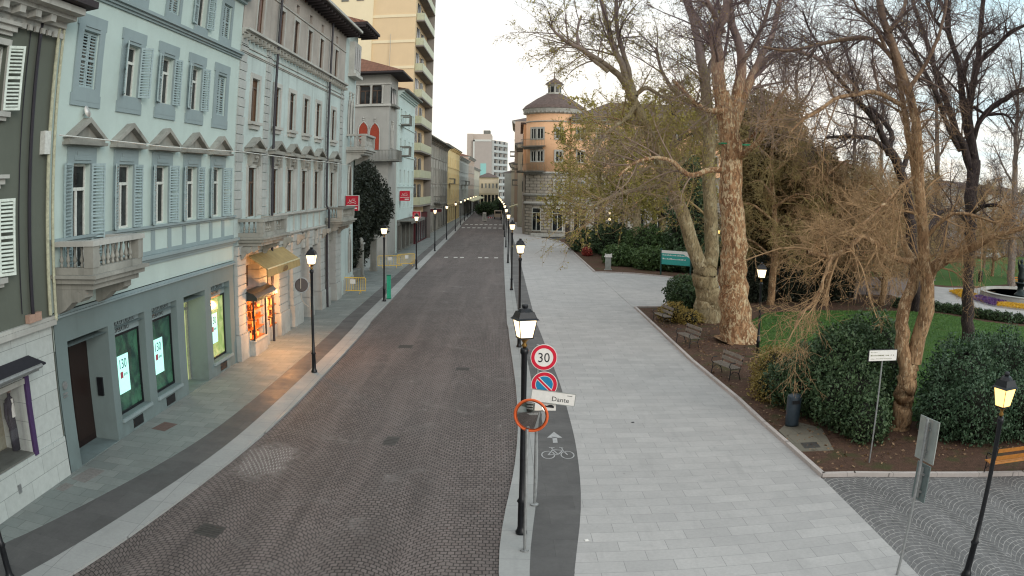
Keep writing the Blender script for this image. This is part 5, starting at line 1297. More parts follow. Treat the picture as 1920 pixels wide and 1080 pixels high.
e = ent('stone_pedestal', 'weathered stone block in the shade right of the mottled trunk', 'pedestal', (15.2, 50, 0)); MB().box(-.7, .7, -.6, .6, 0, 2.1).box(-.8, .8, -.7, .7, 0, .3).build('block', M['stoned'], e)

# ------------------------------------------------------------------ fountain and flower bed
FX, FY2 = 40.3, 51.4
e = ent('fountain', 'round stone fountain basin with pale green water and a dark bronze figure', 'fountain', (FX, FY2, 0))
MB().lathe([(4.5, 0), (4.6, .1), (4.6, .42), (4.7, .5), (4.2, .52), (4.15, .3), (4.15, .0)], seg=48).build('basin', M['stonew'], e)
tw = NT('fountain_water'); n = tw.noise(4, 4); tw.bump(n, .2, .02)
MB().lathe([(.001, .33), (4.16, .33)], seg=48).build('water', tw.fin((.3, .45, .38), .08, 0, .5), e)
bz = plain('dark_bronze', (.02, .03, .03), .4, .5)
MB().lathe([(.62, .3), (.6, .5), (.35, .65), (.28, 1.0), (.45, 1.3), (.55, 1.38), (.3, 1.45)], (-1.6, -.9, 0), 10).build('pedestal', bz, e, smooth=True)
MB().lathe([(.28, 1.45), (.34, 1.8), (.25, 2.2), (.36, 2.55), (.3, 2.75), (.1, 2.82), (.16, 2.95), (.17, 3.1), (.05, 3.22), (.001, 3.24)], (-1.6, -.9, 0), 10).tube([(-1.3, -.9, 2.65), (-1.05, -1.0, 2.4), (-1.2, -1.2, 2.2)], [.1, .08, .05], 6).tube([(-1.9, -.9, 2.65), (-2.1, -1.0, 2.9), (-2.05, -1.05, 3.2)], [.1, .08, .05], 6).build('figure', bz, e, smooth=True)
def flowers(name, label, pts, col, n, seed):
    rr = np.random.default_rng(seed); P = []
    xs = [p[0] for p in pts]; ys = [p[1] for p in pts]
    def inside(x, y):
        c = False; j = len(pts) - 1
        for i in range(len(pts)):
            if (pts[i][1] > y) != (pts[j][1] > y) and x < (pts[j][0] - pts[i][0]) * (y - pts[i][1]) / (pts[j][1] - pts[i][1]) + pts[i][0]: c = not c
            j = i
        return c
    while len(P) < n:
        x, y = rr.uniform(min(xs), max(xs)), rr.uniform(min(ys), max(ys))
        if inside(x, y): P.append((x, y, rr.uniform(.12, .26)))
    P = np.array(P); o = leaf_obj(name, P, col, .09, .05, rr, flat=.7)
    return tag(o, label, None, None, 'stuff')
# ------------------------------------------------------------------ vegetation
def leaf_mesh(name, P, m, size, size_var, rr, flat=0.0, aspect=.55):
    n = len(P)
    d = rr.normal(size=(n, 3)); d[:, 2] *= (1 - flat * .6); d /= np.linalg.norm(d, axis=1)[:, None]
    r2 = rr.normal(size=(n, 3)); b = np.cross(d, r2); b /= np.linalg.norm(b, axis=1)[:, None] + 1e-9
    s = (size + size_var * rr.uniform(-1, 1, n))[:, None]
    V = np.stack([P - d * s * .5, P + b * s * aspect * .5, P + d * s * .5, P - b * s * aspect * .5], 1).reshape(-1, 3)
    F = np.arange(4 * n).reshape(n, 4)
    return np_mesh(name, V, F, m)
def leaf_obj(name, P, m, size, sv, rr, flat=0.0, parent=None): return link(name, leaf_mesh(name, P, m, size, sv, rr, flat), parent)
def tube_arrays(P, R_, m):
    """P (N,K,3), R_ (N,K) -> vertices, quads of m-sided tubes"""
    N, K, _ = P.shape
    T = np.gradient(P, axis=1); T /= np.linalg.norm(T, axis=2, keepdims=True) + 1e-9
    ref = np.tile(np.array([.31, .52, .79]), (N, 1)); alt = np.abs((T[:, 0] * ref).sum(1)) > .9; ref[alt] = (1, 0, 0)
    A = np.cross(T, ref[:, None, :]); A /= np.linalg.norm(A, axis=2, keepdims=True) + 1e-9
    B = np.cross(T, A)
    ang = 2 * np.pi * np.arange(m) / m
    V = P[:, :, None, :] + R_[:, :, None, None] * (np.cos(ang)[None, None, :, None] * A[:, :, None, :] + np.sin(ang)[None, None, :, None] * B[:, :, None, :])
    idx = np.arange(N * K * m).reshape(N, K, m)
    a = idx[:, :-1, :]; b = np.roll(a, -1, 2); c = idx[:, 1:, :]; d = np.roll(c, -1, 2)
    F = np.stack([a, b, d, c], -1).reshape(-1, 4)
    return V.reshape(-1, 3), F
def merge(parts):
    Vs, Fs, o = [], [], 0
    for V, F in parts: Vs.append(V); Fs.append(F + o); o += len(V)
    return np.concatenate(Vs), np.concatenate(Fs)
def resample(pts, K):
    a = np.array(pts, float); s = np.concatenate([[0], np.cumsum(np.linalg.norm(np.diff(a[:, :3], axis=0), axis=1))])
    t = np.linspace(0, s[-1], K)
    # catmull-rom through the traced points
    out = np.zeros((K, 4))
    for i, q in enumerate(t):
        j = min(max(np.searchsorted(s, q) - 1, 0), len(s) - 2); f = (q - s[j]) / max(s[j + 1] - s[j], 1e-6)
        p0, p1, p2, p3 = a[max(j - 1, 0)], a[j], a[j + 1], a[min(j + 2, len(a) - 1)]
        out[i] = .5 * ((2 * p1) + (p2 - p0) * f + (2 * p0 - 5 * p1 + 4 * p2 - p3) * f * f + (3 * p1 - p0 - 3 * p2 + p3) * f ** 3)
        out[i, 3] = p1[3] + (p2[3] - p1[3]) * f
    return out, s[-1]
def grow(P, R_, cnt, ln, lv, ang, trop, K, rr, tmin=.15, rk=.55, rmin=.004, wander=.35, taper=.25, lenpow=0.5):
    """children for every parent polyline; cnt per parent; trop is added to the direction at each step"""
    N, KP, _ = P.shape
    cnt = np.broadcast_to(np.asarray(cnt), (N,)).astype(int)
    par = np.repeat(np.arange(N), cnt); n = len(par)
    t = tmin + (1 - tmin) * rr.uniform(0, 1, n) ** .8
    f = t * (KP - 1); i0 = np.minimum(f.astype(int), KP - 2); fr = (f - i0)[:, None]
    p = P[par, i0] * (1 - fr) + P[par, i0 + 1] * fr
    r0 = R_[par, i0] * (1 - fr[:, 0]) + R_[par, i0 + 1] * fr[:, 0]
    T = P[par, i0 + 1] - P[par, i0]; T /= np.linalg.norm(T, axis=1)[:, None] + 1e-9
    q = np.cross(T, rr.normal(size=(n, 3))); q /= np.linalg.norm(q, axis=1)[:, None] + 1e-9
    a = np.radians(ang + rr.normal(0, 12, n))[:, None]
    d = T * np.cos(a) + q * np.sin(a)
    L_ = ln * np.exp(rr.normal(0, lv, n)) * (1.15 - .6 * t) ** lenpow
    rs = np.minimum(r0 * rk, L_ * .019); rs = np.maximum(rs, rmin)
    out = np.zeros((n, K, 3)); out[:, 0] = p
    w_ = rr.normal(size=(n, 3)) * wander
    st = (L_ / (K - 1))[:, None]
    for k in range(1, K):
        d = d + np.array(trop)[None] / (K - 1) + (w_ + rr.normal(size=(n, 3)) * wander) / (K - 1)
        d /= np.linalg.norm(d, axis=1)[:, None] + 1e-9
        out[:, k] = out[:, k - 1] + d * st
    RR = rs[:, None] * np.linspace(1, taper, K)[None]
    RR = np.maximum(RR, rmin * .6)
    return out, RR
def points_on(P, n, rr):
    N, K, _ = P.shape
    i = rr.integers(0, N, n); f = rr.uniform(0, K - 1.001, n); j = f.astype(int); f = (f - j)[:, None]
    return P[i, j] * (1 - f) + P[i, j + 1] * f
def bark(name, c1, c2, c3, scale=2.2, bump=.8, patch=.5, fine=18, top=None, z0=9, z1=14):
    t = NT(name)
    n = t.noise(scale, 5, .65, stretch=(1, 1, .45), dist=.8); n2 = t.noise(fine, 5, .7, stretch=(1, 1, .35)); n3 = t.noise(scale * 2.3, 4, .6, stretch=(1, 1, .5), dist=1.2)
    col = t.mix(t.ramp(n, .42, .55), c1, c2); col = t.mix(t.ramp(n3, patch, patch + .06), col, c3)
    col = t.mix(t.ramp(n2, .47, .66, 0, .85), col, dk(c1, .35))
    if top: col = t.mix(t.ramp(t.sep(t.pos())[2], z0, z1), col, t.mix(n2, dk(top, .6), dk(top, 1.3)))     # young upper wood has another bark
    t.bump(t.math('ADD', n2, t.math('MULTIPLY', n3, .6)), bump, .03)
    return t.fin(col, .9)
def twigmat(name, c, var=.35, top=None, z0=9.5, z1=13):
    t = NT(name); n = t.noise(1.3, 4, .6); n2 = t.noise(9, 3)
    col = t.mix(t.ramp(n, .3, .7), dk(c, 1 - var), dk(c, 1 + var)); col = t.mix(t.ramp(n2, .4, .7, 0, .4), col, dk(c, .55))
    if top: col = t.mix(t.ramp(t.sep(t.pos())[2], z0, z1), col, t.mix(n2, dk(top, .6), dk(top, 1.4)))  # high twigs coloured darker, to stand as silhouettes against the bright sky
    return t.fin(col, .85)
def leafmat(name, c1, c2, c3=None, scale=1.2, rough=.55, fine=16):
    t = NT(name); n = t.noise(scale, 4, .6); n2 = t.noise(fine, 3, .6)
    col = t.mix(t.ramp(n, .35, .68), c1, c2); col = t.mix(t.ramp(n2, .5, .68, 0, .8), col, c3 or dk(c2, 1.6))
    return t.fin(col, rough, 0, .35)

LIMBS = {}
LIMBS['big']=[[(9.91,35.5,-0.13,1.236),(9.86,35.5,0.24,0.913),(9.74,35.5,0.96,0.737),(9.57,35.5,2.39,0.684),(9.49,35.5,3.81,0.608),(9.36,35.5,5.68,0.557),(9.3,35.5,8.04,0.509),(9.19,35.5,9.83,0.462),(8.89,35.5,11.1,0.365)],[(8.84,35.5,10.9,0.34),(8.69,35.2,12.58,0.291),(8.61,34.9,13.78,0.266),(8.95,34.6,14.52,0.218),(9.24,34.3,15.52,0.194),(9.45,34.0,16.79,0.146)],[(9.21,35.5,9.72,0.364),(9.66,35.75,10.75,0.295),(10.03,36.0,12.06,0.249),(10.05,36.25,13.52,0.215),(9.8,36.5,14.73,0.191),(9.79,36.75,16.15,0.168),(9.53,37.0,17.9,0.132)],[(9.31,35.5,9.0,0.34),(9.8,35.92,10.28,0.272),(10.56,36.33,11.89,0.202),(11.43,36.75,13.42,0.168),(12.13,37.17,14.58,0.145),(12.74,37.58,16.43,0.121),(13.28,38.0,18.4,0.097)],[(10.76,37.0,11.99,0.154),(11.79,37.25,13.19,0.144),(13.05,37.5,13.8,0.12),(14.62,37.75,13.64,0.095),(15.91,38.0,12.93,0.069)],[(9.38,35.5,10.33,0.158),(8.45,35.0,10.15,0.143),(7.8,34.5,10.16,0.117),(7.04,34.0,10.62,0.092),(6.3,33.5,11.2,0.068)],[(9.2,35.5,7.56,0.145),(8.22,35.14,7.55,0.131),(7.41,34.79,7.23,0.117),(6.87,34.43,7.39,0.104),(6.22,34.07,7.84,0.092),(5.37,33.71,7.88,0.079),(4.65,33.36,7.65,0.067),(3.95,33.0,7.08,0.044)],[(9.68,35.5,8.78,0.109),(10.2,34.88,9.14,0.096),(10.48,34.25,9.72,0.083),(10.95,33.62,10.65,0.07),(11.4,33.0,11.34,0.047)],[(9.55,35.5,8.06,0.146),(9.82,34.62,8.4,0.155),(10.19,33.75,8.92,0.128),(10.35,32.88,9.57,0.103),(10.28,32.0,9.88,0.056)],[(9.1,35.5,13.94,0.16),(8.29,34.67,14.98,0.133),(7.66,33.83,15.75,0.095),(7.19,33.0,16.77,0.07)],[(8.6,35.0,12.79,0.121),(8.1,35.67,14.13,0.099),(7.67,36.33,15.56,0.088),(7.35,37.0,17.07,0.065)],[(9.9,36.0,12.3,0.125),(10.61,35.0,13.75,0.098),(10.9,34.0,14.88,0.085),(10.96,33.0,16.22,0.06)]]
LIMBS['fork']=[[(9.8,41.0,-0.12,0.817),(9.7,41.0,0.65,0.702),(9.6,41.0,1.73,0.643),(9.45,41.0,2.68,0.641)],[(9.34,41.0,2.54,0.418),(8.76,40.88,3.88,0.373),(8.21,40.75,5.21,0.343),(7.61,40.62,6.65,0.327),(7.12,40.5,7.69,0.299),(6.64,40.38,8.59,0.284),(6.06,40.25,9.76,0.27),(5.6,40.12,10.79,0.255),(5.27,40.0,11.57,0.228)],[(9.62,41.0,2.55,0.447),(9.78,41.1,3.62,0.391),(9.71,41.2,5.51,0.363),(9.66,41.3,7.41,0.35),(9.63,41.4,9.34,0.337),(9.62,41.5,11.03,0.311),(9.55,41.6,12.46,0.284),(9.34,41.7,14.21,0.244),(9.06,41.8,15.71,0.202),(8.65,41.9,17.24,0.175),(8.38,42.0,19.16,0.133)],[(5.37,40.0,11.31,0.188),(4.76,39.67,12.18,0.16),(3.82,39.33,12.77,0.132),(3.02,39.0,13.22,0.118),(2.24,38.67,13.54,0.091),(1.6,38.33,13.99,0.065),(1.29,38.0,14.45,0.038)],[(5.27,40.0,11.57,0.188),(4.96,40.2,12.82,0.162),(4.6,40.4,13.67,0.136),(4.36,40.6,14.83,0.124),(4.13,40.8,16.03,0.111),(3.96,41.0,17.58,0.084)],[(5.58,40.0,11.18,0.161),(5.19,40.5,13.15,0.123),(4.89,41.0,14.65,0.111),(4.9,41.5,16.23,0.099),(5.14,42.0,18.23,0.072)],[(4.17,39.0,12.2,0.105),(3.43,39.25,12.87,0.092),(2.88,39.5,13.43,0.08),(2.75,39.75,14.31,0.067),(2.98,40.0,15.22,0.054)],[(9.65,42.0,12.52,0.158),(10.39,42.67,14.16,0.132),(11.01,43.33,16.2,0.121),(10.9,44.0,18.3,0.093)],[(5.58,40.0,10.65,0.134),(5.08,39.25,9.98,0.118),(4.48,38.5,9.56,0.09),(3.78,37.75,8.81,0.063),(3.23,37.0,7.83,0.037)],[(7.63,41.0,6.91,0.138),(6.41,40.25,6.68,0.121),(5.26,39.5,6.49,0.105),(4.15,38.75,6.11,0.077),(3.1,38.0,5.54,0.05)],[(9.7,42.0,10.79,0.143),(8.79,42.5,11.35,0.13),(8.08,43.0,11.94,0.116),(7.55,43.5,13.16,0.088),(7.36,44.0,14.45,0.075)],[(5.42,40.0,10.91,0.121),(6.22,40.67,11.7,0.109),(7.15,41.33,11.42,0.084),(7.97,42.0,11.48,0.071)],[(7.35,41.0,7.44,0.124),(8.52,42.0,8.2,0.113),(9.16,43.0,9.11,0.087)]]
LIMBS['near']=[[(11.32,20.7,-0.76,0.407),(11.37,20.7,0.07,0.339),(11.33,20.7,0.89,0.336),(11.34,20.7,1.45,0.35),(11.43,20.7,2.01,0.381)],[(11.31,20.7,1.69,0.27),(11.09,20.81,2.62,0.237),(11.07,20.93,3.38,0.221),(11.28,21.04,3.9,0.206),(11.51,21.16,4.28,0.192),(11.62,21.27,4.82,0.16),(11.34,21.39,5.19,0.112),(11.18,21.5,5.65,0.096)],[(11.51,20.7,2.0,0.286),(11.61,20.66,2.64,0.254),(11.74,20.61,3.27,0.269),(11.75,20.57,3.74,0.252),(11.7,20.52,4.2,0.235),(11.53,20.48,4.82,0.21),(11.43,20.44,5.57,0.193),(11.34,20.39,6.32,0.185),(11.18,20.35,7.22,0.176),(11.09,20.31,8.12,0.168),(11.04,20.26,9.18,0.153),(10.79,20.22,9.92,0.138),(10.58,20.18,10.35,0.137),(10.4,20.13,10.87,0.137),(10.13,20.09,11.53,0.129),(9.98,20.04,12.31,0.114),(9.9,20.0,13.28,0.092)],[(11.27,20.3,6.32,0.107),(11.06,20.38,7.36,0.1),(10.93,20.47,8.26,0.1),(10.87,20.55,9.02,0.1),(10.78,20.63,9.95,0.093),(10.71,20.72,10.43,0.086),(10.65,20.8,11.08,0.079)],[(11.79,20.7,4.34,0.205),(11.87,20.46,4.75,0.172),(12.08,20.21,5.01,0.156),(12.38,19.97,5.24,0.148),(12.68,19.72,5.42,0.132),(12.91,19.48,5.52,0.116),(13.17,19.23,5.73,0.1),(13.44,18.99,5.91,0.077),(13.82,18.74,6.02,0.062),(14.34,18.5,6.22,0.054)],[(10.32,20.2,10.63,0.068),(10.14,20.43,10.98,0.069),(9.9,20.65,11.2,0.069),(9.58,20.88,11.25,0.062),(9.09,21.1,11.15,0.062),(8.61,21.32,11.02,0.054),(8.02,21.55,10.82,0.046),(7.41,21.77,10.7,0.039),(6.85,22.0,10.79,0.031)],[(10.68,20.3,9.29,0.084),(10.15,20.11,9.44,0.075),(9.52,19.93,9.54,0.066),(8.74,19.74,9.34,0.057),(8.16,19.56,9.2,0.049),(7.51,19.37,8.76,0.041),(6.97,19.19,8.46,0.027),(6.53,19.0,8.08,0.02)],[(11.31,20.7,4.94,0.101),(10.6,20.33,4.98,0.083),(9.85,19.96,5.25,0.074),(9.31,19.59,5.47,0.064),(8.74,19.22,5.64,0.063),(8.15,18.85,5.35,0.068),(7.54,18.48,5.14,0.066),(7.02,18.11,5.24,0.051),(6.57,17.74,5.29,0.044),(5.99,17.37,5.24,0.03),(5.54,17.0,5.23,0.018)],[(11.09,20.4,7.36,0.061),(10.34,19.92,7.01,0.052),(9.56,19.44,6.54,0.043),(8.82,18.96,6.11,0.035),(8.13,18.48,5.83,0.027),(7.47,18.0,5.71,0.019)],[(7.14,17.5,5.21,0.044),(6.9,17.38,4.76,0.037),(6.67,17.25,4.29,0.031),(6.24,17.12,3.95,0.024),(6.08,17.0,3.67,0.018)],[(10.02,20.0,10.87,0.06),(9.59,19.75,11.39,0.052),(8.99,19.5,11.71,0.044),(8.74,19.25,11.93,0.036),(8.45,19.0,12.44,0.029)],[(10.67,20.0,9.72,0.068),(11.16,19.75,10.38,0.061),(11.6,19.5,11.21,0.054),(11.87,19.25,12.02,0.046),(12.09,19.0,13.01,0.039)],[(11.51,20.5,5.57,0.062),(11.75,20.0,6.07,0.054),(12.05,19.5,6.4,0.045),(12.56,19.0,6.38,0.038),(13.08,18.5,6.22,0.03)],[(10.07,20.0,11.35,0.068),(10.87,20.33,12.03,0.063),(11.35,20.67,12.86,0.056),(11.99,21.0,13.95,0.042)]]
LIMBS['near'][7] = LIMBS['near'][7][:-2]
LIMBS['near'][0] = LIMBS['near'][0][:-2] + [(*LIMBS['near'][0][-2][:3], LIMBS['near'][0][-2][3] * .92), (*LIMBS['near'][0][-1][:3], LIMBS['near'][0][-1][3] * .7)]
LIMBS['dark']=[[(22.72,34.4,-0.27,0.414),(22.5,34.4,1.08,0.369),(22.37,34.4,2.69,0.34),(22.33,34.4,4.28,0.325),(22.36,34.4,6.4,0.352),(22.5,34.4,8.0,0.38),(22.6,34.4,9.08,0.408)],[(22.44,34.4,8.53,0.271),(21.79,34.26,9.8,0.242),(21.16,34.12,10.52,0.226),(20.71,33.98,11.53,0.199),(20.31,33.84,12.34,0.184),(19.94,33.7,13.0,0.157),(19.6,33.56,13.73,0.143),(19.23,33.42,14.73,0.13),(18.78,33.28,15.64,0.117),(18.46,33.14,16.74,0.104),(18.17,33.0,18.07,0.078)],[(22.54,34.4,9.35,0.245),(22.28,34.6,10.68,0.232),(22.26,34.8,11.78,0.206),(22.36,35.0,13.21,0.194),(22.37,35.2,14.23,0.182),(22.21,35.4,15.1,0.183),(22.15,35.6,16.01,0.17),(22.36,35.8,17.13,0.158),(22.66,36.0,18.79,0.132)],[(22.68,34.4,9.09,0.272),(22.36,34.34,10.95,0.231),(22.58,34.29,12.35,0.205),(22.89,34.23,13.5,0.193),(23.27,34.17,14.7,0.181),(23.52,34.11,15.9,0.154),(23.87,34.06,17.3,0.142),(24.5,34.0,19.12,0.116)],[(22.65,34.4,10.17,0.164),(22.85,33.92,11.12,0.149),(23.43,33.44,11.8,0.149),(23.92,32.96,12.22,0.136),(24.41,32.48,12.62,0.136),(25.12,32.0,12.97,0.109)],[(23.21,34.0,14.24,0.124),(23.56,33.6,14.74,0.11),(24.06,33.2,15.15,0.111),(24.68,32.8,15.8,0.097),(25.3,32.4,16.25,0.084),(25.89,32.0,16.52,0.07)],[(21.65,34.4,9.52,0.188),(20.83,34.02,10.22,0.159),(20.14,33.64,11.17,0.143),(19.47,33.27,12.02,0.141),(18.88,32.89,12.62,0.127),(18.3,32.51,13.06,0.125),(17.69,32.13,13.77,0.111),(16.98,31.76,14.36,0.109),(16.09,31.38,14.91,0.084),(15.34,31.0,15.46,0.059)],[(21.83,35.0,15.71,0.112),(20.78,34.67,16.04,0.11),(20.05,34.33,17.15,0.095),(19.72,34.0,18.34,0.068)],[(22.29,34.0,12.01,0.095),(21.84,33.75,13.57,0.094),(22.46,33.5,14.76,0.082),(23.39,33.25,15.69,0.069),(23.92,33.0,15.67,0.055)],[(22.5,34.0,11.76,0.095),(22.7,33.0,11.33,0.08),(23.35,32.0,11.36,0.066),(23.34,31.0,10.66,0.052)],[(22.43,34.4,6.4,0.122),(22.5,32.93,6.86,0.105),(22.61,31.47,6.8,0.09),(22.12,30.0,5.86,0.062)],[(22.3,34.4,5.87,0.122),(20.55,33.27,6.46,0.103),(18.86,32.13,6.28,0.086),(17.59,31.0,5.56,0.059)]]
LIMBS['leaning']=[[(25.05,45.0,-0.55,0.446),(24.39,45.0,3.44,0.406),(24.0,45.0,6.05,0.37),(23.56,45.0,8.0,0.369),(22.95,45.0,9.27,0.334),(22.47,45.0,9.82,0.299)],[(22.46,45.0,9.55,0.283),(21.88,44.82,10.48,0.248),(21.42,44.64,11.41,0.23),(20.59,44.45,12.12,0.195),(19.58,44.27,12.75,0.177),(18.8,44.09,13.52,0.144),(18.04,43.91,14.12,0.143),(17.46,43.73,14.61,0.126),(16.87,43.55,14.77,0.11),(15.94,43.36,14.85,0.093),(15.13,43.18,14.95,0.077),(13.98,43.0,14.89,0.061)],[(22.35,45.0,9.87,0.216),(23.01,45.67,10.96,0.186),(22.66,46.33,11.81,0.171),(21.98,47.0,12.64,0.121)],[(22.35,45.0,9.71,0.166),(21.0,44.25,10.31,0.146),(19.52,43.5,10.32,0.126),(18.1,42.75,10.16,0.108),(16.74,42.0,9.95,0.075)],[(23.36,45.0,8.64,0.201),(24.2,45.33,10.05,0.17),(24.73,45.67,11.48,0.138),(25.57,46.0,12.99,0.105)],[(17.66,43.0,13.96,0.093),(17.2,43.0,14.96,0.093),(16.41,43.0,16.15,0.078),(15.99,43.0,17.4,0.062)],[(19.46,44.0,12.71,0.112),(19.67,44.33,13.81,0.097),(19.53,44.67,15.17,0.082),(19.21,45.0,16.53,0.066)]]
LIMBS['bud1']=[[(11.21,78.0,2.38,0.417),(10.99,78.0,6.43,0.333),(10.81,78.0,10.51,0.25),(10.62,78.0,14.05,0.125)]]
LIMBS['bud2']=[[(15.27,88.0,1.92,0.413),(15.41,88.0,6.32,0.33),(15.6,88.0,10.76,0.248),(15.9,88.0,14.63,0.124)]]
LIMBS['bud3']=[[(15.83,83.0,0.6,0.615),(15.6,83.0,5.98,0.491),(15.44,83.0,11.4,0.368),(15.3,83.0,16.15,0.185)]]
LIMBS['bud4']=[[(8.71,86.0,1.88,0.343),(8.41,86.0,5.35,0.274),(8.13,86.0,8.83,0.205),(7.78,86.0,11.84,0.103)]]
LIMBS['slim1']=[[(33.08,75.0,1.69,0.271),(33.04,75.0,7.6,0.216),(33.22,75.0,13.59,0.163),(33.61,75.0,18.91,0.082)]]
LIMBS['slim2']=[[(44.6,60.0,5.72,0.395),(44.8,60.0,10.14,0.317),(45.25,60.0,14.67,0.239),(45.95,60.0,18.71,0.121)]]
LIMBS['slim3']=[[(22.33,62.0,1.94,0.262),(22.1,62.0,7.12,0.209),(22.04,62.0,12.36,0.157),(22.07,62.0,17.0,0.079)]]
LIMBS['slim4']=[[(49.94,85.0,4.02,0.456),(49.72,85.0,10.25,0.364),(49.78,85.0,16.58,0.274),(49.98,85.0,22.16,0.138)]]
LIMBS['slim5']=[[(45.92,95.0,3.25,0.348),(45.99,95.0,9.22,0.279),(46.26,95.0,15.27,0.21),(46.72,95.0,20.6,0.106)]]
def make_tree(name, label, limbs, barkm, twigm, seed, l1=2.4, l1len=1.9, l2=9, l2len=.8, l3=6, l3len=.32, trop=(0, 0, .1), trop2=(0, 0, 0), ang=48, buds=0, budm=None, budsize=.07, rmin=.006, base_flare=True, group=None, sides=12, wander=.4, skip1=1, l1max=99, cat='tree'):
    rr = np.random.default_rng(seed)
    e = ent(name, label, cat, (limbs[0][0][0], limbs[0][0][1], 0), 0, group)
    off = np.array([limbs[0][0][0], limbs[0][0][1], 0])
    parts, L0, R0, cn = [], [], [], []
    for li, lb in enumerate(limbs):
        lb = [tuple(p) for p in lb]
        if li == 0 and lb[0][2] > .1: lb = [(lb[0][0], lb[0][1], -.15, lb[0][3] * 1.15)] + lb
        elif li == 0: lb = [(lb[0][0], lb[0][1], -.15, lb[0][3])] + lb[1:]
        K = 16; o, ln_ = resample(lb, max(K, 24 if li == 0 else K))
        if li == 0: K = 24
        wob = rr.normal(size=(len(o), 3)) * o[:, 3:4] * .12; wob[0] = 0; wob[-1] = 0
        P = o[None, :, :3] + wob[None] - off; R_ = o[None, :, 3]
        parts.append(tube_arrays(P, R_, sides if li < 4 else 8))
        oo, _ = resample(lb, 12); L0.append(oo[:, :3] - off); R0.append(oo[:, 3]); cn.append(0 if li < skip1 else min(l1max, max(3, int(ln_ * l1))))
    V, F = merge(parts)
    # knobbly bark
    V = V + rr.normal(size=V.shape) * .006
    link('trunk', np_mesh('trunk', V, F, barkm, True), e)
    L0 = np.array(L0); R0 = np.array(R0)
    P1, R1 = grow(L0, R0, cn, l1len, .35, ang, trop, 7, rr, .12, .5, rmin * 1.6, wander)
    P2, R2 = grow(P1, R1, l2, l2len, .35, 45, trop2, 5, rr, .1, .6, rmin * 1.2, .45)
    P3, R3 = grow(P2, R2, l3, l3len, .35, 42, trop2, 3, rr, .2, .7, rmin, .4, .5)
    V, F = merge([tube_arrays(P1, R1, 5), tube_arrays(P2, R2, 3), tube_arrays(P3, R3, 3)])
    cr = link('crown', np_mesh('crown', V, F, twigm), e)
    if buds:
        pts = np.concatenate([points_on(P3, int(buds * .7), rr), points_on(P2, int(buds * .3), rr)]) + rr.normal(size=(int(buds * .7) + int(buds * .3), 3)) * .03
        link('buds', leaf_mesh('buds', pts, budm, budsize, budsize * .4, rr), cr)
    return e
plane_b = bark('plane_bark', (.22, .11, .055), (.42, .24, .125), (.58, .45, .28), 2.6, 1, .51, 14, (.3, .22, .2), 11, 13.5)
olive_b = bark('olive_bark', (.26, .2, .115), (.36, .29, .17), (.45, .39, .26), 1.6, .7, .56, 14, (.26, .2, .19), 11, 14)
brown_b = bark('brown_bark', (.22, .125, .065), (.38, .24, .13), (.5, .37, .23), 3.2, .9, .55, 16, (.2, .14, .11), 9, 12)
dark_b = bark('dark_bark', (.035, .025, .027), (.06, .045, .042), (.09, .07, .06), 3, .9, .56)
grey_b = bark('grey_bark', (.15, .12, .1), (.22, .18, .15), (.28, .24, .2), 3, .6, .55)
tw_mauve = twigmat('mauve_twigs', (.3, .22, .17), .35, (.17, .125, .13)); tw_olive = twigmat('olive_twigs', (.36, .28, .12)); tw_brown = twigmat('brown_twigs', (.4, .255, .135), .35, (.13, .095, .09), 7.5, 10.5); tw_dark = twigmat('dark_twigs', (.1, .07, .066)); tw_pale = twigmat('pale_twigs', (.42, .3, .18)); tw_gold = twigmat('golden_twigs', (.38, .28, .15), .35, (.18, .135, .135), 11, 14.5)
bud_ol = leafmat('olive_buds', (.26, .225, .045), (.38, .33, .07), (.48, .43, .12), .6); bud_br = leafmat('brown_buds', (.2, .13, .05), (.3, .2, .08), (.38, .28, .12), .6)
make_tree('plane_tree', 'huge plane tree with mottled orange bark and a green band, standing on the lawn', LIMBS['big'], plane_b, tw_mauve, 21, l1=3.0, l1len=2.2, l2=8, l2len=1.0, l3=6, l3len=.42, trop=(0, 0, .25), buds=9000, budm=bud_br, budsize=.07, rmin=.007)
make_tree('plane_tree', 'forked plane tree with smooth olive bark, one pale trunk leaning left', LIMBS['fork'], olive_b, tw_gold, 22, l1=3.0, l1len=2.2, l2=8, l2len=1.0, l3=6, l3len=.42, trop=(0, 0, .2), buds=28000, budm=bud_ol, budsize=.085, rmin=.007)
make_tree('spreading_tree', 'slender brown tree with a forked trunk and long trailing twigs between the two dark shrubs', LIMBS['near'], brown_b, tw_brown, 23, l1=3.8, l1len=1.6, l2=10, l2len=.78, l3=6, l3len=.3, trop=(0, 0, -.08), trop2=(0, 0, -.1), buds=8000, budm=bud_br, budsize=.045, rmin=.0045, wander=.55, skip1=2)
make_tree('dark_tree', 'tall dark trunked tree with bare sweeping limbs near the fountain', LIMBS['dark'], dark_b, tw_dark, 24, l1=3.2, l1len=2.1, l2=9, l2len=.95, l3=6, l3len=.4, trop=(0, 0, .3), rmin=.007, buds=3000, budm=bud_br, budsize=.05)
make_tree('dark_tree', 'dark bare tree whose limbs arch to the left behind the slender brown tree', LIMBS['leaning'], dark_b, tw_dark, 25, l1=3.0, l1len=2.1, l2=9, l2len=.95, l3=5, l3len=.4, trop=(0, 0, .3), rmin=.009)
BL = {'bud1': 'thin budding tree with olive haze of leaves left of the forked plane', 'bud2': 'thin budding tree whose crown covers the middle of the orange building', 'bud3': 'darker trunked budding tree right behind the turquoise board', 'bud4': 'smallest budding tree over the left end of the long shrubbery'}
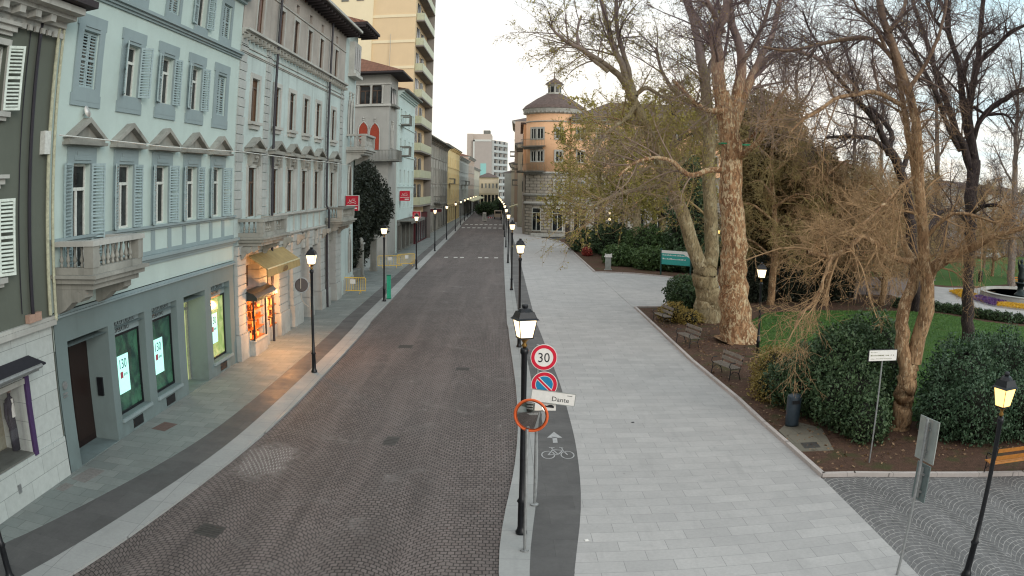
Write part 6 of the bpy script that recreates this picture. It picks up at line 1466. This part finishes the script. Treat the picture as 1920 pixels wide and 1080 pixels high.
for k, key in enumerate(('bud1', 'bud2', 'bud3', 'bud4')):
    tl = LIMBS[key][0]; rr = np.random.default_rng(60 + k)
    limbs = [tl]
    for q in range(11):
        f = .18 + .72 * q / 10; z = tl[0][2] * 0 + .2 + tl[-1][2] * f; x = np.interp(z, [p[2] for p in tl], [p[0] for p in tl]); a = q * 2.4 + k; r_ = 5.6 * (1 - .45 * f)
        limbs.append([(x, tl[0][1], z, tl[0][3] * .4), (x + math.cos(a) * r_ * .4, tl[0][1] + math.sin(a) * r_ * .4, z + 1.1, tl[0][3] * .28), (x + math.cos(a) * r_, tl[0][1] + math.sin(a) * r_, z + 2.0, .04)])
    make_tree('budding_tree', BL[key], limbs, dark_b if key == 'bud3' else olive_b, tw_olive, 40 + k, l1=1.9, l1len=2.2, l2=8, l2len=1.1, l3=4, l3len=.5, trop=(0, 0, 0), buds=(27000, 26000, 14000, 15000)[k], budm=bud_ol, budsize=.19, rmin=.016, sides=8)
SL = {'slim1': 'slim bare tree on the skyline right of the evergreen', 'slim2': 'slim bare tree at the right edge beyond the fountain', 'slim3': 'slim bare tree rising out of the evergreen', 'slim4': 'slim bare tree between the slender brown tree and the dark tree', 'slim5': 'slim bare tree far behind the slender brown tree'}
for k, key in enumerate(SL):
    tl = LIMBS[key][0]; limbs = [tl]
    for q in range(10):
        f = .25 + .7 * q / 9; z = tl[-1][2] * f; x = np.interp(z, [p[2] for p in tl], [p[0] for p in tl]); a = q * 2.4 + k; r_ = 3.6 * (1 - .4 * f)
        limbs.append([(x, tl[0][1], z, tl[0][3] * .4), (x + math.cos(a) * r_ * .5, tl[0][1] + math.sin(a) * r_ * .5, z + 1.8, tl[0][3] * .25), (x + math.cos(a) * r_, tl[0][1] + math.sin(a) * r_, z + 4.2, .03)])
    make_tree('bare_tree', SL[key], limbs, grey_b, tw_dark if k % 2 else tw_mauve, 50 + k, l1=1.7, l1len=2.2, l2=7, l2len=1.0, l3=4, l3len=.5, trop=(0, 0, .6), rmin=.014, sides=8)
# low twiggy trees that fill the park behind the lawn
TW = [(22.5, 50.5, 8.5, 'brown twiggy small tree behind the lawn, left of the dark benches'), (26.8, 54.5, 8.8, 'brown twiggy small tree behind the dark benches'), (30.5, 58, 7.5, 'brown twiggy small tree beside the small glowing lamp'), (35.0, 66, 9.0, 'brown twiggy small tree across the path, left of the dark trunk'), (43.0, 66.5, 9.0, 'brown twiggy small tree right of the dark trunk beyond the fountain'),
      (49.0, 70, 9.5, 'brown twiggy small tree beyond the far lawn at the right edge'), (19.0, 61, 9.0, 'brown twiggy small tree behind the evergreen'), (37.5, 78, 10, 'brown twiggy small tree furthest back in the middle'), (54.5, 80, 11, 'brown twiggy small tree beside the parked cars'), (46.0, 84, 11, 'brown twiggy small tree in front of the cream house'), (31, 71, 9.5, 'brown twiggy small tree left of the parked cars')]
for k, (x, y, h, l_) in enumerate(TW):
    limbs = [[(x, y, 0, .22), (x + .1, y, h * .3, .17), (x - .1, y, h * .6, .11), (x, y, h * .85, .05)]]
    for q in range(10):
        f = .16 + .7 * q / 9; a = q * 2.4 + k; r_ = h * .46 * (1 - .35 * f); z = h * f
        limbs.append([(x, y, z, .09), (x + math.cos(a) * r_ * .5, y + math.sin(a) * r_ * .5, z + .8, .06), (x + math.cos(a) * r_, y + math.sin(a) * r_, z + .9, .02)])
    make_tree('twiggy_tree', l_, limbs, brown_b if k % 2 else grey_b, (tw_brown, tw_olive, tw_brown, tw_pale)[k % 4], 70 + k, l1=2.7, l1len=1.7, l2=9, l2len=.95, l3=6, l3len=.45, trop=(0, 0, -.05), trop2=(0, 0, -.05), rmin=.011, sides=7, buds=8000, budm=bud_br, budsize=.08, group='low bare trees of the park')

def blob_points(blobs, n, rr, shell_=.55, lump=.18):
    """points in the outer part of several ellipsoids, pushed in and out in lumps"""
    vol = np.array([b[3] * b[4] * b[5] for b in blobs]); pick = rr.choice(len(blobs), n, p=vol ** .7 / (vol ** .7).sum())
    b = np.array(blobs)[pick]
    d = rr.normal(size=(n, 3)); d /= np.linalg.norm(d, axis=1)[:, None]
    ph = np.sin(d[:, 0] * 7 + b[:, 0]) * np.sin(d[:, 1] * 6 + 1.3 + b[:, 1]) + .7 * np.sin(d[:, 2] * 9 + b[:, 0] * 2) * np.sin(d[:, 0] * 11)
    rad_ = (shell_ + (1 - shell_) * rr.uniform(0, 1, n) ** .5) * (1 + lump * ph * .7 + rr.normal(0, .04, n))
    P = b[:, :3] + d * b[:, 3:6] * rad_[:, None]
    return P[P[:, 2] > .03]
def shrub(name, label, blobs, n, m, size, seed, cat='shrub', group=None, core=None, twigs=True, lump=.18, flat=0.0):
    rr = np.random.default_rng(seed); x0, y0 = blobs[0][0], blobs[0][1]
    e = ent(name, label, cat, (x0, y0, 0), 0, group)
    off = np.array([x0, y0, 0])
    P = blob_points(blobs, n, rr, lump=lump) - off
    link('foliage', leaf_mesh('foliage', P, m, size, size * .45, rr, flat), e)
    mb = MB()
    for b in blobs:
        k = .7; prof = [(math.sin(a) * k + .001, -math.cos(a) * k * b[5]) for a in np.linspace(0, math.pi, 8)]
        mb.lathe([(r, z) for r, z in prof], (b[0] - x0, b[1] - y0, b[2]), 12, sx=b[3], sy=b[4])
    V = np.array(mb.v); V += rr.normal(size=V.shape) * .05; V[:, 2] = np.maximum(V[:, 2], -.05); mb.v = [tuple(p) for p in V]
    mb.build('dark_core', core or M['core'], e)  # solid dark core: the shade inside the foliage is put into its colour
    return e
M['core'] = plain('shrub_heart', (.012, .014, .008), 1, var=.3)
lf_dark = leafmat('dark_laurel', (.03, .062, .026), (.065, .115, .045), (.14, .19, .09), 1.6)
lf_mid = leafmat('green_laurel', (.035, .075, .022), (.075, .13, .035), (.15, .21, .07), 1.4)
lf_blue = leafmat('bluish_laurel', (.03, .068, .032), (.06, .115, .058), (.14, .2, .12), 1.6)
lf_yel = leafmat('yellowing_leaves', (.17, .12, .03), (.3, .22, .05), (.42, .33, .1), 2)
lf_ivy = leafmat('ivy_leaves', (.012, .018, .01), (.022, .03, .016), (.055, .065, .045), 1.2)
lf_ever = leafmat('evergreen_oak', (.085, .075, .028), (.2, .135, .05), (.36, .23, .1), .9)
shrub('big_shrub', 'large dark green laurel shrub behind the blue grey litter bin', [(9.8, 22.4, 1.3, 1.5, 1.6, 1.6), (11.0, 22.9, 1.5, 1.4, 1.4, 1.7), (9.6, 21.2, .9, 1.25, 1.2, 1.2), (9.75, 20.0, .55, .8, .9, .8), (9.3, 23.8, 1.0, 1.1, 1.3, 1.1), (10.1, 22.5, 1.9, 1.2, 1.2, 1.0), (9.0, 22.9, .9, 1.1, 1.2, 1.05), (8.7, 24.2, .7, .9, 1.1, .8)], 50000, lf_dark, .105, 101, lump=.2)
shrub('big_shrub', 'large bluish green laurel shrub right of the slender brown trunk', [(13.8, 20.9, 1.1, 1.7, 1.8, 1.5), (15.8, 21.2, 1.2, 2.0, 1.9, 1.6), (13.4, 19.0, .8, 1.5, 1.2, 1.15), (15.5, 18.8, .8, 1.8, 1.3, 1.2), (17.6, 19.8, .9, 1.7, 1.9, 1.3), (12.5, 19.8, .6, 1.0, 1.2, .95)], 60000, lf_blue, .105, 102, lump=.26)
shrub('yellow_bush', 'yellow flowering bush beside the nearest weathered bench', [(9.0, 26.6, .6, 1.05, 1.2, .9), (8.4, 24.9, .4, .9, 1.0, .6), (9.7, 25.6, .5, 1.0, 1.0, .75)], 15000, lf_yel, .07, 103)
shrub('yellow_bush', 'small yellow green bush near the side path corner', [(7.85, 41.2, .4, .85, .9, .6), (8.6, 40.3, .3, .7, .7, .45)], 4200, lf_yel, .085, 104)
shrub('big_shrub', 'dark rounded shrub left of the forked plane trunk', [(9.2, 44.6, .95, 1.15, 1.3, 1.05), (8.9, 43.0, .8, .9, .9, .85), (10.3, 44.8, .8, .9, 1.1, .95)], 15000, lf_dark, .14, 105)
LB = [(6.9, 88, 1.0, 1.6, 2.5, 1.5, 'dark round shrub at the left end of the long shrubbery, near the corner pillar', lf_dark), (9.3, 84, 1.5, 2.3, 3.0, 1.9, 'dark shrub of the shrubbery behind the pale grey bin', lf_dark), (12.1, 78, 1.5, 2.2, 3.0, 1.9, 'dark shrub in the middle of the long shrubbery', lf_mid), (14.8, 76.5, 1.4, 2.0, 2.6, 1.8, 'dark shrub of the shrubbery in front of the pale pedestal', lf_dark),
      (8.9, 72.5, .7, 1.6, 2.4, 1.1, 'lower green shrub in front of the shrubbery, next to the bin', lf_mid), (11.3, 69, .8, 1.8, 2.2, 1.15, 'lower green shrub left of the turquoise board', lf_mid), (13.6, 67.5, .8, 1.8, 2.0, 1.1, 'lower green shrub behind the turquoise board', lf_dark), (17.5, 73, 1.4, 2.3, 2.6, 1.8, 'dark shrub at the right end of the shrubbery, behind the forked plane', lf_dark)]
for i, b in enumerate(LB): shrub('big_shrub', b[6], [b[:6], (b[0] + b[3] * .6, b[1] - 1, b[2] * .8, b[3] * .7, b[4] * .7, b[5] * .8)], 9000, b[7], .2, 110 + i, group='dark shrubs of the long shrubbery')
shrub('red_bush', 'small bush with red blossom at the promenade edge', [(6.75, 82, .35, .5, 1.3, .5)], 1300, leafmat('red_blossom', (.3, .03, .03), (.42, .07, .05), (.08, .1, .04), 3), .16, 120)
# evergreen oak overgrown with bare twigs
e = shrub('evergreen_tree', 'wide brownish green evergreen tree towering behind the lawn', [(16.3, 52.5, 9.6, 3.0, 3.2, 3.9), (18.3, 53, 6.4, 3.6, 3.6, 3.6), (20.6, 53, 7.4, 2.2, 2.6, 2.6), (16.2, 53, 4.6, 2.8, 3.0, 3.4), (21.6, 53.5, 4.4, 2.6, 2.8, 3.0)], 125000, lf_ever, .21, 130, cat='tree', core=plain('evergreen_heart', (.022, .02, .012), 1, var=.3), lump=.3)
MB().tube([(0, 0, -.1), (.1, 0, 2.5), (0, 0, 6)], [.45, .35, .25], 10).build('trunk', dark_b, e)
TW2 = [(15.2, 47.5, 11), (19.0, 47.5, 9.5), (23.5, 47.8, 7.5)]
for k, (x, y, h) in enumerate(TW2):
    limbs = [[(x, y, 0, .26), (x + .2, y, h * .35, .2), (x, y + .3, h * .7, .12), (x, y, h * .95, .05)]]
    for q in range(12):
        f = .2 + .72 * q / 11; a = q * 2.4 + k; r_ = 3.6 * (1 - .35 * f); z = h * f
        limbs.append([(x, y, z, .1), (x + math.cos(a) * r_ * .5, y + math.sin(a) * r_ * .5, z + .9, .07), (x + math.cos(a) * r_, y + math.sin(a) * r_, z + .8, .02)])
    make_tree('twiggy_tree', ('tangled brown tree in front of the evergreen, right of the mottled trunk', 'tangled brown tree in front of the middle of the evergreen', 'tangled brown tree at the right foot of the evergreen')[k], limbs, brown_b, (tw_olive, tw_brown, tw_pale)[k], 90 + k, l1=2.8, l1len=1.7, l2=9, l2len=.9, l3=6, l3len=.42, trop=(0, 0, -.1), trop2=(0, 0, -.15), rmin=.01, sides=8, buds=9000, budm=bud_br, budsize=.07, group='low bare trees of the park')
for i, b in enumerate(((14.5, 49.2, 1.3, 1.7, 1.4, 1.6, 'near-black shrub added for the shade at the left foot of the evergreen'), (17.4, 49.4, 1.4, 1.8, 1.4, 1.7, 'near-black shrub added for the shade under the middle of the evergreen'), (20.3, 49.6, 1.2, 1.7, 1.4, 1.5, 'near-black shrub added for the shade at the right foot of the evergreen'))):
    shrub('shade_fill_shrub', b[6], [b[:6]], 6000, lf_ivy, .16, 190 + i)  # near-black leaves stand in for the dark recess under the evergreen
tag(MB().box(21.5, 31, 53.2, 53.6, 0, 1.1).box(21.4, 31.1, 53.15, 53.65, 1.1, 1.22).build('park_wall', plaster('mauve_wall', (.24, .21, .21), .2, .3)), 'low greyish park wall behind the dark benches', 'wall')
# tall evergreen conifer seen between the trunks, and far tree line
shrub('conifer', 'dark green conifer behind the two plane trunks', [(14.5, 70, 4, 2.2, 2.2, 3.6), (14.5, 70, 7.2, 1.5, 1.5, 2.6)], 9000, lf_dark, .22, 131, cat='tree')
rr = np.random.default_rng(140)
n = 800; px = rr.uniform(35, 190, n); py = 112 + rr.uniform(0, 16, n) - (px - 35) * .22
stem = np.zeros((n, 4, 3)); hh = rr.uniform(3, 7.5, n)
for k in range(4): stem[:, k, 0] = px + rr.normal(0, .25, n) * k; stem[:, k, 1] = py + rr.normal(0, .25, n) * k; stem[:, k, 2] = hh * k / 3
Rm = np.full((n, 4), .07) * np.linspace(1, .3, 4)[None]
P1, R1 = grow(stem, Rm, 12, 2.0, .3, 42, (0, 0, .6), 4, rr, .15, .6, .03, .4); P2, R2 = grow(P1, R1, 5, 1.0, .3, 42, (0, 0, .3), 3, rr, .1, .6, .022, .4)
V, F = merge([tube_arrays(stem, Rm, 4), tube_arrays(P1, R1, 3), tube_arrays(P2, R2, 3)])
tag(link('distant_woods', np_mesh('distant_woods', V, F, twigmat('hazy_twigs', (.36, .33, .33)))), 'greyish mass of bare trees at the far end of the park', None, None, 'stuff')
# ivy over the garden front on the left
shrub('ivy_mass', 'huge dark ivy mass hanging over the garden gate pillars', [(-11.9, 62, 6.4, 1.4, 3.6, 2.4), (-11.6, 59.5, 4.6, 1.1, 2.8, 2.4), (-11.3, 65.5, 4.8, 1.3, 3.0, 2.2), (-11.9, 58.5, 2.6, .8, 2.6, 2.2), (-12.2, 62, 2.8, .7, 6, 2.6)], 46000, lf_ivy, .2, 150, cat='ivy', lump=.25)
shrub('planter_bush', 'dark round bush standing in the street near the far end', [(-7.6, 196, 1.6, 2.6, 2.0, 1.7)], 3000, lf_dark, .3, 151)
shrub('planter_bush', 'low dark hedge on the right of the street near the far end', [(-5.2, 210, 1.8, 1.8, 2.5, 2.0)], 3000, lf_dark, .3, 152)
# low hedge round the fountain lawn
mbp = [(24.3, 46.6), (26, 45.6), (27.7, 43.8), (28.4, 42), (29.8, 40.3), (32, 38.8), (35, 37.4), (39, 36)]
blobs = []
for a, b in zip(mbp[:-1], mbp[1:]):
    for f in (0, .33, .66): blobs.append((a[0] + (b[0] - a[0]) * f, a[1] + (b[1] - a[1]) * f, .28, .55, .5, .36))
shrub('low_hedge', 'low dark green hedge curving between the lawn and the fountain path', blobs, 16000, lf_dark, .12, 160, cat='hedge', lump=.3)
flowers('flower_bed', 'yellow pansies on the left lobe of the fountain flower bed', [(32.6, 51.2), (33.6, 54.9), (35.7, 56), (35.4, 52.8)], leafmat('yellow_flowers', (.6, .33, .01), (.7, .42, .02), (.45, .3, .02), 4), 5000, 170)
flowers('flower_bed', 'yellow pansies along the near rim of the fountain', [(34.4, 48.2), (33.3, 46.6), (35, 44.8), (38, 43), (40, 42.5), (40.5, 45), (37.2, 46.4), (35.6, 48.0)], bpy.data.materials['yellow_flowers'], 9000, 171)
flowers('flower_bed', 'purple pansies between the yellow ones', [(33.0, 50.8), (35.2, 52.2), (35.8, 48.6), (34.3, 47.9), (33.2, 46.8)], leafmat('purple_flowers', (.08, .03, .16), (.12, .05, .22), (.2, .1, .08), 4), 5500, 172)
# fallen twigs and leaves on the soil
rr = np.random.default_rng(180)
n = 5200; P = np.stack([rr.uniform(6.9, 18, n), rr.uniform(17.6, 45, n), rr.uniform(.025, .05, n)], 1)
keep = (P[:, 0] > np.interp(P[:, 1], [17, 25, 46], [7.5, 7.2, 6.75])) & ((P[:, 0] < 10.5) | (P[:, 1] < 20.5)) & ((P[:, 1] > 17.4 - (P[:, 0] - 7.3) * .28 + .3))
tag(leaf_obj('fallen_leaves', P[keep], leafmat('dry_leaves', (.14, .075, .04), (.24, .15, .08), (.33, .24, .14), 3), .09, .05, rr, flat=1.4), 'dry fallen leaves scattered over the red soil', None, None, 'stuff')
# short grass blades
n = 42000; P = np.stack([rr.uniform(9.2, 34, n), rr.uniform(21, 45, n)], 1)
from bisect import bisect
def inpoly(P, poly):
    c = np.zeros(len(P), bool); j = len(poly) - 1
    for i in range(len(poly)):
        xi, yi = poly[i]; xj, yj = poly[j]
        c ^= ((yi > P[:, 1]) != (yj > P[:, 1])) & (P[:, 0] < (xj - xi) * (P[:, 1] - yi) / (yj - yi + 1e-12) + xi); j = i
    return c
P = P[inpoly(P, lawn1)]; n = len(P); a = rr.uniform(0, 2 * np.pi, n); h = rr.uniform(.03, .09, n); w_ = .012 + P[:, 1] * .0004
base = np.concatenate([P, np.full((n, 1), .022)], 1); dx = np.stack([np.cos(a) * w_, np.sin(a) * w_, np.zeros(n)], 1); tip = base + np.stack([rr.normal(0, .02, n), rr.normal(0, .02, n), h], 1)
V = np.stack([base - dx, base + dx, tip], 1).reshape(-1, 3)
tag(link('grass', np_mesh('grass', V, np.arange(3 * n).reshape(n, 3), leafmat('grass_blades', (.05, .135, .022), (.09, .19, .032), (.14, .22, .05), .8))), 'short green grass of the lawn', None, None, 'stuff')
# green band on the big trunk
g = MB(); g.ring((9.26, 35.5, 8.75), .5, .035, 24, 5, 'z'); g.box(9.75, 10.6, 35.3, 35.34, 8.72, 8.8)
tag(g.build('green_band', plain('green_strap', (.02, .3, .14), .6)), 'green strap tied round the mottled plane trunk', 'strap')
# ------------------------------------------------------------------ markings, covers, vehicles and far bits
paint = bpy.data.materials['road_paint']
mb = MB()
for y0, x0 in ((135.9, -9.2), (148, -9.4)):
    for i in range(9): mb.box(x0 + i * .86, x0 + i * .86 + .5, y0, y0 + 2.2, -.052, -.046)
for x in (-6.9, -6.0, -5.4, -3.7, -3.1, -2.2): mb.box(x, x + .35, 78.1, 78.9, -.052, -.046)
tag(mb.build('road_marking', paint), kind='structure')
pt = plain('lane_paint', (.4, .4, .4), .7, var=.2)
mb = MB(); z0, z1 = -.003, .001
def seg(p, q, w_=.02):
    a, b = Vector((*p, 0)), Vector((*q, 0)); t_ = (b - a).normalized(); mid = (a + b) / 2; mb.obox((mid.x, mid.y, (z0 + z1) / 2), t_ * (b - a).length / 2, Vector((-t_.y, t_.x, 0)) * w_ / 2, (0, 0, (z1 - z0) / 2))
for cx in (.82, 1.3):
    for i in range(20): a, b = 2 * math.pi * i / 20, 2 * math.pi * (i + 1) / 20; seg((cx + .16 * math.cos(a), 19.72 + .3 * math.sin(a)), (cx + .16 * math.cos(b), 19.72 + .3 * math.sin(b)), .028)
for p, q in (((.82, 19.72), (.95, 20.15)), ((.95, 20.15), (1.2, 20.1)), ((1.2, 20.1), (1.07, 19.75)), ((1.07, 19.75), (.95, 20.15)), ((1.2, 20.1), (1.3, 19.72)), ((.95, 20.15), (.92, 20.32)), ((.86, 20.33), (1.0, 20.33)), ((1.2, 20.1), (1.18, 20.32)), ((1.12, 20.36), (1.22, 20.3)), ((.82, 19.72), (1.07, 19.75))): seg(p, q, .03)
mb.box(.98, 1.1, 20.75, 21.25, z0, z1).prism([(.84, 21.2), (1.24, 21.2), (1.04, 21.75)], 'z', z0, z1)
tag(mb.build('lane_marking', pt), kind='structure')
cov = plain('cast_iron_cover', (.055, .05, .045), .6, var=.3)
def cover(label, pts, grid=True, z=-.05, m=cov):
    mb = MB().prism(pts, 'z', z - .01, z)
    (x0, y0), (x1, y1), (x2, y2), (x3, y3) = pts
    for i in range(1, 6):
        f = i / 6; a = Vector((x0 + (x3 - x0) * f, y0 + (y3 - y0) * f, z + .003)); b = Vector((x1 + (x2 - x1) * f, y1 + (y2 - y1) * f, z + .003)); t_ = (b - a); mb.obox((a + b) / 2, t_ / 2 * .92, Vector((-t_.y, t_.x, 0)).normalized() * .02, (0, 0, .003))
    return tag(mb.build('manhole_cover', m), label, 'manhole cover')
cover('square iron cover set in the setts at the bottom left of the road', [(-6.3, 13.6), (-5.75, 13.5), (-5.7, 14.1), (-6.25, 14.2)])
cover('small iron drain grate in the middle of the road', [(-3.45, 20.4), (-3.1, 20.35), (-3.05, 21.1), (-3.4, 21.15)])
cover('dark oval looking cover further up the road', [(-2.2, 29.6), (-1.7, 29.6), (-1.7, 30.1), (-2.2, 30.1)])
cover('dark cover on the left of the road level with the first lamp', [(-4.9, 33.6), (-4.3, 33.6), (-4.3, 34.3), (-4.9, 34.3)])
gc = plain('slab_cover', (.2, .19, .18), .7, var=.15)
for l_, p in (('larger framed slab cover on the pavement before the stone cladding', [(-10.45, 15.3), (-9.95, 15.2), (-9.85, 16.2), (-10.35, 16.25)]), ('smaller framed slab cover close to the stone cladding', [(-10.5, 14.5), (-10.2, 14.45), (-10.15, 14.95), (-10.45, 15.0)]), ('brown rusty plate on the pavement in front of the bank', [(-10.2, 20.0), (-9.7, 19.9), (-9.6, 20.7), (-10.1, 20.8)])):
    cover(l_, p, z=.004, m=gc if 'slab' in l_ else plain('rusty_plate', (.13, .085, .075), .8))
# cars beyond the park
def car(label, x, y, rz, body, group='cars parked beyond the park'):
    e = ent('parked_car', label, 'car', (x, y, 0), rz, group)
    prof = [(-2.1, .35), (2.1, .35), (2.15, .7), (1.95, .9), (1.05, 1.0), (.5, 1.42), (-1.2, 1.45), (-1.9, 1.0), (-2.12, .9)]
    MB().prism(prof, 'y', -.85, .85).build('body', body, e)
    MB().prism([(.98, 1.01), (.48, 1.38), (-1.15, 1.4), (-1.7, 1.02)], 'y', -.862, .862).build('side_glass', M['glass'], e)
    wm = cached(('wheel',), lambda: MB().lathe([(.001, -.1), (.2, -.11), (.33, -.1), (.33, .1), (.2, .11), (.001, .1)], seg=16).mesh('wheel', M['black']))
    for sx in (-1.3, 1.35):
        for sy in (-.78, .78): link('wheel', wm, e, (sx, sy, .33), (rad(90), 0, 0))
    hm_ = cached(('hl',), lambda: MB().box(-.03, .03, -.16, .16, 0, .14).mesh('headlight', M['whitesign']))
    for sy in (-.6, .6): link('headlight', hm_, e, (2.12, sy, .66))
    return e
car('dark blue grey car glimpsed between the twigs left of the dark trunk', 57.0, 97.5, rad(170), plain('dark_blue_car', (.03, .045, .07), .25, .3))
car('silver car beyond the far lawn at the right', 66, 96, rad(170), plain('silver_car', (.4, .42, .44), .3, .4))
car('black car behind the dark blue grey one', 61.0, 104, rad(172), plain('black_car', (.015, .015, .02), .25, .3))
e = ent('delivery_van', 'small beige van parked at the far right of the street', 'van', (-4.3, 178, 0), rad(92))
MB().prism([(-1.9, .35), (1.9, .35), (1.95, .9), (1.5, 1.15), (1.1, 1.75), (-1.9, 1.8)], 'y', -.8, .8).build('body', plain('beige_van', (.5, .42, .33), .4), e)
MB().box(-1.92, -1.9, -.6, .6, 1.1, 1.6).build('rear_window', M['glass'], e)
for sx in (-1.2, 1.2):
    for sy in (-.74, .74): link('wheel', cached(('wheel',), None), e, (sx, sy, .33), (rad(90), 0, 0))
e = ent('information_totem', 'white upright information panel standing in the far crossing', 'totem', (-6.55, 163, 0)); MB().box(-.34, .34, -.1, .1, .05, 1.75).build('panel', M['whitesign'], e); MB().box(-.4, .4, -.15, .15, 0, .05).build('base', M['black'], e); MB().box(-.24, .24, -.11, -.101, .3, 1.5).build('map', M['alu'], e)
e = ent('road_barrier', 'red and white road barrier beside the white totem', 'barrier', (-5.9, 163.4, 0)); MB().box(0, .9, -.03, .03, .6, .85).build('board', M['red'], e); MB().box(.2, .35, -.035, .035, .59, .86).box(.6, .75, -.035, .035, .59, .86).build('white_stripe', M['whitesign'], e); MB().tube([(0, 0, 0), (0, 0, .9)], .03, 5).build('leg', M['galv'], e); MB().tube([(.9, 0, 0), (.9, 0, .9)], .03, 5).build('leg', M['galv'], e)
for l_, (x0, x1, y0, y1, z) in (('white awning over the far left shops', (-12.6, -10.6, 196, 232, 3.4)), ('second white awning at the very end of the left row', (-13.4, -11.4, 240, 282, 3.3)), ('pale awning on the right row beyond the orange building', (-1.6, .2, 146, 154, 3.2))):
    a_, b_ = (x0, x1) if x0 < -5 else (x1, x0)
    tag(MB().add([(a_, y0, z + .6), (b_, y0, z), (b_, y1, z), (a_, y1, z + .6), (a_, y0, z + .52), (b_, y0, z - .2), (b_, y1, z - .2), (a_, y1, z + .52)], [(0, 1, 2, 3), (4, 7, 6, 5), (0, 4, 5, 1), (1, 5, 6, 2), (2, 6, 7, 3), (3, 7, 4, 0)]).build('shop_awning', M['awnedge']), l_, 'awning')
# small dark litter on the promenade
for l_, x, y in (('tiny dark scrap lying on the promenade slabs near the camera', 3.3, 22.6), ('tiny dark scrap on the promenade further up', 2.9, 52), ('small pale scrap of paper on the dark cycle strip', 1.35, 14.3)):
    tag(MB().prism([(x, y), (x + .07, y + .02), (x + .05, y + .09), (x - .02, y + .06)], 'z', .002, .015).build('litter', M['black'] if 'dark' in l_[:12] else M['whitesign']), l_, 'litter')
